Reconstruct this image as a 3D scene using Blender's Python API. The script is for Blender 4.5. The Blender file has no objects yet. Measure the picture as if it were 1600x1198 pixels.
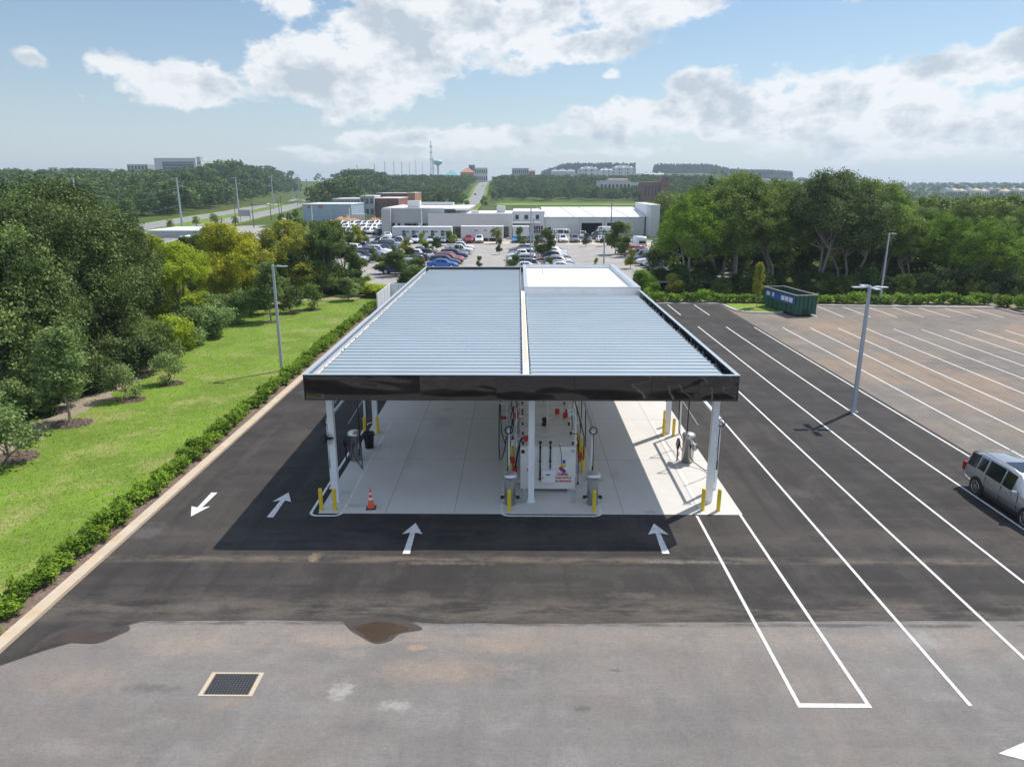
import bpy, bmesh, math, random
import numpy as np
from mathutils import Vector, Matrix, noise

# ------------------------------------------------------------------ camera, sun, sky
SC = bpy.context.scene
COL = SC.collection
CAMH = 13.7
F = 1109.0                                   # focal length in photo pixels (1600 wide)
PITCH = math.atan((599 - 290) / F)
YAW = math.atan(10 * math.cos(PITCH) / F)
cam_d = bpy.data.cameras.new("camera")
cam_d.sensor_width = 36.0
cam_d.sensor_fit = 'HORIZONTAL'
cam_d.lens = F / 1600 * 36.0
cam_d.clip_start = 0.5
cam_d.clip_end = 20000
cam = bpy.data.objects.new("camera", cam_d)
COL.objects.link(cam)
cam.location = (0, 0, CAMH)
cam.rotation_euler = (math.pi / 2 - PITCH, 0, YAW)
SC.camera = cam

SUN_TO = Vector((0.505, 0.45, 1.0)).normalized()
sun_el = math.asin(SUN_TO.z)
sun_az = math.atan2(SUN_TO.x, SUN_TO.y)
sd = bpy.data.lights.new("sun", 'SUN')
sd.energy = 4.5
sd.angle = math.radians(0.53)
sd.color = (1.0, 0.955, 0.89)
so = bpy.data.objects.new("sun", sd)
COL.objects.link(so)
so.rotation_euler = SUN_TO.to_track_quat('Z', 'Y').to_euler()
so.location = (40, 40, 90)

SC.view_settings.view_transform = 'Standard'
SC.view_settings.look = 'None'
SC.view_settings.exposure = 0.15
SC.view_settings.gamma = 1.0
SC.cycles.max_bounces = 8
SC.cycles.diffuse_bounces = 5
SC.cycles.glossy_bounces = 3
SC.cycles.transparent_max_bounces = 6
SC.cycles.volume_bounces = 0
SC.cycles.use_denoising = True
SC.cycles.denoiser = 'OPENIMAGEDENOISE'
SC.cycles.denoising_input_passes = 'RGB_ALBEDO_NORMAL'
SC.cycles.denoising_prefilter = 'ACCURATE'

_fw = Vector((-math.sin(YAW) * math.cos(PITCH), math.cos(YAW) * math.cos(PITCH), -math.sin(PITCH)))
_rt = Vector((math.cos(YAW), math.sin(YAW), 0))
_up = _rt.cross(_fw)
def ray(x, y):
    return _fw * F + _rt * (x - 800) - _up * (y - 599)
def at(x, y, z=0.0):
    r = ray(x, y); t = (z - CAMH) / r.z
    return Vector((r.x * t, r.y * t, z))
def atY(x, y, Y):
    r = ray(x, y); t = Y / r.y
    return Vector((r.x * t, Y, CAMH + r.z * t))
def xdir(px, Y):
    "X of column px at distance Y, taken near the horizon"
    r = ray(px, 300); return r.x / r.y * Y

def N(nt, t, **kw):
    n = nt.nodes.new(t)
    for k, v in kw.items():
        if k.startswith('_'): setattr(n, k[1:], v)
        else:
            k2 = k.replace('__', ' ')
            n.inputs[k2].default_value = v
    return n
def L(nt, a, b): nt.links.new(a, b)

def build_world():
    w = bpy.data.worlds.new("World"); SC.world = w; w.use_nodes = True
    nt = w.node_tree; nt.nodes.clear()
    out = nt.nodes.new('ShaderNodeOutputWorld')
    bg = nt.nodes.new('ShaderNodeBackground'); bg.inputs['Strength'].default_value = 0.1
    L(nt, bg.outputs[0], out.inputs[0])
    sky = nt.nodes.new('ShaderNodeTexSky'); sky.sky_type = 'NISHITA'
    sky.sun_disc = False; sky.sun_elevation = sun_el; sky.sun_rotation = sun_az
    sky.altitude = 30; sky.air_density = 1.15; sky.dust_density = 0.2; sky.ozone_density = 3.0
    tc = nt.nodes.new('ShaderNodeTexCoord')
    sep = nt.nodes.new('ShaderNodeSeparateXYZ'); L(nt, tc.outputs['Generated'], sep.inputs[0])
    def M(op, a, b=None, c=None, clamp=False):
        m = nt.nodes.new('ShaderNodeMath'); m.operation = op; m.use_clamp = clamp
        for i, v in enumerate((a, b, c)):
            if v is None: continue
            if isinstance(v, (int, float)): m.inputs[i].default_value = v
            else: L(nt, v, m.inputs[i])
        return m.outputs[0]
    az = M('ARCTAN2', sep.outputs[0], sep.outputs[1])
    el = M('ARCSINE', sep.outputs[2])
    comb = nt.nodes.new('ShaderNodeCombineXYZ'); L(nt, az, comb.inputs[0]); L(nt, el, comb.inputs[1])
    P = comb.outputs[0]
    def noise_at(vec, scale, detail, rough, off=(0, 0, 0), sc=(1, 1.5, 1)):
        mp = nt.nodes.new('ShaderNodeMapping'); mp.inputs['Location'].default_value = off; mp.inputs['Scale'].default_value = sc
        L(nt, vec, mp.inputs['Vector'])
        n = nt.nodes.new('ShaderNodeTexNoise'); n.inputs['Scale'].default_value = scale
        n.inputs['Detail'].default_value = detail; n.inputs['Roughness'].default_value = rough
        L(nt, mp.outputs[0], n.inputs['Vector'])
        return n.outputs['Fac']
    # cumulus placed by direction: px, py, half width px, half height px, weight
    blobs = [(262, 130, 98, 34, 1.15), (178, 105, 44, 22, .95), (315, 132, 44, 34, 1.0), (220, 118, 60, 26, .95),
             (560, 118, 150, 62, 1.15), (640, 60, 150, 60, 1.1), (760, 40, 170, 55, 1.1), (900, 72, 110, 34, 1.0),
             (1010, 14, 150, 30, .95), (840, 92, 60, 26, .8), (460, 8, 70, 22, .8), (600, 150, 90, 30, .9), (700, -30, 420, 40, 1.0),
             (524, 190, 34, 22, .6), (957, 117, 26, 16, .80), (47, 87, 24, 14, .58), (403, 77, 16, 11, .5), (1400, -6, 110, 10, .5),
             (440, 232, 70, 12, .7), (545, 216, 48, 16, .85), (640, 218, 70, 16, .75), (770, 215, 130, 22, .9), (870, 205, 60, 14, .8),
             (1000, 180, 120, 34, 1.0), (1085, 145, 54, 40, .95), (1130, 175, 120, 38, 1.05), (1215, 140, 34, 46, .95),
             (1300, 160, 120, 46, 1.1), (1385, 128, 60, 32, .9), (1430, 165, 90, 44, 1.05), (1545, 105, 80, 34, 1.05), (1600, 78, 60, 28, 1.0),
             (1580, 170, 80, 40, .95), (1240, 205, 380, 34, .75), (900, 238, 260, 16, .62), (1400, 228, 320, 30, .72), (620, 245, 240, 14, .5)]
    acc = None
    for (px, py, rx, ry, wt) in blobs:
        d = ray(px, py).normalized()
        a0 = math.atan2(d.x, d.y); e0 = math.asin(d.z)
        k = 1.0 / (F * 1.03)
        mp = nt.nodes.new('ShaderNodeMapping'); mp.vector_type = 'POINT'
        sx, sy = 1 / (rx * k), 1 / (ry * k)
        mp.inputs['Scale'].default_value = (sx, sy, 1); mp.inputs['Location'].default_value = (-a0 * sx, -e0 * sy, 0)
        L(nt, P, mp.inputs['Vector'])
        ln = nt.nodes.new('ShaderNodeVectorMath'); ln.operation = 'LENGTH'; L(nt, mp.outputs[0], ln.inputs[0])
        v = M('SUBTRACT', wt, M('MULTIPLY', ln.outputs['Value'], 0.66 * wt))
        acc = v if acc is None else M('SMOOTH_MAX', acc, v, 0.25)
    acc = M('MAXIMUM', acc, -0.6)
    n1 = noise_at(P, 8.5, 11, 0.62)
    n1b = noise_at(P, 26.0, 5, 0.55, (3, 1, 0))
    # unseen cumulus added overhead and behind the camera to brighten the shade
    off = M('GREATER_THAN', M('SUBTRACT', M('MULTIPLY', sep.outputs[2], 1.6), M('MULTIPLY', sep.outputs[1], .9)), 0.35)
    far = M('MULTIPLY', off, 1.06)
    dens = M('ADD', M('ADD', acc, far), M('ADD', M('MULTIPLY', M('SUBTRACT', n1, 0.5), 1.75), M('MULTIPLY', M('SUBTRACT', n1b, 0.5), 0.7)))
    mask = M('MULTIPLY', M('MAXIMUM', M('SUBTRACT', dens, 0.36), 0.0), 1 / 0.2, clamp=True)
    mask = M('SMOOTH_MIN', mask, 1.0, 0.3)
    # thin veil that thickens toward the horizon
    veil = M('MULTIPLY', M('POWER', M('SUBTRACT', 1.0, M('MAXIMUM', el, 0.0), clamp=True), 10.0), 0.55)
    n1s = noise_at(P, 8.5, 8, 0.60, (-0.02, -0.035 * 1.5, 0))
    sh = M('ADD', 0.74, M('MULTIPLY', M('SUBTRACT', n1s, n1), 3.6))
    core = M('MULTIPLY', M('MAXIMUM', M('SUBTRACT', dens, 0.55), 0.0), 0.75)
    n3 = noise_at(P, 4.2, 4, 0.5, (9, 4, 0))
    sh = M('SUBTRACT', sh, M('MULTIPLY', core, M('MULTIPLY', n3, 2.0)), clamp=True)
    ramp = nt.nodes.new('ShaderNodeValToRGB')
    ramp.color_ramp.elements[0].position = 0.0; ramp.color_ramp.elements[0].color = (5.1, 5.7, 6.3, 1)
    ramp.color_ramp.elements[1].position = 0.75; ramp.color_ramp.elements[1].color = (9.0, 9.05, 9.1, 1)
    L(nt, sh, ramp.inputs[0])
    mixv = nt.nodes.new('ShaderNodeMix'); mixv.data_type = 'RGBA'
    L(nt, veil, mixv.inputs['Factor']); L(nt, sky.outputs[0], mixv.inputs[6]); mixv.inputs[7].default_value = (5.6, 6.4, 7.9, 1)
    mix = nt.nodes.new('ShaderNodeMix'); mix.data_type = 'RGBA'
    L(nt, M('MULTIPLY', mask, 0.94), mix.inputs['Factor']); L(nt, mixv.outputs[2], mix.inputs[6]); L(nt, ramp.outputs[0], mix.inputs[7])
    br = nt.nodes.new('ShaderNodeMix'); br.data_type = 'RGBA'; br.blend_type = 'MULTIPLY'; br.inputs['Factor'].default_value = 1.0
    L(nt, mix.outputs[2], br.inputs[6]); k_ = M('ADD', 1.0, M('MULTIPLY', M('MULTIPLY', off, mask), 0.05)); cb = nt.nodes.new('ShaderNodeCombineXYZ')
    for i_, tk in enumerate((.88, 1.0, 1.16)): L(nt, M('MULTIPLY', k_, M('ADD', 1.0, M('MULTIPLY', off, tk - 1.0))), cb.inputs[i_])  # unseen part of the sky is tinted blue to cool the shade
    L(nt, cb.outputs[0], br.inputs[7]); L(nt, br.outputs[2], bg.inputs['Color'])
    w.cycles.sampling_method = 'MANUAL'; w.cycles.sample_map_resolution = 512
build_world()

# ------------------------------------------------------------------ helpers
def tag(o, label=None, cat=None, group=None, kind=None):
    if label: o['label'] = label
    if cat: o['category'] = cat
    if group: o['group'] = group
    if kind: o['kind'] = kind
    return o
def thing(name, label, cat, loc=(0, 0, 0), rz=0.0, group=None):
    o = bpy.data.objects.new(name, None); COL.objects.link(o)
    o.empty_display_size = 0.3
    o.location = loc; o.rotation_euler = (0, 0, rz)
    return tag(o, label, cat, group)
def dup(root, loc=None, rz=None, scale=None, label=None, parent=None, mats=None):
    c = root.copy(); COL.objects.link(c)
    if parent is not None: c.parent = parent
    if loc is not None: c.location = loc
    if rz is not None: c.rotation_euler = (0, 0, rz)
    if scale is not None: c.scale = scale if hasattr(scale, '__len__') else (scale,) * 3
    if label: c['label'] = label
    if mats: setmats(c, mats)
    for ch in root.children: dup(ch, parent=c, mats=mats)
    return c
def setmats(o, mats):
    "per-object materials on a shared mesh: mats maps an old material to a new one"
    if o.type != 'MESH': return
    for i, m in enumerate(o.data.materials):
        if m in mats:
            o.material_slots[i].link = 'OBJECT'; o.material_slots[i].material = mats[m]
def recolor(root, mats):
    setmats(root, mats)
    for c in root.children: recolor(c, mats)

_ones = ['', 'first', 'second', 'third', 'fourth', 'fifth', 'sixth', 'seventh', 'eighth', 'ninth', 'tenth', 'eleventh', 'twelfth',
         'thirteenth', 'fourteenth', 'fifteenth', 'sixteenth', 'seventeenth', 'eighteenth', 'nineteenth']
def ordinal(n):
    if n < 20: return _ones[n]
    tens = ['', '', 'twenty', 'thirty', 'forty', 'fifty', 'sixty', 'seventy', 'eighty', 'ninety'][n // 10]
    if n % 10 == 0: return tens[:-1] + 'ieth'
    return tens + ' ' + _ones[n % 10]

class MB:
    def __init__(self): self.v = []; self.f = []; self.m = []; self.s = []
    def add(self, vs, fs, mi=0, smooth=False):
        b = len(self.v); self.v.extend([tuple(p) for p in vs])
        for f in fs:
            self.f.append(tuple(b + i for i in f)); self.m.append(mi); self.s.append(smooth)
        return self
    def box(self, c, s, mi=0, rz=0.0, rx=0.0, ry=0.0):
        hx, hy, hz = s[0] / 2, s[1] / 2, s[2] / 2
        R = Matrix.Rotation(rz, 3, 'Z') @ Matrix.Rotation(ry, 3, 'Y') @ Matrix.Rotation(rx, 3, 'X')
        vs = [R @ Vector((x, y, z)) + Vector(c) for x in (-hx, hx) for y in (-hy, hy) for z in (-hz, hz)]
        return self.add(vs, [(0, 1, 3, 2), (4, 6, 7, 5), (0, 4, 5, 1), (2, 3, 7, 6), (0, 2, 6, 4), (1, 5, 7, 3)], mi)
    def b2(self, x0, x1, y0, y1, z0, z1, mi=0):
        return self.box(((x0 + x1) / 2, (y0 + y1) / 2, (z0 + z1) / 2), (x1 - x0, y1 - y0, z1 - z0), mi)
    def cyl(self, p0, p1, r0, r1=None, n=12, mi=0, caps=True, smooth=True):
        r1 = r0 if r1 is None else r1
        p0, p1 = Vector(p0), Vector(p1); d = (p1 - p0).normalized()
        a = d.orthogonal().normalized(); b = d.cross(a)
        vs = []
        for p, r in ((p0, r0), (p1, r1)):
            for i in range(n):
                t = 2 * math.pi * i / n; vs.append(p + (a * math.cos(t) + b * math.sin(t)) * r)
        self.add(vs, [(i, (i + 1) % n, n + (i + 1) % n, n + i) for i in range(n)], mi, smooth)
        if caps: self.add(vs, [tuple(reversed(range(n))), tuple(range(n, 2 * n))], mi, False)
        return self
    def tube(self, pts, r, n=8, mi=0, caps=True):
        pts = [Vector(p) for p in pts]; rr = r if hasattr(r, '__len__') else [r] * len(pts)
        d = (pts[1] - pts[0]).normalized(); a = d.orthogonal().normalized(); vs = []
        for k, p in enumerate(pts):
            if k == 0: d = pts[1] - pts[0]
            elif k == len(pts) - 1: d = pts[-1] - pts[-2]
            else: d = pts[k + 1] - pts[k - 1]
            d = d.normalized() if d.length > 1e-9 else Vector((0, 0, 1))
            a = (a - d * a.dot(d)); a = a.normalized() if a.length > 1e-6 else d.orthogonal().normalized()
            b = d.cross(a)
            for i in range(n):
                t = 2 * math.pi * i / n; vs.append(p + (a * math.cos(t) + b * math.sin(t)) * rr[k])
        fs = [(k * n + i, k * n + (i + 1) % n, (k + 1) * n + (i + 1) % n, (k + 1) * n + i) for k in range(len(pts) - 1) for i in range(n)]
        self.add(vs, fs, mi, True)
        if caps: self.add(vs, [tuple(reversed(range(n))), tuple(range(len(vs) - n, len(vs)))], mi)
        return self
    def lathe(self, prof, c=(0, 0, 0), n=20, mi=0, smooth=True):
        vs = []; c = Vector(c)
        for r, z in prof:
            for i in range(n):
                t = 2 * math.pi * i / n; vs.append(c + Vector((r * math.cos(t), r * math.sin(t), z)))
        fs = [(k * n + i, k * n + (i + 1) % n, (k + 1) * n + (i + 1) % n, (k + 1) * n + i) for k in range(len(prof) - 1) for i in range(n)]
        return self.add(vs, fs, mi, smooth)
    def prism(self, poly, z0, z1, mi=0, top=True):
        n = len(poly); vs = [(x, y, z0) for x, y in poly] + [(x, y, z1) for x, y in poly]
        self.add(vs, [(i, (i + 1) % n, n + (i + 1) % n, n + i) for i in range(n)], mi)
        self.add(vs, [tuple(range(n, 2 * n)), tuple(reversed(range(n)))], mi)
        return self
    def sheet(self, poly, z, mi=0):
        return self.add([(x, y, z) for x, y in poly], [tuple(range(len(poly)))], mi)
    def build(self, name, mats, parent=None, loc=None):
        me = bpy.data.meshes.new(name); me.from_pydata(self.v, [], self.f); me.update()
        for m in (mats if isinstance(mats, (list, tuple)) else [mats]): me.materials.append(m)
        me.polygons.foreach_set('material_index', self.m); me.polygons.foreach_set('use_smooth', self.s)
        o = bpy.data.objects.new(name, me); COL.objects.link(o)
        if parent: o.parent = parent
        if loc: o.location = loc
        return o
def bevel(o, w=0.01, seg=2):
    m = o.modifiers.new('bevel', 'BEVEL'); m.width = w; m.segments = seg; m.limit_method = 'ANGLE'
    return o

# ------------------------------------------------------------------ materials
def mat(name, col, rough=0.6, metal=0.0, var=0.12, vscale=2.0, bump=0.0, bscale=40.0, spec=0.5, ior=None, coat=0.0, dirt=None):
    m = bpy.data.materials.new(name); m.use_nodes = True; nt = m.node_tree
    b = nt.nodes['Principled BSDF']
    b.inputs['Roughness'].default_value = rough; b.inputs['Metallic'].default_value = metal
    b.inputs['Specular IOR Level'].default_value = spec
    if ior: b.inputs['IOR'].default_value = ior
    if coat: b.inputs['Coat Weight'].default_value = coat; b.inputs['Coat Roughness'].default_value = 0.05
    tc = nt.nodes.new('ShaderNodeTexCoord')
    if var > 0:
        n = N(nt, 'ShaderNodeTexNoise', Scale=vscale, Detail=6.0, Roughness=0.6); L(nt, tc.outputs['Object'], n.inputs['Vector'])
        mx = nt.nodes.new('ShaderNodeMix'); mx.data_type = 'RGBA'
        mx.inputs[6].default_value = tuple(c * (1 - var) for c in col) + (1,)
        mx.inputs[7].default_value = tuple(min(1, c * (1 + var)) for c in col) + (1,)
        L(nt, n.outputs['Fac'], mx.inputs['Factor']); last = mx.outputs[2]
        if dirt:
            n2 = N(nt, 'ShaderNodeTexNoise', Scale=vscale * 0.7 + .3, Detail=8.0, Roughness=0.7); L(nt, tc.outputs['Object'], n2.inputs['Vector'])
            rp = nt.nodes.new('ShaderNodeValToRGB'); rp.color_ramp.elements[0].position = 0.5; rp.color_ramp.elements[1].position = 0.75
            L(nt, n2.outputs['Fac'], rp.inputs[0])
            m2 = nt.nodes.new('ShaderNodeMix'); m2.data_type = 'RGBA'; L(nt, rp.outputs[0], m2.inputs['Factor'])
            L(nt, last, m2.inputs[6]); m2.inputs[7].default_value = tuple(dirt) + (1,); last = m2.outputs[2]
        L(nt, last, b.inputs['Base Color'])
    else: b.inputs['Base Color'].default_value = tuple(col) + (1,)
    if bump > 0:
        n3 = N(nt, 'ShaderNodeTexNoise', Scale=bscale, Detail=4.0); L(nt, tc.outputs['Object'], n3.inputs['Vector'])
        bp = N(nt, 'ShaderNodeBump', Strength=bump, Distance=0.02); L(nt, n3.outputs['Fac'], bp.inputs['Height']); L(nt, bp.outputs[0], b.inputs['Normal'])
    return m

def ground_mat(name, base, dark, light, tan, tan_amt=0.5, fine=0.18, streak=0.35, big=0.12, bands=(), specks=0.55, grain=.22, spots=()):
    "weathered asphalt or concrete: broad tone patches, tyre streaks both ways, stains, fine stone grain"
    m = bpy.data.materials.new(name); m.use_nodes = True; nt = m.node_tree; b = nt.nodes['Principled BSDF']
    b.inputs['Roughness'].default_value = 0.85; b.inputs['Specular IOR Level'].default_value = 0.3
    tc = nt.nodes.new('ShaderNodeTexCoord'); V = tc.outputs['Object']
    def ns(scale, det=6, rough=0.6, sc=(1, 1, 1), off=(0, 0, 0), dist=0.0):
        mp = nt.nodes.new('ShaderNodeMapping'); mp.inputs['Scale'].default_value = sc; mp.inputs['Location'].default_value = off; L(nt, V, mp.inputs[0])
        n = N(nt, 'ShaderNodeTexNoise', Scale=scale, Detail=float(det), Roughness=rough, Distortion=dist); L(nt, mp.outputs[0], n.inputs['Vector']); return n.outputs['Fac']
    def ramp(f, a, c):
        r = nt.nodes.new('ShaderNodeMapRange'); r.inputs[1].default_value = a; r.inputs[2].default_value = c; L(nt, f, r.inputs[0]); return r.outputs[0]
    def mix(f, a, c, k=1.0):
        x = nt.nodes.new('ShaderNodeMix'); x.data_type = 'RGBA'
        if k != 1.0:
            mm = nt.nodes.new('ShaderNodeMath'); mm.operation = 'MULTIPLY'; mm.inputs[1].default_value = k; L(nt, f, mm.inputs[0]); f = mm.outputs[0]
        L(nt, f, x.inputs['Factor'])
        for s, q in ((6, a), (7, c)):
            if isinstance(q, tuple): x.inputs[s].default_value = q + (1,)
            else: L(nt, q, x.inputs[s])
        return x.outputs[2]
    c = mix(ramp(ns(big, 7, 0.62), 0.40, 0.60), dark, base)
    c = mix(ramp(ns(0.5, 8, 0.68, off=(5, 2, 0), dist=0.6), 0.49, 0.66), c, light, 0.75)
    c = mix(ramp(ns(0.09, 6, 0.6, off=(31, 7, 0)), 0.47, 0.60), c, tan, tan_amt)
    c = mix(ramp(ns(0.7, 7, 0.7, sc=(0.13, 1.6, 1), off=(1, 9, 0)), 0.50, 0.64), c, light, streak)
    c = mix(ramp(ns(0.7, 6, 0.65, sc=(1.5, 0.10, 1), off=(4, 3, 0)), 0.50, 0.64), c, dark, streak * 1.3)
    c = mix(ramp(ns(1.9, 7, 0.75, off=(8, 8, 0)), 0.60, 0.70), c, dark, 0.6)
    c = mix(ramp(ns(3.1, 9, 0.8, off=(2, 18, 0)), 0.62, 0.69), c, light, 0.7)
    sp = nt.nodes.new('ShaderNodeSeparateXYZ'); L(nt, V, sp.inputs[0])
    for (y0, hw, col, kk, sc_) in bands:
        def mm_(op, a, b_=None, cl=False):
            q = nt.nodes.new('ShaderNodeMath'); q.operation = op; q.use_clamp = cl
            for i_, v_ in enumerate((a, b_)):
                if v_ is None: continue
                if isinstance(v_, (int, float)): q.inputs[i_].default_value = v_
                else: L(nt, v_, q.inputs[i_])
            return q.outputs[0]
        f_ = mm_('SUBTRACT', 1.0, mm_('DIVIDE', mm_('ABSOLUTE', mm_('SUBTRACT', sp.outputs[1], y0)), hw), True)
        f_ = mm_('MULTIPLY', f_, mm_('MULTIPLY', ramp(ns(sc_, 8, 0.72, sc=(.35, 1.3, 1), off=(y0, 2, 0)), 0.42, 0.62), 2.0), True)
        c = mix(f_, c, col, kk)
    for (px, py, rx, ry, col, kk, sc_) in spots:
        p0 = at(px, py); mp = nt.nodes.new('ShaderNodeMapping'); mp.inputs['Scale'].default_value = (1 / rx, 1 / ry, 0); mp.inputs['Location'].default_value = (-p0.x / rx, -p0.y / ry, 0); L(nt, V, mp.inputs[0])
        ln = nt.nodes.new('ShaderNodeVectorMath'); ln.operation = 'LENGTH'; L(nt, mp.outputs[0], ln.inputs[0])
        q1 = nt.nodes.new('ShaderNodeMath'); q1.operation = 'SUBTRACT'; q1.inputs[0].default_value = 1.0; L(nt, ln.outputs['Value'], q1.inputs[1])
        q2 = nt.nodes.new('ShaderNodeMath'); q2.operation = 'MULTIPLY_ADD'; q2.inputs[1].default_value = 3.2; L(nt, ns(sc_, 9, .75, off=(px * .1, py * .1, 0)), q2.inputs[0]); q2.inputs[2].default_value = -1.6
        q3 = nt.nodes.new('ShaderNodeMath'); q3.operation = 'ADD'; L(nt, q1.outputs[0], q3.inputs[0]); L(nt, q2.outputs[0], q3.inputs[1])
        c = mix(ramp(q3.outputs[0], .15, .75), c, col, kk)
    def tint_by(c_, f_, lo, hi):
        r = nt.nodes.new('ShaderNodeMapRange'); r.inputs[1].default_value = .3; r.inputs[2].default_value = .7; r.inputs[3].default_value = lo; r.inputs[4].default_value = hi; L(nt, f_, r.inputs[0])
        q = nt.nodes.new('ShaderNodeVectorMath'); q.operation = 'SCALE'; L(nt, c_, q.inputs[0]); L(nt, r.outputs[0], q.inputs['Scale']); return q.outputs[0]
    c = tint_by(c, ns(5, 9, 0.75, sc=(1, 2.2, 1), off=(7, 7, 0)), 1 - grain, 1 + grain)
    c = tint_by(c, ns(13, 6, 0.8, off=(17, 7, 0)), 1 - grain, 1 + grain)
    c = tint_by(c, ns(0.33, 8, 0.7, off=(3, 13, 0), dist=1.2), 1 - grain * .8, 1 + grain * .8)
    c = mix(ramp(ns(16, 5, 0.8), 0.35, 0.65), mix(ramp(ns(42, 3, 0.7), .3, .7), c, tuple(v * .72 for v in dark), fine * 1.6), light, fine * 1.3)
    vo = nt.nodes.new('ShaderNodeTexVoronoi'); vo.inputs['Scale'].default_value = 2.2; L(nt, V, vo.inputs['Vector'])
    c = mix(ramp(vo.outputs['Distance'], 0.035, 0.02), c, tuple(min(1, v * 1.7) for v in light), specks)
    L(nt, c, b.inputs['Base Color'])
    bp = N(nt, 'ShaderNodeBump', Strength=0.35, Distance=0.01); L(nt, ns(70, 3, 0.7), bp.inputs['Height']); L(nt, bp.outputs[0], b.inputs['Normal'])
    return m

def leaf_mat(name, dark, light, trans=0.22, rough=0.55, hue=0.25):
    m = bpy.data.materials.new(name); m.use_nodes = True; nt = m.node_tree; b = nt.nodes['Principled BSDF']; out = nt.nodes['Material Output']
    b.inputs['Roughness'].default_value = 0.7; b.inputs['Specular IOR Level'].default_value = 0.18
    at_ = nt.nodes.new('ShaderNodeAttribute'); at_.attribute_name = 'tint'
    oi = nt.nodes.new('ShaderNodeObjectInfo')
    mx = nt.nodes.new('ShaderNodeMix'); mx.data_type = 'RGBA'; L(nt, at_.outputs['Fac'], mx.inputs['Factor'])
    mx.inputs[6].default_value = tuple(dark) + (1,); mx.inputs[7].default_value = tuple(light) + (1,)
    hs = nt.nodes.new('ShaderNodeHueSaturation'); L(nt, mx.outputs[2], hs.inputs['Color'])
    mr = nt.nodes.new('ShaderNodeMapRange'); mr.inputs[3].default_value = 1 - hue; mr.inputs[4].default_value = 1 + hue; L(nt, oi.outputs['Random'], mr.inputs[0]); L(nt, mr.outputs[0], hs.inputs['Value'])
    L(nt, hs.outputs[0], b.inputs['Base Color'])
    tr = nt.nodes.new('ShaderNodeBsdfTranslucent'); L(nt, hs.outputs[0], tr.inputs[0])
    ms = nt.nodes.new('ShaderNodeMixShader'); ms.inputs[0].default_value = trans
    L(nt, b.outputs[0], ms.inputs[1]); L(nt, tr.outputs[0], ms.inputs[2]); L(nt, ms.outputs[0], out.inputs[0])
    return m

M = {}
M['asph_new'] = ground_mat('new_asphalt', (0.037, 0.032, 0.030), (0.022, 0.0195, 0.0185), (0.076, 0.066, 0.060), (0.095, 0.080, 0.068), 0.35, 0.22, 0.50, bands=((24.2, .35, (.17, .135, .10), .8, 1.6), (20.9, 1.1, (.15, .125, .10), .7, .9), (26.0, 1.3, (.12, .10, .08), .4, .6), (22.3, .15, (.03, .027, .025), .8, 1.1)), spots=((490, 872, .35, .5, (.30, .22, .14), .8, 2.5), (700, 880, 2.5, .18, (.16, .14, .12), .7, 2.5), (1080, 878, 2.8, .16, (.20, .19, .17), .8, 2.5), (300, 950, 1.6, .5, (.14, .12, .10), .6, 2), (560, 940, 2.0, .35, (.13, .115, .10), .6, 2), (1000, 930, 1.5, .3, (.13, .115, .10), .6, 2), (230, 830, 1.2, .9, (.14, .135, .13), .6, 1.2), (1250, 770, 1.0, 1.0, (.10, .09, .085), .6, 2), (1330, 705, .6, .2, (.02, .02, .02), .7, 4), (1170, 700, .5, 3.0, (.10, .09, .085), .6, 2), (1450, 800, .7, 3.5, (.025, .022, .02), .6, 1), (1280, 680, .6, 4.5, (.027, .024, .022), .6, 1), (1100, 560, .5, 9, (.027, .024, .022), .5, .8), (400, 700, .4, 6, (.10, .085, .075), .5, 1.2), (880, 905, 3, .4, (.028, .025, .023), .6, 1)))
M['asph_old'] = ground_mat('old_asphalt', (0.195, 0.179, 0.168), (0.150, 0.140, 0.133), (0.25, 0.233, 0.218), (0.255, 0.20, 0.155), 0.6, 0.25, 0.45, bands=((19.3, 1.1, (.29, .235, .19), .7, .6), (17.6, 1.2, (.25, .21, .18), .4, .5), (20.1, .15, (.06, .05, .045), .9, 2.0)), spots=((535, 1080, .5, .5, (.42, .40, .37), .8, 2.5), (620, 1102, .6, .3, (.38, .36, .33), .7, 2.5), (907, 1106, .30, .22, (.06, .055, .05), .9, 4), (962, 1047, .25, .08, (.07, .06, .05), .8, 5), (235, 1074, 1.3, .25, (.09, .085, .08), .7, 3), (300, 1010, 2.4, .7, (.30, .24, .19), .7, 1), (120, 1060, 2.2, .8, (.30, .235, .18), .6, 1), (690, 1050, 2.6, .9, (.30, .22, .16), .7, 1.2), (650, 1012, .5, .18, (.42, .25, .15), .8, 3), (790, 1010, 1.6, .5, (.31, .23, .17), .7, 1.4), (520, 1000, 2.5, .45, (.33, .25, .19), .8, 1.3), (1000, 1000, 2.5, .6, (.28, .23, .19), .6, 1), (560, 1135, 1.2, .4, (.13, .125, .12), .6, 2), (360, 1098, .9, .2, (.28, .20, .14), .7, 2), (1010, 1150, 2.0, .4, (.15, .145, .14), .5, 1.5), (1440, 1000, 1.2, .7, (.34, .33, .32), .6, 3), (110, 1170, 2.2, .4, (.28, .25, .22), .5, 1.2)))
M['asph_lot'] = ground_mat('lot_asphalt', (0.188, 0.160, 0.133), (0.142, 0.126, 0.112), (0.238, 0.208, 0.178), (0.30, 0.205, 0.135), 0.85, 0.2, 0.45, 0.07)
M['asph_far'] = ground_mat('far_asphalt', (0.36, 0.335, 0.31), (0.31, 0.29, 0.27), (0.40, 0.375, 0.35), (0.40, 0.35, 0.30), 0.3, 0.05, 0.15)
M['road'] = ground_mat('highway_asphalt', (0.27, 0.26, 0.255), (0.24, 0.235, 0.23), (0.31, 0.30, 0.29), (0.29, 0.27, 0.25), 0.3, 0.03, 0.15)
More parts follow.
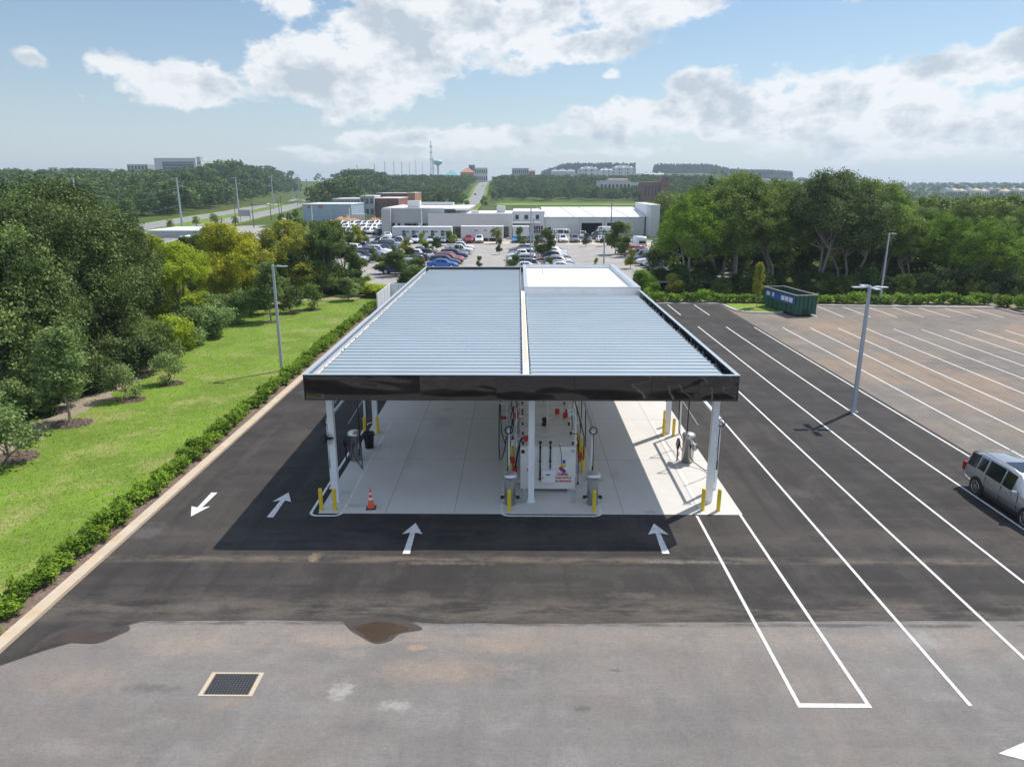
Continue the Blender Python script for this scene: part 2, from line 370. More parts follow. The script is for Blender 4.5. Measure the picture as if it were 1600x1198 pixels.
M['slab'] = ground_mat('concrete_slab', (0.63, 0.60, 0.555), (0.585, 0.56, 0.525), (0.66, 0.635, 0.59), (0.60, 0.56, 0.50), 0.3, 0.03, 0.12, 0.2, specks=0.0, grain=.035, spots=((690, 660, .9, 2.2, (.40, .385, .36), .35, 1.2), (640, 720, .35, 3.0, (.42, .40, .37), .35, 1.5), (555, 790, .8, .3, (.33, .31, .28), .5, 3), (700, 640, .6, .3, (.30, .28, .26), .5, 3), (1015, 800, .4, .2, (.35, .32, .28), .6, 4), (960, 740, .3, 1.2, (.40, .38, .35), .4, 2), (540, 770, .5, .3, (.30, .28, .26), .4, 4), (885, 760, .6, .5, (.45, .38, .30), .5, 3)))
M['paint'] = mat('road_paint', (0.74, 0.73, 0.70), 0.8, var=0.14, vscale=9, dirt=(0.24, 0.22, 0.20))
M['kerb'] = mat('kerb_concrete', (0.52, 0.43, 0.32), 0.85, var=0.2, vscale=1.2, bump=0.2, dirt=(0.55, 0.32, 0.16))
M['kerb2'] = mat('kerb_grey', (0.48, 0.47, 0.44), 0.85, var=0.2, vscale=1.2, bump=0.2)
M['joint'] = mat('joint_sealant', (0.26, 0.26, 0.25), 0.9)
M['mulch'] = mat('wood_mulch', (0.17, 0.115, 0.09), 0.95, var=0.6, vscale=9, bump=0.8, bscale=18, dirt=(0.33, 0.26, 0.21))
M['soil'] = mat('sandy_soil', (0.30, 0.24, 0.17), 0.95, var=0.35, vscale=1.5, bump=0.4, bscale=10, dirt=(0.16, 0.17, 0.08))
M['white'] = mat('white_paint_steel', (0.80, 0.81, 0.82), 0.35, var=0.03, vscale=2, dirt=(0.7, 0.69, 0.66))
M['tank'] = mat('tank_white_paint', (0.76, 0.74, 0.69), 0.45, var=0.05, vscale=1.5, dirt=(0.62, 0.57, 0.48))
M['yellow'] = mat('yellow_paint', (0.80, 0.56, 0.02), 0.45, var=0.08, vscale=5, dirt=(0.62, 0.42, 0.05))
M['red'] = mat('red_paint', (0.55, 0.02, 0.02), 0.4, var=0.1)
M['orange'] = mat('orange_plastic', (0.85, 0.13, 0.03), 0.45, var=0.08, vscale=6)
M['reflect'] = mat('reflective_white', (0.8, 0.8, 0.82), 0.3, var=0.05)
M['black'] = mat('black_rubber', (0.012, 0.012, 0.013), 0.5, var=0.2)
M['blackm'] = mat('black_metal', (0.02, 0.02, 0.022), 0.4, 0.3, var=0.2)
M['steel'] = mat('stainless_steel', (0.62, 0.62, 0.61), 0.32, 0.9, var=0.12, vscale=5)
M['galv'] = mat('galvanised_steel', (0.50, 0.53, 0.56), 0.5, 0.6, var=0.15, vscale=6)
M['pole'] = mat('grey_pole_paint', (0.42, 0.46, 0.50), 0.45, 0.2, var=0.08, vscale=2)
M['blue'] = mat('blue_paint', (0.02, 0.10, 0.42), 0.4, var=0.08)
M['green_hose'] = mat('green_coil_hose', (0.35, 0.55, 0.10), 0.5)
M['deck'] = mat('roof_deck_metal', (0.355, 0.425, 0.47), 0.5, 0.3, var=0.16, vscale=0.35, dirt=(0.37, 0.42, 0.44))
M['deckrib'] = mat('roof_rib_metal', (0.46, 0.51, 0.54), 0.4, 0.3, var=0.08, vscale=0.8)
M['deckdark'] = mat('roof_gap_dark', (0.06, 0.07, 0.08), 0.7)
M['membrane'] = mat('white_roof_membrane', (0.82, 0.81, 0.79), 0.8, var=0.04, vscale=0.4, dirt=(0.74, 0.70, 0.64))
M['rust'] = mat('orange_dust', (0.62, 0.50, 0.38), 0.9, var=0.15)
M['glass'] = mat('car_glass', (0.012, 0.016, 0.02), 0.06, var=0.0, spec=0.8)
M['winglass'] = mat('window_glass', (0.03, 0.05, 0.06), 0.08, var=0.0, spec=0.9)
M['tyre'] = mat('tyre_rubber', (0.018, 0.018, 0.018), 0.8, var=0.15)
M['rim'] = mat('alloy_rim', (0.55, 0.56, 0.58), 0.25, 0.9, var=0.05)
M['headlamp'] = mat('headlamp_glass', (0.6, 0.62, 0.65), 0.15, var=0)
M['taillamp'] = mat('tail_lamp_red', (0.35, 0.01, 0.01), 0.2, var=0)
M['trim'] = mat('black_trim', (0.02, 0.02, 0.02), 0.6, var=0.1)
M['bark'] = mat('tree_bark', (0.17, 0.145, 0.12), 0.9, var=0.35, vscale=3, bump=0.6, bscale=12)
M['barkpale'] = mat('pale_bark', (0.30, 0.27, 0.23), 0.9, var=0.3, vscale=3, bump=0.5, bscale=12)
M['bincan'] = mat('black_plastic', (0.015, 0.015, 0.017), 0.45, var=0.15)
M['dgreen'] = mat('dumpster_green', (0.012, 0.085, 0.06), 0.5, var=0.25, vscale=1.5, dirt=(0.05, 0.09, 0.06))
M['rustrim'] = mat('worn_top_rim', (0.36, 0.33, 0.28), 0.6, 0.2, var=0.3, vscale=4)
M['brick'] = mat('red_brick', (0.26, 0.10, 0.075), 0.85, var=0.25, vscale=0.8)
M['brick2'] = mat('orange_brick', (0.42, 0.20, 0.12), 0.85, var=0.2, vscale=0.8)
M['stucco'] = mat('pale_stucco', (0.62, 0.60, 0.57), 0.85, var=0.05, vscale=0.5)
M['stuccog'] = mat('grey_stucco', (0.40, 0.415, 0.41), 0.85, var=0.05, vscale=0.5)
M['metalwall'] = mat('white_metal_siding', (0.66, 0.66, 0.65), 0.6, var=0.05, vscale=0.5)
M['whiteroof'] = mat('white_metal_roof', (0.72, 0.73, 0.74), 0.6, var=0.04, vscale=0.2)
M['terracotta'] = mat('terracotta_tiles', (0.50, 0.22, 0.14), 0.85, var=0.2, vscale=0.3)
M['greyroof'] = mat('slate_roof', (0.17, 0.19, 0.22), 0.8, var=0.15, vscale=0.2)
M['teal'] = mat('teal_metal', (0.18, 0.42, 0.42), 0.5, var=0.1)
M['tealtank'] = mat('pale_teal_paint', (0.35, 0.60, 0.60), 0.5, var=0.05)
M['bluewrap'] = mat('blue_building_wrap', (0.33, 0.42, 0.52), 0.6, var=0.15, vscale=0.5)
M['dirt'] = mat('orange_dirt', (0.50, 0.27, 0.14), 0.95, var=0.25, vscale=0.4, bump=0.5, bscale=2)
M['sand'] = mat('pale_sand', (0.60, 0.48, 0.36), 0.95, var=0.2, vscale=0.2)
M['wire'] = mat('power_line_metal', (0.35, 0.37, 0.38), 0.5, 0.4, var=0)
M['wood'] = mat('weathered_wood_pole', (0.16, 0.14, 0.12), 0.9, var=0.2)

def grass_mat(name, scale=1.0, k=1.0):
    m = bpy.data.materials.new(name); m.use_nodes = True; nt = m.node_tree; b = nt.nodes['Principled BSDF']
    b.inputs['Roughness'].default_value = 0.9; b.inputs['Specular IOR Level'].default_value = 0.15
    tc = nt.nodes.new('ShaderNodeTexCoord')
    def ns(s, d, off=(0, 0, 0)):
        mp = nt.nodes.new('ShaderNodeMapping'); mp.inputs['Location'].default_value = off; L(nt, tc.outputs['Object'], mp.inputs[0])
        n = N(nt, 'ShaderNodeTexNoise', Scale=s * scale, Detail=float(d), Roughness=0.68); L(nt, mp.outputs[0], n.inputs['Vector']); return n.outputs['Fac']
    def mr(f, a, c):
        r = nt.nodes.new('ShaderNodeMapRange'); r.inputs[1].default_value = a; r.inputs[2].default_value = c; L(nt, f, r.inputs[0]); return r.outputs[0]
    def mix(f, a, c):
        x = nt.nodes.new('ShaderNodeMix'); x.data_type = 'RGBA'; L(nt, f, x.inputs['Factor'])
        for s_, q in ((6, a), (7, c)):
            if isinstance(q, tuple): x.inputs[s_].default_value = tuple(v * k for v in q) + (1,)
            else: L(nt, q, x.inputs[s_])
        return x.outputs[2]
    c = mix(mr(ns(0.22, 6), 0.42, 0.58), (0.145, 0.215, 0.030), (0.195, 0.30, 0.036))
    c = mix(mr(ns(0.30, 9, (4, 7, 0)), 0.50, 0.64), c, (0.33, 0.32, 0.11))
    c = mix(mr(ns(1.6, 9, (1, 3, 0)), 0.56, 0.66), c, (0.34, 0.29, 0.15))
    c = mix(mr(ns(12, 5, (2, 3, 0)), 0.40, 0.75), c, (0.12, 0.20, 0.022))
    L(nt, c, b.inputs['Base Color'])
    bp = N(nt, 'ShaderNodeBump', Strength=0.5, Distance=0.03); L(nt, ns(20, 4), bp.inputs['Height']); L(nt, bp.outputs[0], b.inputs['Normal'])
    return m
M['lawn'] = grass_mat('lawn_grass')
M['terrain'] = grass_mat('wild_ground', 0.05, 0.40)
M['field'] = grass_mat('open_field', 0.06, 0.85)

LF = dict(
    oak=leaf_mat('oak_leaves', (0.040, 0.072, 0.018), (0.22, 0.29, 0.085), 0.22),
    oak2=leaf_mat('live_oak_leaves', (0.060, 0.110, 0.018), (0.30, 0.39, 0.080), 0.3),
    bright=leaf_mat('bright_leaves', (0.10, 0.19, 0.018), (0.32, 0.46, 0.050), 0.33),
    yellow=leaf_mat('yellow_leaves', (0.26, 0.30, 0.020), (0.72, 0.68, 0.06), 0.4, hue=.1),
    olive=leaf_mat('olive_leaves', (0.15, 0.19, 0.022), (0.52, 0.50, 0.07), 0.35, hue=.1),
    lime=leaf_mat('lime_leaves', (0.22, 0.30, 0.018), (0.58, 0.66, 0.06), 0.4, hue=.1),
    green=leaf_mat('green_leaves', (0.055, 0.10, 0.020), (0.20, 0.27, 0.065), 0.25),
    sage=leaf_mat('sage_leaves', (0.11, 0.175, 0.05), (0.34, 0.44, 0.15), 0.3),
    hedge=leaf_mat('hedge_leaves', (0.055, 0.12, 0.010), (0.24, 0.37, 0.035), 0.26),
    palm=leaf_mat('palm_fronds', (0.09, 0.13, 0.02), (0.30, 0.32, 0.08), 0.2),
    far=leaf_mat('far_woods_leaves', (0.050, 0.095, 0.020), (0.21, 0.29, 0.065), 0.15, hue=0.0),
    pine=leaf_mat('far_pine_leaves', (0.020, 0.045, 0.014), (0.060, 0.100, 0.030), 0.05, hue=0.0),
    rightw=leaf_mat('thicket_leaves', (0.075, 0.12, 0.018), (0.27, 0.33, 0.065), 0.25, hue=0.0),
    grass=leaf_mat('grass_blades', (0.16, 0.25, 0.03), (0.30, 0.40, 0.07), 0.4, hue=0.0),
)

# ------------------------------------------------------------------ setting
rnd = random.Random(7)
def sstep(a, b, x):
    t = min(1.0, max(0.0, (x - a) / (b - a))); return t * t * (3 - 2 * t)
def gz(X, Y):
    "ground height: flat lot, a small step up to the car park, low hills far away"
    z = 1.2 * sstep(90, 106, Y)
    d = math.hypot(X, Y)
    if Y > 150:
        a = math.degrees(math.atan2(X, Y))
        left = 1 - sstep(-14, -9, a)
        z += left * (13.5 + 6.5 * sstep(-27, -22, a)) * sstep(270, 850, d)
        mid = sstep(-14, -9, a) * (1 - sstep(14, 17, a))
        z += mid * (14.5 * sstep(520, 920, d) + 5 * sstep(950, 1300, d) + 22 * sstep(1350, 1800, d) * sstep(1.2, 4.0, a))
        right = sstep(14, 17, a)
        z += right * (-9 * sstep(150, 450, d) + 17 * sstep(800, 2300, d)) + (sstep(14, 17, a) * (1 - sstep(18, 25, a))) * 22 * sstep(1200, 1900, d)
        # highway cutting keeps the road flat
        if left > 0:
            hd = hwy_dist(X, Y)
            if hd < 60 and d < 1300: z = 1.2 + (z - 1.2) * sstep(14, 60, hd) * 1.0
    return z
HWY = [at(px, py, 1.2) for px, py in ((180, 375), (275, 354), (331, 343), (400, 330), (460, 316), (500, 303.5))]
HWY = [Vector((p.x, p.y, 0)) for p in HWY]
HWY = [HWY[0] + (HWY[0] - HWY[1]) * 2] + HWY
def hwy_dist(X, Y):
    p = Vector((X, Y, 0)); best = 1e9
    for a, b in zip(HWY, HWY[1:]):
        ab = b - a; t = max(0, min(1, (p - a).dot(ab) / ab.dot(ab))); q = (p - a - ab * t).length
        if q < best: best = q
    return best

def build_terrain():
    rad = [0, 6, 12, 20, 30, 42, 55, 70, 85, 90, 94, 98, 102, 106, 112, 125, 140, 160, 185, 210, 240, 270, 300, 340, 390, 450, 520, 600, 700, 800, 900, 1000, 1150, 1300, 1500, 1700, 1900, 2200, 2600, 3200, 4200, 6000]
    na = 360; vs = []; fs = []
    for r in rad:
        for i in range(na):
            a = 2 * math.pi * i / na; X, Y = r * math.sin(a), r * math.cos(a)
            z = gz(X, Y) - 0.06
            if r > 150: z += 1.2 * noise.noise(Vector((X / 160, Y / 160, 0)))  * min(1, r / 900)
            vs.append((X, Y, z))
    for k in range(len(rad) - 1):
        for i in range(na):
            fs.append((k * na + i, k * na + (i + 1) % na, (k + 1) * na + (i + 1) % na, (k + 1) * na + i))
    b = MB(); b.add(vs, fs, 0, True)
    tag(b.build('ground', M['terrain']), kind='structure')
build_terrain()

def wobble_poly(pts, step=1.0, amp=0.15, seed=0, closed=True):
    out = []; n = len(pts)
    for i in range(n if closed else n - 1):
        a = Vector(pts[i]); b = Vector(pts[(i + 1) % n]); L_ = (b - a).length; k = max(1, int(L_ / step))
        nrm = Vector((-(b - a).y, (b - a).x)).normalized()
        for j in range(k):
            p = a + (b - a) * j / k
            w = amp * noise.noise(Vector((p.x * 0.6 + seed, p.y * 0.6, seed))) * 2 if j else 0
            p = p + nrm * w; out.append((p.x, p.y))
    return out

def struct(name, b, m): return tag(b.build(name, m), kind='structure')
# old asphalt sheet under everything, newer dark asphalt on top, tan lot to the right
b = MB(); b.sheet([(-15.9, -70), (70, -70), (70, 76.5), (55.4, 76.5), (55.4, 84.6), (-15.9, 84.6)], 0.0); struct('asphalt_pavement', b, M['asph_old'])
dark = wobble_poly([(-15.72, 17.6), (-14.6, 18.5), (-12.2, 20.15), (-8, 20.25), (0, 20.1), (8, 20.3), (24.05, 20.55)], 0.12, 0.03, 3, closed=False) + [(24.05, 20.55), (24.05, 84.5), (-15.72, 84.5)]
b = MB(); b.sheet(dark, 0.004); struct('new_asphalt_lane', b, M['asph_new'])
b = MB(); b.sheet([(24.05, 20.55)] + wobble_poly([(24.05, 20.55), (69.9, 21.2)], 0.6, 0.08, 5, closed=False)[1:] + [(69.9, 21.2), (69.9, 76.45), (55.35, 76.45), (55.35, 84.5), (24.05, 84.5)], 0.004)
struct('car_park_pavement', b, M['asph_lot'])

b = MB(); b.sheet(wobble_poly([(-12.3, 20.0), (6, 19.95), (5, 18.4), (-11, 18.6)], 0.5, 0.3, 11), 0.0035)
# puddles
def spline(pts, k=6):
    out = []; n = len(pts)
    for i in range(n):
        p = [Vector(pts[(i + j - 1) % n]) for j in range(4)]
        for q in range(k):
            t = q / k; out.append(tuple(.5 * ((2 * p[1]) + (p[2] - p[0]) * t + (2 * p[0] - 5 * p[1] + 4 * p[2] - p[3]) * t * t + (3 * p[1] - p[0] - 3 * p[2] + p[3]) * t ** 3)))
    return out
def puddle(name, pts, seed):
    m_ = bpy.data.materials.get('puddle_water') or mat('puddle_water', (0.070, 0.049, 0.033), 0.04, var=0.45, vscale=1.2, spec=0.5)
    b = MB(); b.sheet(wobble_poly(spline(pts), 0.06, 0.03, seed), 0.009); struct(name, b, m_)
def wetring(name, pts, seed, z):
    m_ = bpy.data.materials.get('wet_asphalt') or mat('wet_asphalt', (0.062, 0.049, 0.040), 0.45, var=0.45, vscale=2.0)
    b = MB(); b.sheet(wobble_poly(spline(pts), 0.06, 0.05, seed), z); struct(name, b, m_)
def px2(*pp): return [tuple(at(x, y)[:2]) for x, y in pp]
wetring('wet_pavement', px2((45, 1018), (75, 993), (110, 980), (140, 971), (165, 973), (180, 979), (199, 976), (202, 984), (185, 992), (150, 1005), (100, 1004), (70, 1010)), 1, 0.0065)
puddle('puddle', px2((60, 1011), (90, 992), (125, 982), (158, 988), (190, 985), (150, 1003), (105, 1002), (75, 1008)), 2)
wetring('wet_pavement', px2((538, 968), (575, 963), (600, 966), (640, 972), (660, 983), (625, 990), (610, 1001), (585, 1005), (560, 992), (545, 982)), 3, 0.0065)
puddle('puddle', px2((556, 980), (590, 971), (625, 976), (638, 984), (612, 992), (600, 1001), (580, 1001), (566, 990)), 4)

# concrete slab
b = MB(); b.b2(-8.65, 9.72, 28.1, 69, -0.2, 0.014); struct('concrete_slab', b, M['slab'])
b = MB()
for x in (-5.75, -2.75): b.b2(x - .012, x + .012, 28.12, 69, .014, .0155)
for x in (4.6, 7.9): b.b2(x - .012, x + .012, 28.12, 69, .014, .0155)
for y in (34.4, 41.0, 47.5, 54): b.b2(-8.6, -0.9, y - .012, y + .012, .0155, .017)
for y in (34.4, 41.0, 47.5, 54): b.b2(3.9, 9.7, y - .012, y + .012, .0155, .017)
struct('slab_joints', b, M['joint'])

# painted lane lines
b = MB(); W = 0.055
def vline(x, y0, y1, z=0.010, w=W): b.b2(x - w, x + w, y0, y1, z - .002, z)
vline(7.72, 16.5, 28.0); vline(9.62, 16.5, 69)
b.b2(7.665, 9.675, 16.34, 16.5, .008, .010)
vline(12.4, 16.45, 70.6); vline(15.25, 8.0, 70.8)
for i, x in enumerate((18.15, 20.95, 23.72, 26.5, 29.2, 31.9, 34.6, 37.25, 39.9, 42.55, 45.2, 47.85, 50.5, 53.2, 55.9)):
    y1 = 70.7 - (x - 18) * 0.058
    vline(x, 2.0 if x < 24 else 24, y1)
for x in (12.3, 15.1, 17.85, 21.0):
    vline(x, 77.2, 84.3)
for k in range(8):
    vline(32.4 + 2.85 * k, 76.3 - 0.04 * k, 83.6 - 0.25 * k)
struct('lane_lines', b, M['paint'])
def tube_outline(pts, w, z, name):
    "a painted line of even width along a rounded closed outline"
    b = MB(); n = len(pts)
    ins = []
    for i in range(n):
        a, c, d = Vector(pts[i - 1]), Vector(pts[i]), Vector(pts[(i + 1) % n])
        t = ((c - a).normalized() + (d - c).normalized()).normalized(); nr = Vector((-t.y, t.x))
        ins.append((c + nr * w, c - nr * w))
    vs = []; fs = []
    for p, q in ins: vs += [(p.x, p.y, z), (q.x, q.y, z)]
    for i in range(n):
        j = (i + 1) % n; fs.append((2 * i, 2 * j, 2 * j + 1, 2 * i + 1))
    b.add(vs, fs); struct(name, b, M['paint'])
def rrect(x0, x1, y0, y1, r=0.35, k=5):
    out = []
    for cx, cy, a0 in ((x1 - r, y0 + r, -90), (x1 - r, y1 - r, 0), (x0 + r, y1 - r, 90), (x0 + r, y0 + r, 180)):
        for j in range(k + 1):
            a = math.radians(a0 + 90 * j / k); out.append((cx + r * math.cos(a), cy + r * math.sin(a)))
    return out
tube_outline(rrect(-8.98, -7.62, 27.84, 40.3), .06, 0.0195, 'island_outline_paint')
tube_outline(rrect(-0.7, 3.62, 27.9, 45), .06, 0.0195, 'island_outline_paint')
tube_outline(rrect(8.0, 9.62, 26.0, 40.6, 0.15), .055, 0.0195, 'island_outline_paint') if False else None
b = MB(); b.b2(7.72, 7.83, 28.1, 28.2, .018, .0195); b.b2(8.0, 8.12, 28.12, 40.5, .0175, .0195); b.b2(8.0, 9.5, 40.5, 40.62, .0175, .0195)
struct('island_outline_paint', b, M['paint'])
def arrow(tip, ang, Ls=2.6, z=0.011, name='painted_arrow'):
    poly = [(0, 0), (.42, -1.0), (.10, -.86), (.14, -Ls), (-.14, -Ls), (-.10, -.86), (-.42, -1.0)]
    c, s = math.cos(ang), math.sin(ang)
    b = MB(); P = [(tip[0] + x * c - y * s, tip[1] + x * s + y * c) for x, y in poly]
    b.add([(x, y, z) for x, y in P], [(0, 2, 1), (0, 6, 5), (0, 5, 2), (2, 5, 4, 3)]); 
    struct(name, b, M['paint'])
arrow((-14.05, 27.75), math.pi, 2.45)
arrow((-10.62, 30.25), 0, 2.55); arrow((-4.3, 27.22), 0, 2.6); arrow((5.74, 27.26), 0, 2.55)
arrow((12.06, 14.75), math.pi / 2, 2.6)

# kerbs, mulch and lawns
b = MB(); b.b2(-16.18, -15.72, -30, 85, -.1, 0.13); struct('kerb', b, M['kerb'])
LEFT_EDGE = [(-16.2, 88), (-18.7, 88), (-22.5, 87.6), (-27, 86.5), (-29.5, 80), (-31, 70), (-29.5, 60), (-28, 52), (-27.2, 44), (-27.3, 38), (-26.8, 30), (-27.5, 20), (-28, 0), (-28, -10)]
b = MB(); b.sheet([(-17.1, -10)] + [(-17.1, 88)] + wobble_poly(LEFT_EDGE[1:], 0.7, 0.55, 9, closed=False) + [(-28, -10)], 0.05); struct('lawn', b, M['lawn'])
b = MB(); b.sheet([(-20, 92)] + wobble_poly([(x - 2.0, y + 1.5) for x, y in LEFT_EDGE[2:]], 0.7, 0.8, 19, closed=False) + [(-30, -12), (-20, -12)], 0.03); struct('sandy_verge', b, M['soil'])
b = MB(); b.sheet([(-16.18, -5), (-16.18, 86)] + wobble_poly([(-17.25, 86), (-17.25, -5)], 0.5, 0.12, 13, closed=False), 0.06); struct('mulch_bed', b, M['mulch'])
# back kerb: from behind the canopy, around the planted island, then along the lot
def strip(pts, w, z0, z1, name, m):
    b = MB(); P = [Vector(p) for p in pts]; l, r = [], []
    for i, p in enumerate(P):
        t = (P[min(i + 1, len(P) - 1)] - P[max(i - 1, 0)]).normalized(); nr = Vector((-t.y, t.x)); l.append(p + nr * w / 2); r.append(p - nr * w / 2)
    vs = [(q.x, q.y, z) for z in (z0, z1) for q in l + r]; n = len(P); fs = []
    for i in range(n - 1):
        fs += [(2 * n + i, 3 * n + i, 3 * n + i + 1, 2 * n + i + 1), (i, 2 * n + i, 2 * n + i + 1, i + 1), (n + i, n + i + 1, 3 * n + i + 1, 3 * n + i)]
    fs += [(0, n, 3 * n, 2 * n), (n - 1, 3 * n - 1, 4 * n - 1, 2 * n - 1)]
    b.add(vs, fs); return struct(name, b, m)
KB = [(9.0, 85.2), (24.3, 84.75), (24.5, 82), (24.75, 80.0), (25.3, 79.0), (26.2, 78.6), (28.4, 78.3), (29.3, 78.6), (29.8, 79.4), (30.0, 84.2), (35.4, 83.7), (44, 82.9), (55.3, 82.0), (55.5, 78.5), (60, 73.5), (75, 66)]
strip(KB, 0.35, -.1, 0.14, 'kerb', M['kerb2'])
b = MB(); b.sheet([(24.6, 84.9), (24.75, 80.1), (25.4, 79.1), (26.2, 78.8), (28.4, 78.5), (29.2, 78.8), (29.65, 79.5), (29.85, 84.6)], 0.09); struct('island_grass', b, M['lawn'])
b = MB(); b.sheet([(9, 85.3), (30, 84.6), (55.4, 82.2), (60.2, 73.8), (76, 66), (90, 80), (60, 88.5), (40, 88.5), (9, 88.5)], 0.07); struct('back_verge', b, M['soil'])

# storm drain
G = thing('storm_drain', 'square storm drain with black grate in a pale concrete frame in the grey pavement', 'drain', (-8.15, 17.14, 0))
b = MB(); b.b2(-.76, .76, -.50, -.44, -.1, .016); b.b2(-.76, .76, .44, .50, -.1, .016); b.b2(-.76, -.64, -.44, .44, -.1, .016); b.b2(.64, .76, -.44, .44, -.1, .016); b.build('frame', M['kerb'], G)
b = MB()
for i in range(15): b.b2(-.60 + i * .0857 - .014, -.60 + i * .0857 + .014, -.44, .44, -.03, .014)
for i in range(11): b.b2(-.62, .62, -.40 + i * .08 - .009, -.40 + i * .08 + .009, -.034, .008)
b.build('grate', mat('worn_iron', (.10, .10, .10), .5, .4, var=.3, vscale=8), G)
b = MB(); b.b2(-.62, .62, -.42, .42, .0055, .0062); b.build('pit', M['black'], G)

# ------------------------------------------------------------------ fuel canopy
def build_canopy():
    T = thing('fuel_canopy', 'long flat canopy with ribbed pale blue roof, glossy black fascia and white columns', 'canopy', (0, 28, 0))
    oy = 28.0
    def bb(fn, name, m):
        b = MB(); fn(b); b.v = [(x, y - oy, z) for x, y, z in b.v]; o = b.build(name, m, T); return o
    # columns
    for y in (29.42, 38.6, 47.9, 57.2, 66.3):
        for x in (-8.18, 0.60, 8.58):
            w = .135
            def f(b):
                b.b2(x - w, x + w, y - w, y + w, .03, 5.45); b.b2(x - .2, x + .2, y - .2, y + .2, .0, .035)
            bevel(bb(f, 'column', M['white']), .012)
    # fascia: separate bowed front panels, glossy black
    gl = bpy.data.materials.new('glossy_black_panel'); gl.use_nodes = True; nt = gl.node_tree; p = nt.nodes['Principled BSDF']
    p.inputs['Base Color'].default_value = (0.005, 0.005, 0.006, 1); p.inputs['Roughness'].default_value = 0.06; p.inputs['IOR'].default_value = 1.85
    tc = nt.nodes.new('ShaderNodeTexCoord'); mp = nt.nodes.new('ShaderNodeMapping'); mp.inputs['Scale'].default_value = (0.32, 1, 0.9); L(nt, tc.outputs['Object'], mp.inputs[0])
    n = N(nt, 'ShaderNodeTexNoise', Scale=0.9, Detail=1.0, Roughness=0.4, Distortion=0.7); L(nt, mp.outputs[0], n.inputs['Vector'])
    bp = N(nt, 'ShaderNodeBump', Strength=1.0, Distance=0.13); L(nt, n.outputs['Fac'], bp.inputs['Height']); L(nt, bp.outputs[0], p.inputs['Normal'])
    seams = [475.5, 656, 776, 897, 1018, 1092, 1153.5]
    xs = [atY(s, 605, 27.8).x for s in seams]
    for i in range(6):
        x0, x1 = xs[i] + .006, xs[i + 1] - .006; nx, nz = 12, 5; vs = []
        tilt = (-.26, -.22, -.13, -.15, -.16, -.15)[i]; bow = (.03, .055, .06, .07, .06, .065)[i]
        for k in range(nz + 1):
            for j in range(nx + 1):
                u, v = j / nx, k / nz
                vs.append((x0 + (x1 - x0) * u, 27.8 - oy - bow * math.sin(math.pi * u) * math.sin(math.pi * v) + tilt * (v - .5), 5.22 + 1.07 * v))
        n_ = nx + 1; fs = [(k * n_ + j, k * n_ + j + 1, (k + 1) * n_ + j + 1, (k + 1) * n_ + j) for k in range(nz) for j in range(nx)]
        b = MB(); b.add(vs, fs, 0, True); b.build('fascia_panel', gl, T)
    xa, xb = xs[0], xs[-1]
    bb(lambda b: (b.b2(xa - .03, xa, 27.8, 67.6, 5.22, 6.29), b.b2(xb, xb + .03, 27.8, 67.6, 5.22, 6.29), b.b2(xa, xb, 67.55, 67.6, 5.22, 6.29), b.b2(xa, xb, 27.86, 27.9, 5.2, 6.28)), 'fascia_side', gl)
    # metal cap running round the top
    bb(lambda b: (b.b2(xa - .04, xb + .04, 27.76, 27.93, 6.292, 6.32), b.b2(xa - .04, xa + .14, 27.93, 67.5, 6.292, 6.32), b.b2(xb - .12, xb + .04, 27.93, 52, 6.292, 6.32), b.b2(xa, .35, 67.45, 67.62, 6.292, 6.32)), 'cap_flashing', M['deckrib'])
    # gutters, pans, ribs
    bb(lambda b: (b.b2(xa, xb, 27.93, 67.5, 5.78, 5.80), b.b2(xa, xa + .01, 27.9, 67.5, 5.8, 6.29)), 'deck_underside', M['white'])
    bb(lambda b: (b.b2(xa + .14, xa + .36, 27.95, 67.5, 5.86, 5.90), b.b2(xb - .36, xb - .12, 27.95, 51.8, 5.86, 5.90)), 'gutter_dark_gap', M['deckdark'])
    pitch = 0.62; ys = [28.05 + pitch * k for k in range(64)]
    def pans(x0, x1, ylim):
        def f(b):
            for y in ys:
                if y + pitch < ylim: b.b2(x0, x1, y + .043, y + pitch - .043, 5.99, 6.05)
        return f
    def ribs(x0, x1, ylim, seed):
        r_ = random.Random(seed)
        def f(b):
            for y in ys:
                if y < ylim:
                    e = r_.uniform(-.05, .05); b.b2(x0 + e, x1 + e, y - .045, y + .045, 5.99, 6.085)
        return f
    bb(pans(xa + .34, .16, 67.4), 'roof_deck', M['deck']); bb(pans(.56, xb - .34, 51.6), 'roof_deck', M['deck'])
    bb(ribs(xa + .30, .18, 67.4, 1), 'roof_ribs', M['deckrib']); bb(ribs(.54, xb - .30, 51.6, 2), 'roof_ribs', M['deckrib'])
    bb(lambda b: (b.b2(.22, .44, 27.95, 52.0, 6.19, 6.27), b.b2(.20, .22, 27.95, 67.4, 5.98, 6.25), b.b2(.44, .46, 27.95, 51.9, 5.98, 6.25)), 'ridge_gutter', M['membrane'])
    bb(lambda b: b.b2(.24, .42, 30, 48, 6.2705, 6.273), 'dust_streak', M['rust'])
    def dark_gap(b): b.b2(.165, .2, 28, 67.4, 5.9, 6.0)
    bb(dark_gap, 'gutter_dark_gap', M['deckdark'])  # dark-coloured strip standing in for the shaded gap beside the ridge
    # white flat roof with raised parapet at the back right
    X0, X1, Y0, Y1 = .46, xb, 51.95, 67.55
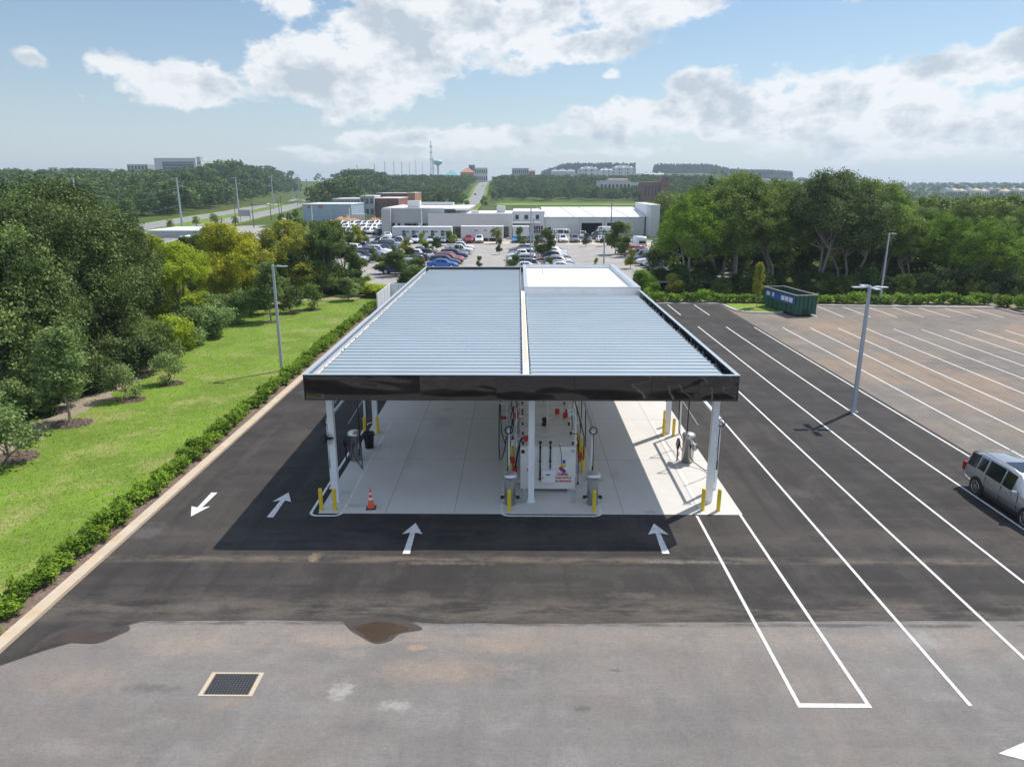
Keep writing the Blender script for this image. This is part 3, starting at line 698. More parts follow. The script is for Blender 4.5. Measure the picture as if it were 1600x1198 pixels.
    def parapet(b):
        b.b2(X0, X1, Y0, Y0 + .25, 5.6, 6.5); b.b2(X0, X1, Y1 - .3, Y1, 5.6, 6.5); b.b2(X0, X0 + .25, Y0 + .25, Y1 - .3, 5.6, 6.5); b.b2(X1 - .3, X1, Y0 + .25, Y1 - .3, 5.6, 6.5)
        # sloped cant strips inside
        b.add([(X1 - .3, Y0 + .25, 6.3), (X1 - .3, Y1 - .3, 6.3), (X1 - .95, Y1 - .3, 6.0), (X1 - .95, Y0 + .25, 6.0)], [(0, 1, 2, 3)])
        b.add([(X0 + .25, Y1 - .3, 6.3), (X1 - .3, Y1 - .3, 6.3), (X1 - .3, Y1 - .9, 6.0), (X0 + .25, Y1 - .9, 6.0)], [(0, 1, 2, 3)])
    bb(parapet, 'parapet', M['membrane'])
    bb(lambda b: (b.b2(X0 - .03, X1 + .03, Y0 - .04, Y0 + .28, 6.503, 6.55), b.b2(X0 - .03, X1 + .03, Y1 - .33, Y1 + .03, 6.503, 6.55), b.b2(X0 - .03, X0 + .28, Y0 + .28, Y1 - .33, 6.503, 6.55), b.b2(X1 - .33, X1 + .03, Y0 + .28, Y1 - .33, 6.503, 6.55)), 'parapet_cap', M['pole'])
    bb(lambda b: b.b2(X0 + .2, X1 - .2, Y0 + .2, Y1 - .2, 5.95, 6.0), 'flat_roof', M['membrane'])
    bb(lambda b: b.cyl((2.2, 64.0, 6), (2.2, 64.0, 6.5), .035, n=8), 'vent_stub', M['kerb']); bb(lambda b: b.cyl((1.85, 60.0, 6), (1.85, 60, 6.35), .03, n=8), 'vent_stub', M['kerb'])
    # steel beams below the deck
    for y in (29.42, 38.6, 47.9, 57.2, 66.3): bb(lambda b: b.b2(-8.5, 8.7, y - .1, y + .1, 5.4, 5.78), 'roof_beam', M['white'])
    # tank room walls under the flat roof
    bb(lambda b: (b.b2(1.2, 8.2, 56.5, 56.7, .02, 5.4), b.b2(1.2, 8.2, 66.8, 67.0, .02, 5.4), b.b2(1.2, 1.4, 56.7, 66.8, .02, 5.4), b.b2(8.0, 8.2, 56.7, 66.8, .02, 5.4)), 'service_room_wall', M['stucco'])
build_canopy()

# ------------------------------------------------------------------ diesel tanks
def text_mesh(s, size, m, parent, loc, rot=(math.pi / 2, 0, 0), name='lettering', bold=0.012):
    cu = bpy.data.curves.new(name, 'FONT'); cu.body = s; cu.size = size; cu.extrude = 0.002; cu.offset = bold
    cu.align_x = 'CENTER'; cu.align_y = 'CENTER'
    t = bpy.data.objects.new('tmp', cu); COL.objects.link(t)
    dg = bpy.context.evaluated_depsgraph_get(); me = bpy.data.meshes.new_from_object(t.evaluated_get(dg)); me.name = name
    bpy.data.objects.remove(t); me.materials.clear(); me.materials.append(m)
    o = bpy.data.objects.new(name, me); COL.objects.link(o); o.parent = parent; o.location = loc; o.rotation_euler = rot
    return o
def build_tank(y0, y1, label, front):
    T = thing('diesel_tank', label, 'storage tank', (1.38, y0, 0))
    hw = 1.26; D = y1 - y0; z1 = 2.27
    b = MB(); b.b2(-hw, hw, 0, D, .20, z1); bevel(b.build('tank_body', M['tank'], T), .025)
    b = MB(); b.b2(-hw + .1, -hw + .35, .1, D - .1, .014, .2); b.b2(hw - .35, hw - .1, .1, D - .1, .014, .2); b.build('skid', M['galv'], T)
    def lug(x, y):
        c = MB(); c.b2(x - .03, x + .03, y - .04, y + .04, z1, z1 + .10); c.b2(x - .06, x + .06, y - .03, y + .03, z1 + .10, z1 + .15); c.build('lifting_lug', M['blackm'], T)
    for y in (.25, 1.6, 3.0, D - .3):
        for x in (-hw + .12, hw - .12): lug(x, y)
    for y in (1.35, 3.1):
        c = MB(); c.b2(-hw + .15, hw - .15, y - .012, y + .012, z1 + .004, z1 + .016); c.build('top_seam', M['galv'], T)
    if front:
        # vents, pipes, gauge
        for x, top in ((-.36, .62), (.10, .85)):
            c = MB(); c.cyl((x, -.09, .78 if x < 0 else 1.25), (x, -.09, z1 + .22), .035, n=10); c.lathe([(.0, .12), (.07, .1), (.07, .0), (.0, 0)], (x, -.09, z1 + .2), 12); c.lathe([(.055, 0), (.055, .05)], (x, -.09, z1 - .02), 12)
            c.box((x, -.05, 1.6), (.12, .08, .04)); c.build('vent_pipe', M['black'], T)
        c = MB(); c.b2(-.30, .33, -.32, 0, .64, 1.22); o = bevel(c.build('fill_box', M['white'], T), .02)
        c = MB(); c.b2(-.27, .30, -.335, -.325, .67, 1.13); c.build('lid', M['tank'], o)
        c = MB(); c.b2(-.10, .10, -.342, -.337, 1.02, 1.08); c.build('sticker', M['blue'], o)
        c = MB(); c.b2(-.25, -.22, -.35, -.337, .88, .95); c.build('latch', M['blackm'], o)
        # hazard diamond: red left, blue bottom, yellow right
        s = .115; cx, cz = .66, 1.24
        def dia(x, z, m, k=s):
            c = MB(); c.add([(x - k, -.006, z), (x, -.006, z - k), (x + k, -.006, z), (x, -.006, z + k), (x - k, 0, z), (x, 0, z - k), (x + k, 0, z), (x, 0, z + k)], [(0, 1, 2, 3), (0, 4, 5, 1), (1, 5, 6, 2), (2, 6, 7, 3), (3, 7, 4, 0)]); c.build('hazard_mark', m, T)
        dia(cx - .06, cz - .02, M['red'], .125); dia(cx + .07, cz - .14, M['blue'], .125); dia(cx + .07, cz + .12, M['yellow'], .125); dia(cx + .2, cz, M['reflect'], .12)
        text_mesh('DIESEL', .17, M['red'], T, (.70, -.004, .93), bold=.008)
        text_mesh('COMBUSTIBLE', .115, M['red'], T, (.70, -.004, .76), bold=.005)
        text_mesh('NO SMOKING', .125, M['red'], T, (.70, -.004, .60), bold=.006)
        dia(-1.0 + .12, 1.16, M['red'], .10); dia(-.36, .70, M['red'], .10)
        c = MB(); c.b2(-1.22, -1.07, -.05, 0, 1.98, 2.12); c.build('junction_box', M['blackm'], T)
        c = MB(); c.lathe([(0, 0), (.085, 0), (.085, .04), (0, .04)], n=16); g = c.build('gauge', M['steel'], T, (.55, -.03, z1 + .14)); g.rotation_euler = (math.pi / 2, 0, 0)
        c = MB(); c.tube([(.52, -.02, z1 + .1), (.56, -.05, z1 - .1), (.62, -.03, 1.8), (.60, -.03, 1.45), (.66, -.03, 1.35)], .012, 6); c.build('gauge_cable', M['black'], T)
        c = MB(); c.b2(.68, .79, -.06, 0, 1.50, 1.64); c.build('switch_box', M['blue'], T)
        c = MB(); c.cyl((.10, -.05, z1 + .28), (-.5, -.05, z1 + .30), .012, n=6); c.build('conduit', M['galv'], T)
        c = MB(); c.b2(1.05, 1.22, -.012, 0, 2.0, 2.14); c.build('data_plate', M['galv'], T)
    # top gear
    c = MB(); c.lathe([(0, .02), (.14, .02), (.14, .14), (.11, .16), (.11, .26), (.15, .28), (.15, .36), (.08, .42), (0, .42)], (-.05, 3.0, z1), 18); c.build('emergency_vent', M['blackm'], T)
    c = MB(); c.cyl((.02, 2.0, z1), (.02, 2.0, z1 + 1.9), .035, n=10); c.cyl((.02, 2.0, z1 + .2), (.02, 2.0, z1 + .32), .07, n=10); c.build('riser_pipe', M['steel'], T)
    for x, y in ((-1.45, 3.9), (1.02, 4.0), (.65, 4.6)):
        c = MB(); c.box((x, y, z1 + .22), (.22, .2, .26)); c.cyl((x - .06, y, z1), (x - .06, y, z1 + .2), .03, n=8); bevel(c.build('valve_actuator', M['red'], T), .02)
    if front:
        c = MB(); c.box((-.98, .75, z1 + .16), (.24, .2, .2)); c.cyl((-.98, .75, z1), (-.98, .75, z1 + .1), .04, n=8); bevel(c.build('valve_actuator', M['red'], T), .02)
        c = MB(); c.box((-1.52, .35, .95), (.26, .3, .34)); bevel(c.build('pump_motor', M['red'], T), .03)
        c = MB(); c.tube([(-1.5, .4, 1.1), (-1.42, .2, 1.7), (-1.28, .6, 2.15), (-1.2, .75, 2.42), (-1.0, .75, 2.45)], .045, 8); c.build('supply_pipe', M['blackm'], T)
        c = MB(); c.cyl((-1.42, .9, 1.6), (-1.42, .9, 1.9), .09, n=12); c.cyl((-1.35, 1.1, 2.3), (-1.35, 1.1, 2.5), .07, n=12); c.tube([(-1.42, .9, 1.9), (-1.42, 1.0, 2.2), (-1.35, 1.1, 2.3)], .03, 6); c.build('filter', M['steel'], T)
        c = MB(); c.b2(-1.7, -1.35, 2.2, 2.23, 1.5, 1.8); c.build('warning_plate', M['white'], T)
    return T
build_tank(30.3, 35.06, 'front white diesel tank with DIESEL lettering and a small white fill box on its end', True)
build_tank(35.14, 39.9, 'second white diesel tank behind the lettered one under the canopy', False)
build_tank(39.98, 44.7, 'third white diesel tank farthest back under the canopy', False)

# ------------------------------------------------------------------ forecourt gear
def bollard_proto():
    T = thing('bollard', '', 'bollard', (0, 0, 0), 0, 'yellow bollards guarding the canopy columns and tanks')
    b = MB(); n = 16
    b.lathe([(.085, 0), (.085, .92), (.083, .96), (.068, 1.0), (.035, 1.022), (0, 1.03)], n=20); b.build('post', M['yellow'], T)
    b = MB(); b.lathe([(.12, 0), (.115, .018), (.09, .022)], n=20); b.build('collar', M['kerb2'], T)
    return T
bol = bollard_proto(); first = True
BOL = [(-8.6, 28.42, 'yellow bollard left of the front left white canopy column'), (-8.0, 28.42, 'yellow bollard right of the front left white canopy column, nearest the orange cone'),
       (-.37, 28.38, 'yellow bollard in front of the left steel drum before the lettered tank'), (3.32, 28.3, 'yellow bollard in front of the right steel drum before the lettered tank'),
       (8.1, 28.55, 'yellow bollard left of the front right white canopy column in the sun'), (8.77, 28.5, 'yellow bollard right of the front right white canopy column in the sun'),
       (-8.75, 38.3, 'yellow bollard on the outer side of the second left column beyond the black bin'), (-8.02, 38.35, 'yellow bollard on the inner side of the second left column beyond the black bin'), (-8.5, 39.9, 'yellow bollard hidden partly behind the second left column'),
       (8.28, 38.15, 'yellow bollard left of the second right column'), (8.84, 38.15, 'yellow bollard right of the second right column'), (8.62, 39.7, 'yellow bollard just behind the second right column'),
       (3.22, 32.8, 'yellow bollard beside the right flank of the tanks, nearest of its four'), (3.22, 34.1, 'yellow bollard beside the right flank of the tanks, second of its four'), (3.2, 35.5, 'yellow bollard beside the right flank of the tanks, third of its four'), (3.18, 37.0, 'yellow bollard beside the right flank of the tanks, farthest of its four'),
       (-.28, 33.2, 'yellow bollard beside the left flank of the tanks, nearer of its two'), (-.25, 36.6, 'yellow bollard beside the left flank of the tanks, farther of its two')]
for x, y, lb in BOL:
    tall = 1.35 if 'flank' in lb else 1.0
    if first: bol.location = (x, y, .014); bol['label'] = lb; first = False
    else: dup(bol, (x, y, .014), 0, (1, 1, tall), lb)

def drum(x, y, label):
    T = thing('filter_drum', label, 'fuel filter', (x, y, .014), 0, 'stainless drums in front of the tanks')
    b = MB(); b.lathe([(0, 0), (.25, 0), (.25, 1.12), (.31, 1.2)], n=28); b.build('body', M['steel'], T)
    b = MB(); b.lathe([(.31, 1.2), (.33, 1.205), (.33, 1.40), (.29, 1.47), (.18, 1.53), (0, 1.56)], n=28); b.build('domed_lid', M['steel'], T)
    for s in (-1, 1):
        b = MB(); b.box((s * .38, 0, 1.12), (.16, .1, .09)); b.cyl((s * .25, 0, 1.12), (s * .34, 0, 1.12), .03, n=8); b.build('side_bracket', M['galv'], T)
        b = MB(); b.cyl((s * .24, -.02, .35), (s * .36, -.02, .33), .045, n=10); b.lathe([(0, -.06), (.07, -.06), (.07, .06), (0, .06)], (s * .36, -.02, .33), 12); b.build('drain_cap', M['black'], T)
    return T
drum(-.34, 29.1, 'stainless steel drum with domed lid at the front left corner of the lettered tank')
drum(3.33, 29.15, 'stainless steel drum with domed lid at the front right corner of the lettered tank')
for x, lb in ((.29, 'small galvanised pipe stand on the slab left of the centre column'), (2.5, 'small galvanised pipe stand on the slab by the right steel drum')):
    T = thing('pipe_stand', lb, 'pipe stand', (x, 29.2, .014), 0, 'pipe stands before the tank')
    b = MB(); b.cyl((-.07, 0, 0), (-.07, 0, .5), .022, n=8); b.cyl((.07, 0, 0), (.07, 0, .5), .022, n=8); b.b2(-.12, .12, -.03, .03, .48, .52); b.build('frame', M['galv'], T)
    b = MB(); b.cyl((0, 0, .2), (0, 0, .68), .03, n=10); b.lathe([(0, 0), (.06, 0), (.06, .08), (0, .1)], (0, 0, .6), 12); b.build('valve', M['galv'], T)
    b = MB(); s = 1 if x > 1 else -1
    b.tube([(0, 0, .3), (s * .2, .02, .22), (s * .55, -.02, .26)], .02, 6); b.build('pipe', M['galv'], T)

def sag(p, q, drop, n=14):
    p, q = Vector(p), Vector(q); return [p.lerp(q, i / n) - Vector((0, 0, drop * 4 * (i / n) * (1 - i / n))) for i in range(n + 1)]
def gantry(x, y0, y1, h, side, label, reel=True, inner=0.6):
    "hose gantry: two posts, a long rail, arms reaching over the island, hoses and a coil"
    T = thing('hose_gantry', label, 'hose gantry', (x, y0, .014), 0, 'hose gantries along the fuelling islands')
    D = y1 - y0; w = .055
    for y in (0, D):
        b = MB(); b.b2(-w, w, y - w, y + w, 0, h); b.b2(-.12, .12, y - .12, y + .12, 0, .02); bevel(b.build('post', M['white'], T), .008)
    b = MB(); b.b2(-w, w, -w, D + w, h, h + .11); b.build('rail', M['galv'], T)
    for y in (D * .45, D * .72):
        b = MB(); b.b2(min(0, side * inner), max(0, side * inner), y - .035, y + .035, h + .11, h + .17); b.build('arm', M['galv'], T)
    b = MB(); b.tube([(-w * side, D * .52, h * .55), (-w * side * .5, D * .98, h * .62)], .02, 6); b.build('brace', M['galv'], T)
    # round ring coil at the near top
    b = MB(); R = .17
    b.tube([(0.02 + R * math.cos(t), -.09, h + .02 + R * math.sin(t)) for t in [i * math.pi * 2 / 16 for i in range(17)]], .028, 6, caps=False); b.build('hose_ring', M['black'], T)
    b = MB(); b.tube([(side * .02, -.12, h - .12), (side * .05, -.13, h * .75), (side * .03, -.14, h * .45)], .02, 6); b.cyl((side * .03, -.14, h * .45), (side * .03, -.14, h * .32), .035, n=8); b.build('drop_hose', M['black'], T)
    # coiled air hose down the post
    pts = [(side * .09 + .035 * math.cos(t * 1.0), .02 + .035 * math.sin(t), h * .18 + (t / 90) * h * .42) for t in np.arange(0, 90, .6)]
    b = MB(); b.tube(pts, .011, 4, caps=False); b.build('coiled_hose', M['green_hose'], T)
    pts = [(side * .09 + .035 * math.cos(t * 1.0), D - .1 + .035 * math.sin(t), h * .30 + (t / 90) * h * .42) for t in np.arange(0, 90, .6)]
    b = MB(); b.tube(pts, .011, 4, caps=False); b.build('coiled_hose', M['green_hose'], T)
    # air connection cluster
    b = MB(); b.box((side * .09, -.02, h * .17), (.09, .07, .12)); b.cyl((side * .09, -.02, h * .1), (side * .09, -.02, h * .17), .03, n=8); b.box((side * .09, -.02, h * .62), (.08, .07, .09)); b.build('regulator', M['galv'], T)
    # big hanging fuel hoses
    b = MB(); X = side * inner
    b.tube([(X, D * .45, h + .1), (X + side * .02, D * .45 - .05, h * .7), (X + side * .03, D * .45 - .1, h * .34), (X, D * .45 - .05, .30), (X - side * .10, D * .45 + .15, .22), (X - side * .22, D * .45 + .35, .55), (X - side * .3, D * .45 + .5, 1.0)], .028, 8); b.build('fuel_hose', M['black'], T)
    b = MB(); b.tube([(X, D * .72, h + .1), (X, D * .72 - .05, h * .65), (X - side * .05, D * .72 - .05, h * .3), (X - side * .25, D * .66, .5), (X - side * .35, D * .62, 1.05)], .028, 8); b.build('fuel_hose', M['black'], T)
    return T
gantry(-8.72, 30.75, 38.4, 3.3, 1, 'white hose gantry with long overhead rail and black hoses on the shaded left island')
gantry(9.22, 30.75, 38.4, 3.3, -1, 'white hose gantry with long overhead rail casting a shadow on the sunny right island')
gantry(-.42, 30.2, 38.2, 3.1, -1, 'tall hose gantry with black hoses along the left flank of the white tanks', inner=.5)
gantry(3.38, 30.3, 38.2, 3.05, 1, 'tall hose gantry with overhead rail along the right flank of the white tanks', inner=.001)

def dispenser(x, y, side, label):
    T = thing('fuel_dispenser', label, 'dispenser', (x, y, .014), 0, 'cylindrical dispensers on the side islands')
    b = MB(); b.lathe([(0, 0), (.30, 0), (.30, 1.36), (.34, 1.37)], n=28); b.build('cylinder_body', M['steel'], T)
    b = MB(); b.lathe([(.34, 1.37), (.345, 1.46), (.30, 1.54), (.16, 1.60), (0, 1.62)], n=28); b.build('lid', M['steel'], T)
    b = MB(); b.box((side * .30, -.14, .85), (.14, .18, .34)); b.build('nozzle_holder', M['galv'], T)
    b = MB(); b.box((side * .38, -.18, 1.0), (.05, .16, .09), rx=.5); b.cyl((side * .38, -.24, .95), (side * .38, -.30, .78), .02, n=6); b.build('nozzle', M['black'], T)
    b = MB(); b.tube([(0, -.31, 1.05), (.0, -.40, .8), (side * .02, -.42, .45), (side * .18, -.60, .22), (side * .42, -.90, .10), (side * .62, -1.3, .05), (side * .74, -1.7, .25), (side * .75, -1.75, 1.2), (side * .72, -1.72, 2.2), (side * .7, -1.7, 3.1)], .025, 8); b.build('dispensing_hose', M['black'], T)
    b = MB(); b.tube(sag((side * .1, -.33, 1.02), (-side * .42, .1, .95), .5), .022, 8); b.build('return_hose', M['black'], T)
    b = MB(); b.box((-side * .5, .1, .95), (.12, .34, .5), rx=.6); b.cyl((-side * .5, .1, 0), (-side * .5, .1, .8), .035, n=8); b.build('meter', M['blackm'], T)
    return T
dispenser(-8.42, 34.35, 1, 'round stainless fuel dispenser with looping hose on the shaded left island beside the bin')
dispenser(8.72, 34.2, 1, 'round stainless fuel dispenser with looping black hose on the sunny right island')

T = thing('trash_can', 'black plastic trash can standing behind the left island dispenser', 'trash can', (-8.05, 36.1, .014))
b = MB(); b.lathe([(0, 0), (.23, 0), (.29, .82), (.31, .83), (.31, .87), (.285, .87), (.22, .06), (0, .06)], n=24); b.build('bin', M['bincan'], T)
for s in (-1, 1):
    b = MB(); b.box((s * .31, 0, .74), (.05, .14, .07)); b.build('handle', M['bincan'], T)
T = thing('wall_fan', 'round dark wire guard fan clamped to the front left white column', 'fan', (-8.36, 29.2, 3.05))
b = MB()
for r in (.27, .2, .13, .06): b.tube([(r * math.cos(t), -.02 - .05 * (1 - r / .27), r * math.sin(t)) for t in [i * math.pi / 10 for i in range(21)]], .008, 4, caps=False)
for i in range(16): t = i * math.pi / 8; b.cyl((0, -.07, 0), (.27 * math.cos(t), -.02, .27 * math.sin(t)), .005, n=4)
b.build('guard', M['blackm'], T)
b = MB()
for i in range(3): b.box((.11 * math.cos(i * 2.094), -.02, .11 * math.sin(i * 2.094)), (.2, .012, .11), ry=-i * 2.094)
b.build('blades', M['bincan'], T)
b = MB(); b.cyl((0, -.03, 0), (0, .16, 0), .08, n=14); b.box((.12, .04, 0), (.34, .06, .05)); b.build('motor', M['black'], T)
T = thing('traffic_cone', 'orange traffic cone with two white collars on the shaded concrete slab', 'traffic cone', (-6.46, 28.62, .014), .1)
b = MB(); b.lathe([(.165, .04), (.135, .22), (.105, .42)], n=24); b.lathe([(.088, .53), (.066, .67)], n=24); b.lathe([(.054, .75), (.03, .92), (.02, .94), (0, .94)], n=24); b.build('cone_body', M['orange'], T)
b = MB(); b.lathe([(.107, .42), (.09, .53)], n=24); b.lathe([(.068, .67), (.056, .75)], n=24); b.build('white_collar', M['reflect'], T)
b = MB(); b.box((0, 0, .02), (.42, .42, .04)); bevel(b.build('base', M['black'], T), .01)
T = thing('warning_sign', 'small red horizontal sign on a bracket left of the tanks', 'sign', (-.78, 36.4, 0))
b = MB(); b.b2(-.17, .17, -.01, .01, 1.55, 1.72); b.build('plate', M['red'], T)
b = MB(); b.cyl((.1, .03, .014), (.1, .03, 1.75), .018, n=8); b.build('post', M['galv'], T)

for sx, lb in ((-1, 'row of upright pipes, valves and black hoses along the left flank of the tanks'), (1, 'row of upright pipes, valves and black hoses along the right flank of the tanks')):
    T = thing('pipe_manifold', lb, 'pipework', (1.38 + sx * 1.5, 30.9, .014), 0, 'pipework along the tanks')
    g = random.Random(8 + sx)
    for k in range(9):
        y = .4 + k * .95; h = g.uniform(1.7, 3.3); x = g.uniform(-.1, .12) * sx; r = g.choice((.02, .03, .045))
        b = MB(); b.tube([(x, y, 0), (x, y, h), (x - sx * .12, y, h + .1), (x - sx * .35, y, h + .1)], r, 8); b.cyl((x, y, h * .55), (x, y, h * .55 + .12), r * 2, n=10); b.cyl((x, y, .02), (x, y, .06), r * 2.4, n=10); b.build('riser_pipe', g.choice((M['steel'], M['black'], M['galv'], M['white'])), T)
    for k in range(4):
        y = 1.1 + k * 1.9; z = g.uniform(.8, 2.2); b = MB(); b.box((sx * .12, y, z), (.2, .26, .26)); b.cyl((sx * .12, y, z - .3), (sx * .12, y, z), .04, n=8); bevel(b.build('valve', (M['red'], M['galv'], M['black'], M['red'])[k], T), .02)
    for k in range(3):
        y = 1.4 + k * 2.1; b = MB(); b.tube([(sx * .1, y, 2.9), (sx * .32, y + .1, 2.0), (sx * .36, y + .3, .8), (sx * .3, y + .7, .45), (sx * .15, y + 1.0, .9), (sx * .1, y + 1.1, 1.6)], .028, 8); b.build('loop_hose', M['black'], T)
    b = MB(); b.tube([(0, .2, .5), (0, 8.2, .5)], .035, 8); b.build('header_pipe', M['galv'], T)
    b = MB(); b.tube([(sx * .05, .2, 2.35), (sx * .05, 8.2, 2.35)], .025, 8); b.build('header_pipe', M['steel'], T)

# ------------------------------------------------------------------ light poles, fence, dumpster
def led_head(T, ang, z, L_=.75, arm=.35):
    c, s = math.cos(ang), math.sin(ang)
    b = MB(); b.box((c * (arm * .5), s * (arm * .5), z), (arm, .06, .05), rz=ang); b.build('arm', M['pole'], T)
    b = MB(); b.box((c * (arm + L_ / 2), s * (arm + L_ / 2), z + .01), (L_, .34, .055), rz=ang); b.box((c * (arm + .15), s * (arm + .15), z + .055), (.3, .2, .05), rz=ang); h = bevel(b.build('lamp_head', M['pole'], T), .012)
    b = MB(); b.box((c * (arm + L_ / 2 + .06), s * (arm + L_ / 2 + .06), z - .024), (L_ - .2, .26, .012), rz=ang); b.build('lens', M['reflect'], h)
def light_pole(p, h, heads, label, r=.09, z0=0, mat_=None, taper=.7, L_=.75, arm=.3, group='parking lot lamps'):
    T = thing('street_lamp', label, 'street lamp', (p[0], p[1], z0), 0, group)
    b = MB(); b.box((0, 0, h / 2), (r * 2, r * 2, h)); k = len(b.v)
    b.v = [(x * (taper if z > h / 2 else 1), y * (taper if z > h / 2 else 1), z) for x, y, z in b.v]
    bevel(b.build('pole', mat_ or M['pole'], T), .015)
    b = MB(); b.box((0, 0, .02), (r * 4, r * 4, .04)); b.box((0, 0, .07), (r * 2.6, r * 2.6, .1)); b.build('base_plate', M['pole'], T)
    b = MB(); b.lathe([(r * .8, h), (r * .8, h + .06), (0, h + .09)], n=10); b.build('cap', M['pole'], T)
    for a in heads: led_head(T, a, h - .03, L_, arm)
    return T
light_pole((-18.06, 52.45), 8.0, (0.0,), 'tall grey lamp post with a single head on the lawn edge left of the canopy', r=.105)
light_pole((21.1, 42.75), 7.85, (0, math.pi / 2, math.pi, -math.pi / 2), 'tall grey lamp post with four heads on a white line of the car park', r=.115)
light_pole((44.9, 88.0), 8.1, (0.35,), 'tall grey lamp post with one head in front of the oak thicket on the right', r=.11)

T = thing('enclosure_fence', 'white slatted enclosure fence half hidden behind the left rear corner of the canopy', 'fence', (-15.3, 76.5, 0))
b = MB()
for k in range(26): b.b2(-.03 + k * .0, .03, k * .32, k * .32 + .26, .15, 2.35)
b.build('slat_panel', M['white'], T)
b = MB()
for k in range(20): b.b2(.05 + k * .32, .31 + k * .32, 8.35, 8.41, .15, 2.35)
b.build('slat_panel', M['white'], T)
for y in (0, 2.1, 4.2, 6.3, 8.4):
    b = MB(); b.b2(-.06, .06, y - .06, y + .06, 0, 2.45); b.build('post', M['white'], T)
b = MB(); b.b2(-.05, .05, 0, 8.4, 2.36, 2.42); b.b2(.05, 6.5, 8.33, 8.43, 2.36, 2.42); b.build('top_rail', M['reflect'], T)

def build_dumpster():
    a = at(1262, 496, 0); c = at(1208, 476, 0)
    T = thing('dumpster', 'open top dark green roll off dumpster with a blue and white banner', 'dumpster', (31.2, 76.6, 0), 0.16)
    Lg, Wd, Hh, t = 7.2, 2.45, 2.25, .06; z0 = .22
    w0 = Wd / 2
    def wall(b, x0, x1, y0, y1, z0_, z1_): b.b2(x0, x1, y0, y1, z0_, z1_)
    b = MB(); wall(b, -w0, -w0 + t, 0, Lg, z0, Hh); wall(b, w0 - t, w0, 0, Lg, z0, Hh); wall(b, -w0 + t, w0 - t, 0, t, z0, Hh); wall(b, -w0 + t, w0 - t, Lg - t, Lg, z0, Hh); wall(b, -w0 + t, w0 - t, t, Lg - t, z0, z0 + .06)
    b.build('hopper', M['dgreen'], T)
    b = MB(); b.b2(-w0 - .05, -w0 + .09, -.05, Lg + .05, Hh, Hh + .09); b.b2(w0 - .09, w0 + .05, -.05, Lg + .05, Hh, Hh + .09); b.b2(-w0 + .09, w0 - .09, -.05, .09, Hh, Hh + .09); b.b2(-w0 + .09, w0 - .09, Lg - .09, Lg + .05, Hh, Hh + .09); b.build('top_rim', M['rustrim'], T)
    b = MB()
    for y in (.9, 1.9, 2.9, 3.9, 4.9, 5.9): b.b2(-w0 - .07, -w0, y - .05, y + .05, z0, 1.15); b.b2(w0, w0 + .07, y - .05, y + .05, z0, Hh)
    for x in (-.75, -.25, .25, .75): b.b2(x - .05, x + .05, -.07, 0, .45, Hh)
    b.b2(-w0, w0, -.09, 0, z0, z0 + .14); b.build('stiffener', M['dgreen'], T)
    b = MB(); b.b2(-.62, -.48, .02, Lg, .06, z0); b.b2(.48, .62, .02, Lg, .06, z0); b.build('rail', M['blackm'], T)
    for x in (-.55, .55):
        for y in (.4, Lg - .5):
            b = MB(); b.cyl((x - .13, y, .1), (x + .13, y, .1), .1, n=14); b.build('roller', M['blackm'], T)
    b = MB(); b.b2(-.3, .3, -.12, -.09, .25, .75); b.cyl((-.2, -.14, .5), (.2, -.14, .5), .04, n=8); b.build('hook_bar', M['black'], T)
    b = MB(); b.b2(-w0 - .085, -w0 - .075, .1, 6.6, 1.25, 2.15); bn = b.build('banner', M['blue'], T)
    for y, w in ((5.9, .8), (4.8, .45)):
        b = MB(); b.b2(-w0 - .092, -w0 - .087, y - w / 2, y + w / 2, 1.5, 1.95)
        b.build('white_panel', M['reflect'], bn)
    b = MB()
    for k in range(3): b.b2(-w0 - .092, -w0 - .087, 2.65 - k * .85 - .36, 2.65 - k * .85 + .36, 1.42 - .0, 1.92)
    b.build('white_panel', M['reflect'], bn)
    b = MB(); b.b2(-w0 - .097, -w0 - .094, 1.5, 2.1, 1.35, 1.45); b.build('red_mark', M['red'], bn)
build_dumpster()

# ------------------------------------------------------------------ vehicles
VEH = {}
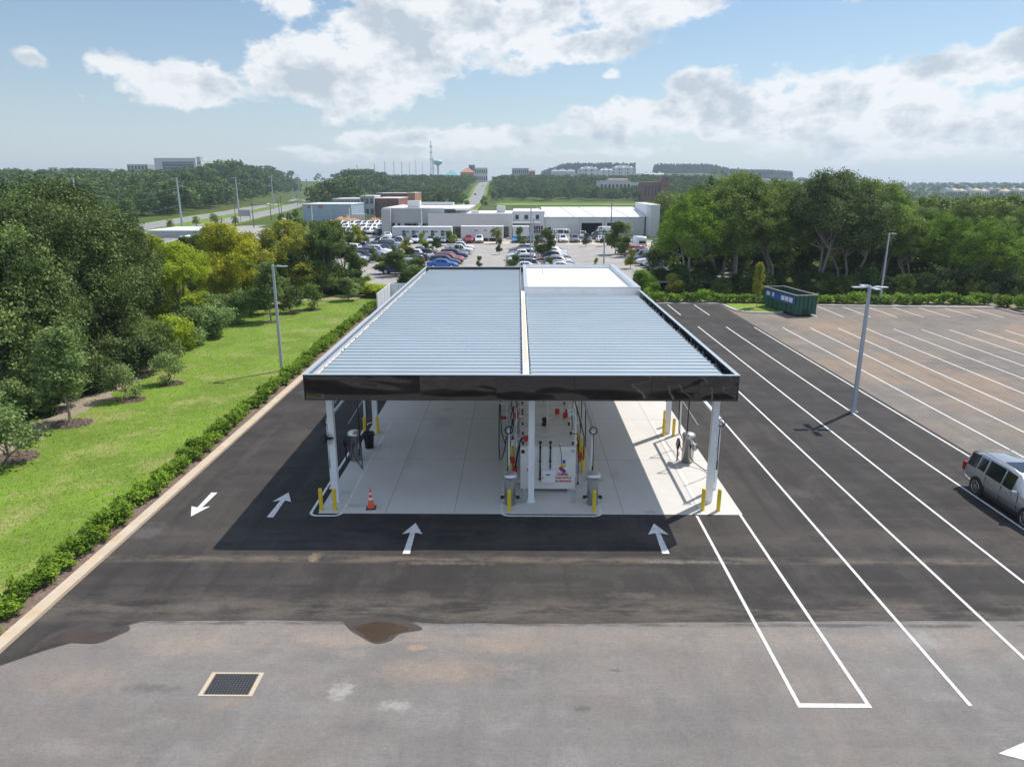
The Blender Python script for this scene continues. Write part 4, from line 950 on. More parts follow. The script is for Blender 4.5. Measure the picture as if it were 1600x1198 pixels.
# stations: y (front positive), z bottom, z belt, z top, half width at belt, half width at top
PROF = {
 'suv': dict(L=4.9, st=[(-2.42, .42, .95, 1.02, .80, .66), (-2.36, .38, 1.0, 1.28, .90, .68), (-2.18, .34, 1.03, 1.62, .93, .66), (-1.5, .28, 1.02, 1.70, .96, .68), (-.45, .26, 1.0, 1.74, .96, .70), (.35, .26, .99, 1.69, .96, .68), (1.12, .27, .99, 1.08, .96, .72), (1.9, .32, .93, .99, .93, .74), (2.3, .36, .80, .86, .86, .66), (2.44, .42, .66, .70, .76, .58)],
             side=[2, 3, 4], slope=[(5, 6)], front=[5], rear=[1], wy=(-1.45, 1.5), wr=.37),
 'sedan': dict(L=4.8, st=[(-2.38, .40, .85, .92, .78, .60), (-2.25, .34, .92, 1.00, .87, .66), (-1.75, .28, .94, 1.06, .91, .66), (-1.0, .24, .93, 1.40, .92, .58), (-.3, .22, .92, 1.46, .92, .60), (.35, .22, .91, 1.41, .92, .59), (1.15, .23, .89, .98, .91, .66), (1.8, .28, .82, .88, .89, .68), (2.22, .34, .70, .76, .82, .60), (2.38, .40, .56, .60, .72, .52)],
             side=[3, 4], front=[5], rear=[2], wy=(-1.4, 1.45), wr=.33),
 'pickup': dict(L=5.7, st=[(-2.85, .55, 1.02, 1.06, .90, .80), (-2.78, .45, 1.05, 1.10, .96, .86), (-1.0, .36, 1.05, 1.10, .98, .88), (-.82, .34, 1.06, 1.50, .98, .70), (-.62, .34, 1.06, 1.82, .98, .70), (.35, .34, 1.05, 1.86, .98, .70), (.75, .34, 1.05, 1.80, .98, .68), (1.45, .35, 1.05, 1.18, .97, .76), (2.4, .40, 1.00, 1.08, .94, .76), (2.78, .45, .85, .92, .88, .70), (2.86, .50, .66, .70, .80, .6)],
             side=[4, 5], front=[6], rear=[3], wy=(-1.75, 1.75), wr=.41, bed=(-2.65, -1.05)),
 'van': dict(L=5.9, st=[(-2.95, .45, 1.15, 2.40, .94, .84), (-2.85, .36, 1.18, 2.58, .98, .86), (-1.2, .34, 1.18, 2.62, 1.0, .88), (.6, .34, 1.18, 2.62, 1.0, .88), (1.25, .34, 1.18, 2.50, 1.0, .84), (2.1, .36, 1.12, 1.30, .97, .78), (2.7, .42, .92, 1.02, .92, .7), (2.94, .48, .66, .72, .82, .6)],
             side=[3], front=[4], rear=[], wy=(-1.75, 1.9), wr=.37),
 'coach_van': dict(L=5.5, st=[(-2.75, .42, 1.05, 1.9, .92, .78), (-2.65, .34, 1.06, 2.05, .97, .80), (-1.3, .32, 1.06, 2.10, .98, .82), (.2, .32, 1.06, 2.10, .98, .82), (1.15, .32, 1.06, 2.02, .98, .78), (1.9, .34, 1.02, 1.18, .95, .74), (2.5, .40, .86, .95, .90, .68), (2.75, .46, .62, .68, .80, .58)],
             side=[1, 2, 3], front=[4], rear=[], wy=(-1.6, 1.7), wr=.36),
}
M['carpaint'] = mat('car_paint_base', (.3, .3, .3), .25, .3, var=0, coat=.6)
CARC = dict(white=(.78, .78, .77), silver=(.48, .50, .52), grey=(.20, .21, .23), black=(.015, .016, .018), navy=(.02, .035, .09), blue=(.02, .14, .55), red=(.42, .02, .025), tan=(.42, .38, .30), maroon=(.12, .02, .025), teal=(.16, .27, .27), charcoal=(.06, .065, .07), skyblue=(.05, .30, .62), green=(.03, .12, .08))
PAINT = {k: mat('car_paint_' + k, c, .28, .25 if k not in ('white',) else .05, var=0, coat=.7) for k, c in CARC.items()}
def ring(s):
    y, zb, zl, zt, w, wt = s; zm = zb + (zl - zb) * .55
    tt = max(zl + .02, zt - .06)
    h = [(0, zb), (w * .86, zb), (w * .97, zb + .1), (w * 1.02, zm), (w * .98, zl), (wt + (.02 if zt - zl > .2 else (w * .98 - wt) * .4), tt), (wt * .88, zt), (0, zt + .025)]
    return [(x, y, z) for x, z in h] + [(-x, y, z) for x, z in h[-2:0:-1]]
def quad_panel(b, q, inset, off, mi=0):
    q = [Vector(p) for p in q]; c = sum(q, Vector()) / 4; n = (q[1] - q[0]).cross(q[3] - q[0]).normalized()
    if n.dot(c - Vector((0, c.y * .6, .8))) < 0: n = -n
    vs = [c + (p - c) * (1 - inset) + n * off for p in q]; b.add(vs, [(0, 1, 2, 3)], mi, False)
def make_vehicle(kind, name, detail=1, sx=1.0, single=False):
    P = PROF[kind]; T = None
    S = P['st']; rings = [ring(s) for s in S]; n = len(rings[0])
    body = MB(); vs = [p for r in rings for p in r]
    fs = [(k * n + i, (k + 1) * n + i, (k + 1) * n + (i + 1) % n, k * n + (i + 1) % n) for k in range(len(S) - 1) for i in range(n)]
    fs += [tuple(range(n)), tuple(reversed(range((len(S) - 1) * n, len(S) * n)))]
    body.add(vs, fs, 0, True)
    gl = MB()
    for k in P['side']:
        for a, c in ((4, 5), (n - 4, n - 5)): quad_panel(gl, [rings[k][a], rings[k + 1][a], rings[k + 1][c], rings[k][c]], .10, .012)
    for k in P['front'] + P['rear']:
        fr = k in P['front']
        quad_panel(gl, [rings[k][6], rings[k + 1][6], rings[k + 1][n - 6], rings[k][n - 6]], .08, .02)
        if fr:
            for a, c in ((4, 5), (n - 4, n - 5)):
                q = [rings[k][a], rings[k + 1][a], rings[k + 1][a], rings[k][c]]
                q[1] = tuple(Vector(rings[k][a]).lerp(Vector(rings[k + 1][a]), .6)); q[2] = tuple(Vector(rings[k][c]).lerp(Vector(rings[k + 1][c]), .5)); quad_panel(gl, q, .12, .012)
    if kind in ('van', 'coach_van'):
        r = rings[0]; w = S[0][5] * .82
        gl.add([(-w, S[0][0] - .01, 1.25), (w, S[0][0] - .01, 1.25), (w * .95, S[0][0] - .01, 1.85), (-w * .95, S[0][0] - .01, 1.85)], [(0, 1, 2, 3)])
    yr, yf = S[0][0], S[-1][0]; wf = S[-2][4]
    def wheel_mb(b, x, y, rr, mt=0, mr=1):
        s = 1 if x > 0 else -1
        b.cyl((x - s * .11, y, rr), (x + s * .10, y, rr), rr, n=20, mi=mt)
        b.cyl((x + s * .10, y, rr), (x + s * .108, y, rr), rr * .62, n=16, mi=mr)
    lampl = []
    for s in (-1, 1):
        lamps = MB(); tails = MB(); lampl.append((lamps, tails))
        lamps.box((s * (wf - .16), yf - .10, S[-2][2] - .10), (.28, .12, .13), rz=-s * .35)
        tails.box((s * (S[1][4] - .09), yr + .03, min(1.0, S[0][2]) - .05), (.14, .10, .26))
    trims = []
    trim = MB(); trim.box((0, yf - .02, .48), (1.1, .06, .16)); trims.append((trim, 'front_bumper')); trim = MB(); trim.box((0, yr + .01, .46), (1.3, .06, .12)); trims.append((trim, 'rear_bumper'))
    for s in (-1, 1):
        for y in P['wy']:
            x = s * S[4][4] * 1.0; trim = MB(); trims.append((trim, 'wheel_arch'))
            trim.cyl((x - s * .2, y, P['wr'] * 1.02), (x + s * .012 + s * .015, y, P['wr'] * 1.02), P['wr'] * 1.14, n=20)
    if P.get('bed'):
        y0, y1 = P['bed']; trim = MB(); trims.append((trim, 'cargo_bed')); trim.b2(-.78, .78, y0, y1, 1.115, 1.127)
    if single:
        b = body
        for o_, mi in [(gl, 1)] + [(q[0], 3) for q in lampl] + [(q[1], 4) for q in lampl] + [(q, 2) for q, _ in trims]:
            b.add(o_.v, o_.f, mi)
        w_ = MB()
        for s in (-1, 1):
            for y in P['wy']: wheel_mb(b, s * (S[4][4] - .07), y, P['wr'], 2, 5)
        return b.build(name, [M['carpaint'], M['glass'], M['trim'], M['headlamp'], M['taillamp'], M['rim']])
    T = thing(name, '', 'car', (0, 0, -50))
    body.build('body', M['carpaint'], T)
    gl.build('windows', M['glass'], T); [q.build(nm_, M['trim'], T) for q, nm_ in trims]; [(q[0].build('headlight', M['headlamp'], T), q[1].build('tail_light', M['taillamp'], T)) for q in lampl]
    for s in (-1, 1):
        for y in P['wy']:
            b = MB(); wheel_mb(b, s * (S[4][4] - .07), y, P['wr']); b.build('wheel', [M['tyre'], M['rim']], T)
    return T
NAMES = dict(suv='parked_suv', sedan='parked_car', pickup='pickup_truck', van='cargo_van', coach_van='passenger_van')
CATS = dict(suv='suv', sedan='car', pickup='pickup truck', van='van', coach_van='van')
def vehicle(kind, color, loc, heading, label, group, scale=1.0):
    "heading: 0 faces away from the camera, pi faces it, -pi/2 faces right"
    if kind not in VEH:
        VEH[kind] = make_vehicle(kind, NAMES[kind]); o = VEH[kind]
    else: o = dup(VEH[kind])
    o.location = loc; o.rotation_euler = (0, 0, heading); o.scale = (scale,) * 3
    o['label'] = label; o['category'] = CATS[kind]; o['group'] = group
    recolor(o, {M['carpaint']: PAINT[color]})
    return o

# the near estate-size SUV, built in more detail
def near_suv():
    T = thing('parked_suv', 'large grey suv with roof rails and sunroof parked at the right edge', 'suv', (23.9, 0, 0), math.pi)
    S = [(-2.86, .50, 1.00, 1.06, .84, .70), (-2.82, .40, 1.10, 1.30, .95, .74), (-2.60, .36, 1.15, 1.83, .99, .74), (-1.9, .32, 1.15, 1.90, 1.01, .75), (-1.30, .30, 1.14, 1.92, 1.01, .76), (-.15, .30, 1.13, 1.93, 1.01, .76), (.55, .30, 1.12, 1.90, 1.01, .75), (1.30, .31, 1.12, 1.22, 1.00, .80), (2.0, .34, 1.06, 1.14, .98, .80), (2.55, .38, .96, 1.03, .94, .76), (2.78, .44, .82, .87, .88, .68), (2.86, .50, .62, .66, .80, .60)]
    rings = [ring(s) for s in S]; n = len(rings[0]); vs = [p for r in rings for p in r]
    fs = [(k * n + i, (k + 1) * n + i, (k + 1) * n + (i + 1) % n, k * n + (i + 1) % n) for k in range(len(S) - 1) for i in range(n)] + [tuple(range(n)), tuple(reversed(range((len(S) - 1) * n, len(S) * n)))]
    b = MB(); b.add(vs, fs, 0, True); paint = mat('warm_grey_car_paint', (.46, .455, .45), .22, .55, var=0, coat=1.0); o = b.build('body', paint, T)
    for k in (2, 3, 4, 5):
        for a, c in ((4, 5), (n - 4, n - 5)):
            if k == 3:
                pass
            g = MB(); quad_panel(g, [rings[k][a], rings[k + 1][a], rings[k + 1][c], rings[k][c]], .10 if k != 3 else .22, .012); g.build('side_window', M['glass'], T)
    g = MB(); quad_panel(g, [rings[6][6], rings[7][6], rings[7][n - 6], rings[6][n - 6]], .06, .02); g.build('windshield', M['glass'], T)
    g = MB(); quad_panel(g, [rings[1][6], rings[2][6], rings[2][n - 6], rings[1][n - 6]], .08, .02); g.build('rear_window', M['glass'], T)
    g = MB(); g.add([(-.56, -.75, 1.963), (.56, -.75, 1.963), (.56, .40, 1.945), (-.56, .40, 1.945)], [(0, 1, 2, 3)]); g.add([(-.56, -.75, 1.93), (.56, -.75, 1.93), (.56, .40, 1.90), (-.56, .40, 1.90)], [(0, 3, 2, 1)]); g.build('sunroof', M['glass'], T)
    for s in (-1, 1):
        r = MB(); r.tube([(s * .70, -2.35, 1.92), (s * .71, -2.2, 1.99), (s * .72, -.9, 2.01), (s * .71, .1, 1.99), (s * .70, .3, 1.93)], .022, 6); r.build('roof_rail', M['steel'], T)
        r = MB(); r.box((s * 1.10, .82, 1.20), (.22, .14, .19)); r.cyl((s * .98, .85, 1.15), (s * 1.08, .83, 1.17), .035, n=6); bevel(r.build('mirror', paint, T), .03)
        for y in (-.95, .25):
            r = MB(); r.box((s * 1.022, y, 1.0), (.03, .18, .035)); r.build('door_handle', M['steel'], T)
        for y in (-1.15, -.1, .98):
            r = MB(); r.b2(s * 1.012 - .006, s * 1.012 + .012, y - .007, y + .007, .5, 1.1); r.build('door_seam', M['trim'], T)
        r = MB(); r.box((s * .96, -2.74, 1.02), (.12, .18, .42)); bevel(r.build('tail_light', M['taillamp'], T), .02)
        r = MB(); r.box((s * .78, 2.62, .85), (.32, .24, .18), rz=-s * .4); r.build('headlight', M['headlamp'], T)
        r = MB(); r.b2(s * 1.0 - .03, s * 1.0 + .03, -1.15, 1.15, .26, .38); r.build('sill_trim', M['trim'], T)
        for y in (-1.65, 1.66):
            R = .41
            a = MB(); a.cyl((s * .72, y, R * 1.03), (s * 1.036, y, R * 1.03), R * 1.13, n=28); a.build('wheel_arch', M['trim'], T)
            w = MB(); w.cyl((s * .78, y, R), (s * 1.03, y, R), R, n=28); w.cyl((s * 1.03, y, R), (s * 1.045, y, R), R * .93, R * .8, n=28); wh = w.build('wheel', M['tyre'], T)
            q = MB(); q.cyl((s * 1.02, y, R), (s * 1.05, y, R), R * .66, R * .63, n=24, mi=1)
            for k in range(6):
                t = k * math.pi / 3; q.box((s * 1.056, y + math.cos(t) * R * .36, R + math.sin(t) * R * .36), (.02, R * .62, .075), rx=t)
            q.cyl((s * 1.04, y, R), (s * 1.072, y, R), .07, n=12); q.tube([(s * 1.052, y + math.cos(t) * R * .64, R + math.sin(t) * R * .64) for t in [i * math.pi / 12 for i in range(25)]], .018, 6, caps=False)
            q.build('rim', [M['rim'], M['black']], wh)
    g = MB(); g.box((0, 2.84, .72), (1.1, .06, .24)); g.build('grille', M['blackm'], T)
    T.location = (22.03, 28.63, .01)
    return T
near_suv()

# ------------------------------------------------------------------ vegetation
def leaf_cloud(lobes, nclump, per, clump_r, leaf, seed, flat=.75, shell=.55, upb=.5, hollow=True, holes=0):
    "leaf-sized quads gathered in clumps spread over and through a set of ellipsoid lobes"
    g = np.random.default_rng(seed); lob = np.array(lobes, float)
    area = (lob[:, 3] * lob[:, 4] * lob[:, 5]) ** (2 / 3); li = g.choice(len(lob), nclump, p=area / area.sum())
    d = g.normal(size=(nclump, 3)); d /= np.linalg.norm(d, axis=1)[:, None]
    r = shell + (1.0 - shell) * g.random(nclump) ** .6
    # uneven outline
    bump_ = np.array([noise.noise(Vector(tuple(q * 2.3 + l_ * 3.1))) for q, l_ in zip(d, li)]); r = r * (1 + .34 * bump_)
    c = lob[li, :3] + d * lob[li, 3:] * r[:, None]
    # drop clumps that sit deep inside another lobe
    if hollow:
        keep = np.ones(nclump, bool)
        for k in range(len(lob)):
            q = (c - lob[k, :3]) / lob[k, 3:]; keep &= ~((np.linalg.norm(q, axis=1) < .60) & (li != k))
        c, d, li = c[keep], d[keep], li[keep]
    if holes:
        kp = np.array([noise.noise(Vector(tuple(q * holes)) + Vector((seed, 0, 0))) for q in c]) > -.16; c, d = c[kp], d[kp]
    n = len(c); ct = g.random(n) * .7
    off = g.normal(size=(n, per, 3)) * clump_r * np.array([1, 1, flat]) * .6
    p = (c[:, None, :] + off).reshape(-1, 3); nn = len(p)
    nor = g.normal(size=(nn, 3)) * .8 + np.repeat(d, per, axis=0) * .6 + np.array([0, 0, upb]); nor /= np.linalg.norm(nor, axis=1)[:, None]
    t = np.cross(nor, g.normal(size=(nn, 3))); t /= np.linalg.norm(t, axis=1)[:, None] + 1e-9; b = np.cross(nor, t)
    s = leaf * (.5 + 1.1 * g.random(nn) ** 1.5)[:, None]
    v = np.stack([p - t * s * .5, p - b * s * .32, p + t * s * .5, p + b * s * .32], 1).reshape(-1, 3)
    lowf = np.array([noise.noise(Vector(tuple(q * .45)) + Vector((seed * 3, 5, 0))) for q in c]) * .9
    tint = np.clip(np.repeat(ct + lowf, per) + g.random(nn) * .45 - .05, 0, 1)
    return v, np.repeat(tint, 4)
def quads_mesh(name, v, tint, m):
    me = bpy.data.meshes.new(name); nq = len(v) // 4
    me.vertices.add(len(v)); me.vertices.foreach_set('co', v.astype(np.float32).ravel())
    me.loops.add(nq * 4); me.loops.foreach_set('vertex_index', np.arange(nq * 4, dtype=np.int32))
    me.polygons.add(nq); me.polygons.foreach_set('loop_start', np.arange(0, nq * 4, 4, dtype=np.int32)); me.polygons.foreach_set('loop_total', np.full(nq, 4, dtype=np.int32))
    a = me.attributes.new('tint', 'FLOAT', 'POINT'); a.data.foreach_set('value', tint.astype(np.float32))
    me.materials.append(m); me.update(calc_edges=True); return me
def put(name, me, parent=None):
    o = bpy.data.objects.new(name, me); COL.objects.link(o)
    if parent: o.parent = parent
    return o
def limbs(lobes, h0, r0, seed, nmax=12, stems=1, spread=.4):
    "tapered trunk that forks into a limb for each of the main lobes"
    g = random.Random(seed); b = MB()
    for s in range(stems):
        ox, oy = (g.uniform(-spread, spread), g.uniform(-spread, spread)) if stems > 1 else (0, 0)
        fork = Vector((ox * 2.2 + g.uniform(-.3, .3), oy * 2.2 + g.uniform(-.3, .3), h0)); r = r0 / math.sqrt(stems)
        mid = Vector((ox * 1.2 + g.uniform(-.15, .15), oy * 1.2, h0 * .5))
        b.tube([(ox, oy, -.25), (ox, oy, .15), mid, fork], [r * 1.5, r * 1.1, r * .9, r * .75], 8)
        mine = [l for i, l in enumerate(lobes[:nmax]) if i % stems == s]
        for l in mine:
            e = Vector(l[:3]); m1 = fork.lerp(e, .45) + Vector((g.uniform(-.4, .4), g.uniform(-.4, .4), g.uniform(-.5, .2)))
            b.tube([fork, m1, e], [r * .5, r * .32, r * .12], 6)
            for q in range(2):
                t = e + Vector((g.uniform(-1, 1) * l[3], g.uniform(-1, 1) * l[4], g.uniform(-.2, .8) * l[5])) * .8; b.tube([m1.lerp(e, .6), t], [r * .16, r * .05], 5)
    return b
def lobes_round(R, H0, H1, n, seed, lr=.5, sq=.85):
    g = random.Random(seed); out = []
    for i in range(n):
        a = i * 2.399 + g.uniform(-.3, .3); k = (i + .5) / n; z = H0 + (H1 - H0) * (.12 + .80 * g.random() if i else .85)
        prof = math.sin(math.pi * min(1, max(.12, (z - H0) / (H1 - H0) * .8 + .18))) ** .7
        rr = R * prof * (1 - lr * .75) * (.45 + .55 * math.sqrt(k)); s = R * lr * g.uniform(.75, 1.2)
        out.append((rr * math.cos(a), rr * math.sin(a), min(z, H1 - s * sq), s, s * g.uniform(.85, 1.15), s * sq))
    return out
PLANTS = {}
def plant_proto(key, name, cat, lobes, nclump, per, cr, leaf, lm, seed, trunk=None, bark='bark', part='crown', **kw):
    v, t = leaf_cloud(lobes, nclump, per, cr, leaf, seed, **kw)
    PLANTS[key] = dict(name=name, cat=cat, crown=quads_mesh(part, v, t, lm), part=part, trunk=None, lm=lm)
    if trunk:
        tb = limbs(lobes, *trunk[0], seed=seed, **trunk[1]); me = bpy.data.meshes.new('trunk'); me.from_pydata(tb.v, [], tb.f); me.materials.append(M[bark])
        me.polygons.foreach_set('use_smooth', [True] * len(tb.f)); me.update(); PLANTS[key]['trunk'] = me
def plant(key, loc, rz, scale, label, group=None, lm=None, name=None, cat=None):
    P = PLANTS[key]; T = thing(name or P['name'], label, cat or P['cat'], loc, rz, group)
    T.scale = scale if hasattr(scale, '__len__') else (scale,) * 3
    c = put(P['part'], P['crown'], T)
    if lm and lm is not P['lm']: c.material_slots[0].link = 'OBJECT'; c.material_slots[0].material = lm
    if P['trunk']: put('trunk', P['trunk'], T)
    return T
R_ = random.Random(5)
# dense oak whose foliage reaches the ground (unit: 10 m tall, 5.4 m radius)
plant_proto('oak_dense', 'oak_tree', 'tree', lobes_round(5.6, .6, 10, 26, 1, .33), 5200, 20, .36, .175, LF['oak'], 11, holes=.75, trunk=((2.6, .35), dict(nmax=12)), shell=.45)
plant_proto('oak_dense2', 'oak_tree', 'tree', lobes_round(5.0, .8, 10.5, 22, 3, .34), 4800, 20, .36, .175, LF['oak'], 12, holes=.75, trunk=((2.8, .33), dict(nmax=10)), shell=.45)
# spreading oak with open trunk (12 m)
def open_lobes(seed, H=13.5, R=5.4):
    g = random.Random(seed); out = []
    for i in range(24):
        a = i * 2.399; k = math.sqrt((i + .5) / 24); z = H * (.50 + .40 * (1 - k * k) + g.uniform(-.10, .07)); s = g.uniform(1.2, 2.1)
        out.append((R * k * .8 * math.cos(a), R * k * .8 * math.sin(a), z, s * 1.1, s * 1.1, s * .8))
    for i in range(3): a = i * 2.1; out.append((R * .8 * math.cos(a), R * .8 * math.sin(a), H * .42 + g.uniform(-.4, .6), 1.2, 1.2, .8))
    return out
plant_proto('oak_open', 'oak_tree', 'tree', open_lobes(4), 4200, 18, .40, .20, LF['oak2'], 13, holes=.6, trunk=((4.6, .30), dict(nmax=24, stems=2, spread=1.0)), shell=.4, bark='barkpale')
plant_proto('oak_open2', 'oak_tree', 'tree', open_lobes(8, 13.0, 4.9), 3900, 18, .40, .20, LF['oak2'], 14, holes=.6, trunk=((3.6, .32), dict(nmax=24, stems=3, spread=1.2)), shell=.4, bark='barkpale')
plant_proto('round', 'leafy_tree', 'tree', lobes_round(4.0, .5, 9, 20, 5, .34), 3600, 18, .32, .18, LF['yellow'], 15, holes=.9, trunk=((2.2, .2), dict(nmax=10)), shell=.4)
plant_proto('round2', 'leafy_tree', 'tree', lobes_round(3.6, .4, 9, 18, 9, .33), 3300, 18, .32, .18, LF['olive'], 16, holes=.9, trunk=((2.2, .2), dict(nmax=10)), shell=.4)
plant_proto('lot', 'car_park_tree', 'tree', lobes_round(1.8, 1.2, 5, 10, 6, .44), 800, 15, .24, .19, LF['green'], 17, trunk=((1.5, .08), dict(nmax=8)), shell=.35)
plant_proto('lot2', 'car_park_tree', 'tree', lobes_round(1.5, 1.1, 5, 9, 12, .44), 560, 14, .26, .19, LF['green'], 18, trunk=((1.6, .07), dict(nmax=8)), shell=.3)
plant_proto('shrub', 'wild_shrub', 'shrub', lobes_round(1.5, .2, 2.5, 9, 7, .45), 620, 14, .22, .12, LF['sage'], 19, shell=.4, part='foliage', upb=.9)
plant_proto('bush', 'small_bush', 'bush', lobes_round(.95, .15, 1.9, 7, 2, .42), 300, 12, .20, .10, LF['sage'], 20, shell=.25, part='foliage', upb=1.0, trunk=((.4, .05), dict(nmax=7)))
plant_proto('hedge', 'hedge_shrub', 'shrub', [(0, 0, .34, .52, .62, .36), (.15, .35, .35, .38, .36, .32), (-.15, -.35, .35, .4, .36, .34), (.1, -.1, .52, .3, .3, .22)], 150, 12, .10, .105, LF['hedge'], 21, shell=.35, part='foliage', upb=.9, flat=.8, hollow=False)
plant_proto('thicket', 'thicket_shrub', 'shrub', lobes_round(2.4, .2, 4.2, 10, 17, .42), 620, 14, .36, .22, LF['oak2'], 22, shell=.4, part='foliage')
def sapling_lobes(seed):
    g = random.Random(seed); out = []
    for i in range(13):
        z = 1.9 + i * .27; w = (1.25 if i < 7 else 1.25 - (i - 6) * .16) * g.uniform(.6, 1.0); a = i * 2.4; out.append((w * .55 * math.cos(a), w * .55 * math.sin(a), z, .55, .55, .38))
    return out
plant_proto('sapling', 'young_oak', 'tree', sapling_lobes(3), 760, 13, .22, .13, LF['sage'], 23, trunk=((1.9, .055), dict(nmax=13)), shell=.2, bark='barkpale')

# left woodland
LW = [('oak_dense', -60, 44, 12.3, 'dense dark oak at the extreme left edge, nearest the camera'),
      ('oak_dense2', 10, 50, 12.4, 'tall dark oak at the far left behind the low sage shrubs'),
      ('oak_dense', 82, 56, 13.0, 'tallest dark oak in the left woodland behind the staked young oak'),
      ('oak_dense2', 148, 61, 11.4, 'dark oak at the right end of the left woodland mass beside the yellow trees'),
      ('oak_dense', -30, 64, 14.2, 'dark oak rising behind the leftmost trees'), ('oak_dense2', 70, 72, 14.0, 'dark oak behind the tallest oak in the left woodland'),
      ('oak_dense', 135, 78, 12.2, 'dark oak set back behind the right end of the left woodland')]
for k, px, Y, top, lb in LW:
    s = top / 10.3; plant(k, (xdir(px, Y), Y, 0), R_.uniform(0, 6), (s * .86, s * .86, s), lb, 'oaks of the left woodland')
YT = [('round', 262, 68, 8.7, 'lime', 'bright yellow green tree beside the dark left woodland'), ('round2', 225, 80, 9.0, 'lime', 'lime green tree half behind the dark left woodland'),
      ('round', 350, 80, 10.0, 'yellow', 'broad golden yellow tree left of the lawn lamp post'), ('round2', 322, 86, 8.6, 'yellow', 'smaller golden tree left of the broad golden one'), ('round2', 400, 88, 9.2, 'olive', 'golden olive tree right behind the broad golden tree'),
      ('round', 445, 92, 9.6, 'olive', 'olive green tree with yellowing top behind the lamp post'), ('round', 500, 94, 9.4, 'green', 'dark green round tree at the end of the lawn'), ('round2', 528, 97, 8.2, 'green', 'dark green tree at the right end of the tree row behind the lawn'),
      ('round2', 472, 99, 9.3, 'green', 'dark green tree behind the olive one near the lawn end'), ('round2', 290, 95, 7.8, 'green', 'green tree standing behind the yellow trees')]
for k, px, Y, top, lm, lb in YT:
    s = top / 9.1; plant(k, (xdir(px, Y), Y, gz(0, Y) - .1), R_.uniform(0, 6), (s * .95, s * .95, s), lb, 'trees along the far side of the lawn', LF[lm])
SH = [(5, 618, 3.2, 'sage'), (52, 628, 2.8, 'sage'), (88, 640, 2.4, 'sage'), (130, 615, 2.6, 'green'), (165, 606, 2.0, 'green'), (275, 548, 2.6, 'lime'), (300, 538, 2.8, 'sage'), (335, 527, 2.6, 'sage'), (318, 520, 3.2, 'sage'), (372, 505, 2.9, 'sage'), (400, 492, 2.6, 'green'), (395, 480, 3.0, 'bright'), (440, 478, 2.6, 'green'), (20, 660, 2.6, 'sage'), (-20, 690, 2.8, 'sage'),
      (250, 566, 3.0, 'green'), (222, 585, 2.8, 'oak'), (90, 615, 3.2, 'oak'), (190, 590, 3.0, 'oak')]
for i, (px, py, h, lm) in enumerate(SH):
    p = at(px, py, 0); s = h / 2.6 * (1.25 if px > 250 else 1.1)
    where = 'at the near left corner of the lawn' if px < 100 and py > 600 else ('under the dark oaks' if px < 230 else 'under the yellow trees' if px < 360 else 'near the lawn lamp post')
    plant('shrub', (p.x, p.y, 0), R_.uniform(0, 6), (s * 1.05, s * 1.05, s), {'sage': 'sage green', 'lime': 'lime green', 'green': 'mid green', 'bright': 'bright green', 'oak': 'dark green'}[lm] + ' shrub %s, %s on lawn edge' % (where, ordinal(i + 1)), 'wild shrubs along the lawn edge', LF[lm])
for px, py, s, lb in ((195, 625, 1.0, 'small sage bush in a mulch ring, left one of the pair by the woodland'), (262, 600, .95, 'small sage bush in a mulch ring, right one of the pair by the woodland'), (455, 489, 1.25, 'round bush on the far lawn left of its twin'), (487, 484, 1.25, 'round bush on the far lawn right of its twin'), (10, 730, 1.3, 'sparse bush in a mulch ring cut by the left edge')):
    p = at(px, py, 0); plant('bush', (p.x, p.y, .05), R_.uniform(0, 6), s * 1.25, lb, 'bushes planted on the lawn', LF['green'] if px > 400 else None)
for px, py, s, lb in ((110, 661, 1.06, 'slender staked young oak in a mulch ring on the left lawn'), (424, 503, 1.12, 'slender young oak on the far lawn beside the lamp post')):
    p = at(px, py, 0); T = plant('sapling', (p.x, p.y, .05), R_.uniform(0, 6), (s * 1.3, s * 1.3, s), lb, 'young oaks on the lawn')
    for a in (.4, 2.5, 4.6):
        b = MB(); b.tube([(0, 0, 1.7), (1.0 * math.cos(a), 1.0 * math.sin(a), 0)], .008, 4); b.build('guy_wire', M['wire'], T)
p = at(1179, 480, 0); plant('sapling', (p.x, p.y - .6, .1), 1.0, (.62, .62, .95), 'thin yellowing young tree on the small grass island by the dumpster', 'young trees', LF['olive'])
def mulch_ring(px, py, r, lb):
    p = at(px, py, 0); g = np.random.default_rng(int(px)); b = MB()
    b.sheet(wobble_poly([(p.x + r * math.cos(t) * 1.25, p.y + r * math.sin(t)) for t in [i * .524 for i in range(12)]], .3, .2, px), .062)
    v = b
    for i in range(260):
        a, q = g.random() * 6.28, r * math.sqrt(g.random()); b.box((p.x + q * math.cos(a) * 1.2, p.y + q * math.sin(a), .08 + g.random() * .05), (.14 * g.random() + .05, .035, .02), rz=g.random() * 3, rx=g.random() * .6)
    tag(b.build('mulch_ring', M['mulch']), kind='structure')
for px, py, r in ((113, 663, .95), (205, 626, .75), (268, 601, .7), (22, 716, 1.0), (424, 504, .6), (456, 490, .8), (488, 485, .8)): mulch_ring(px, py, r, '')
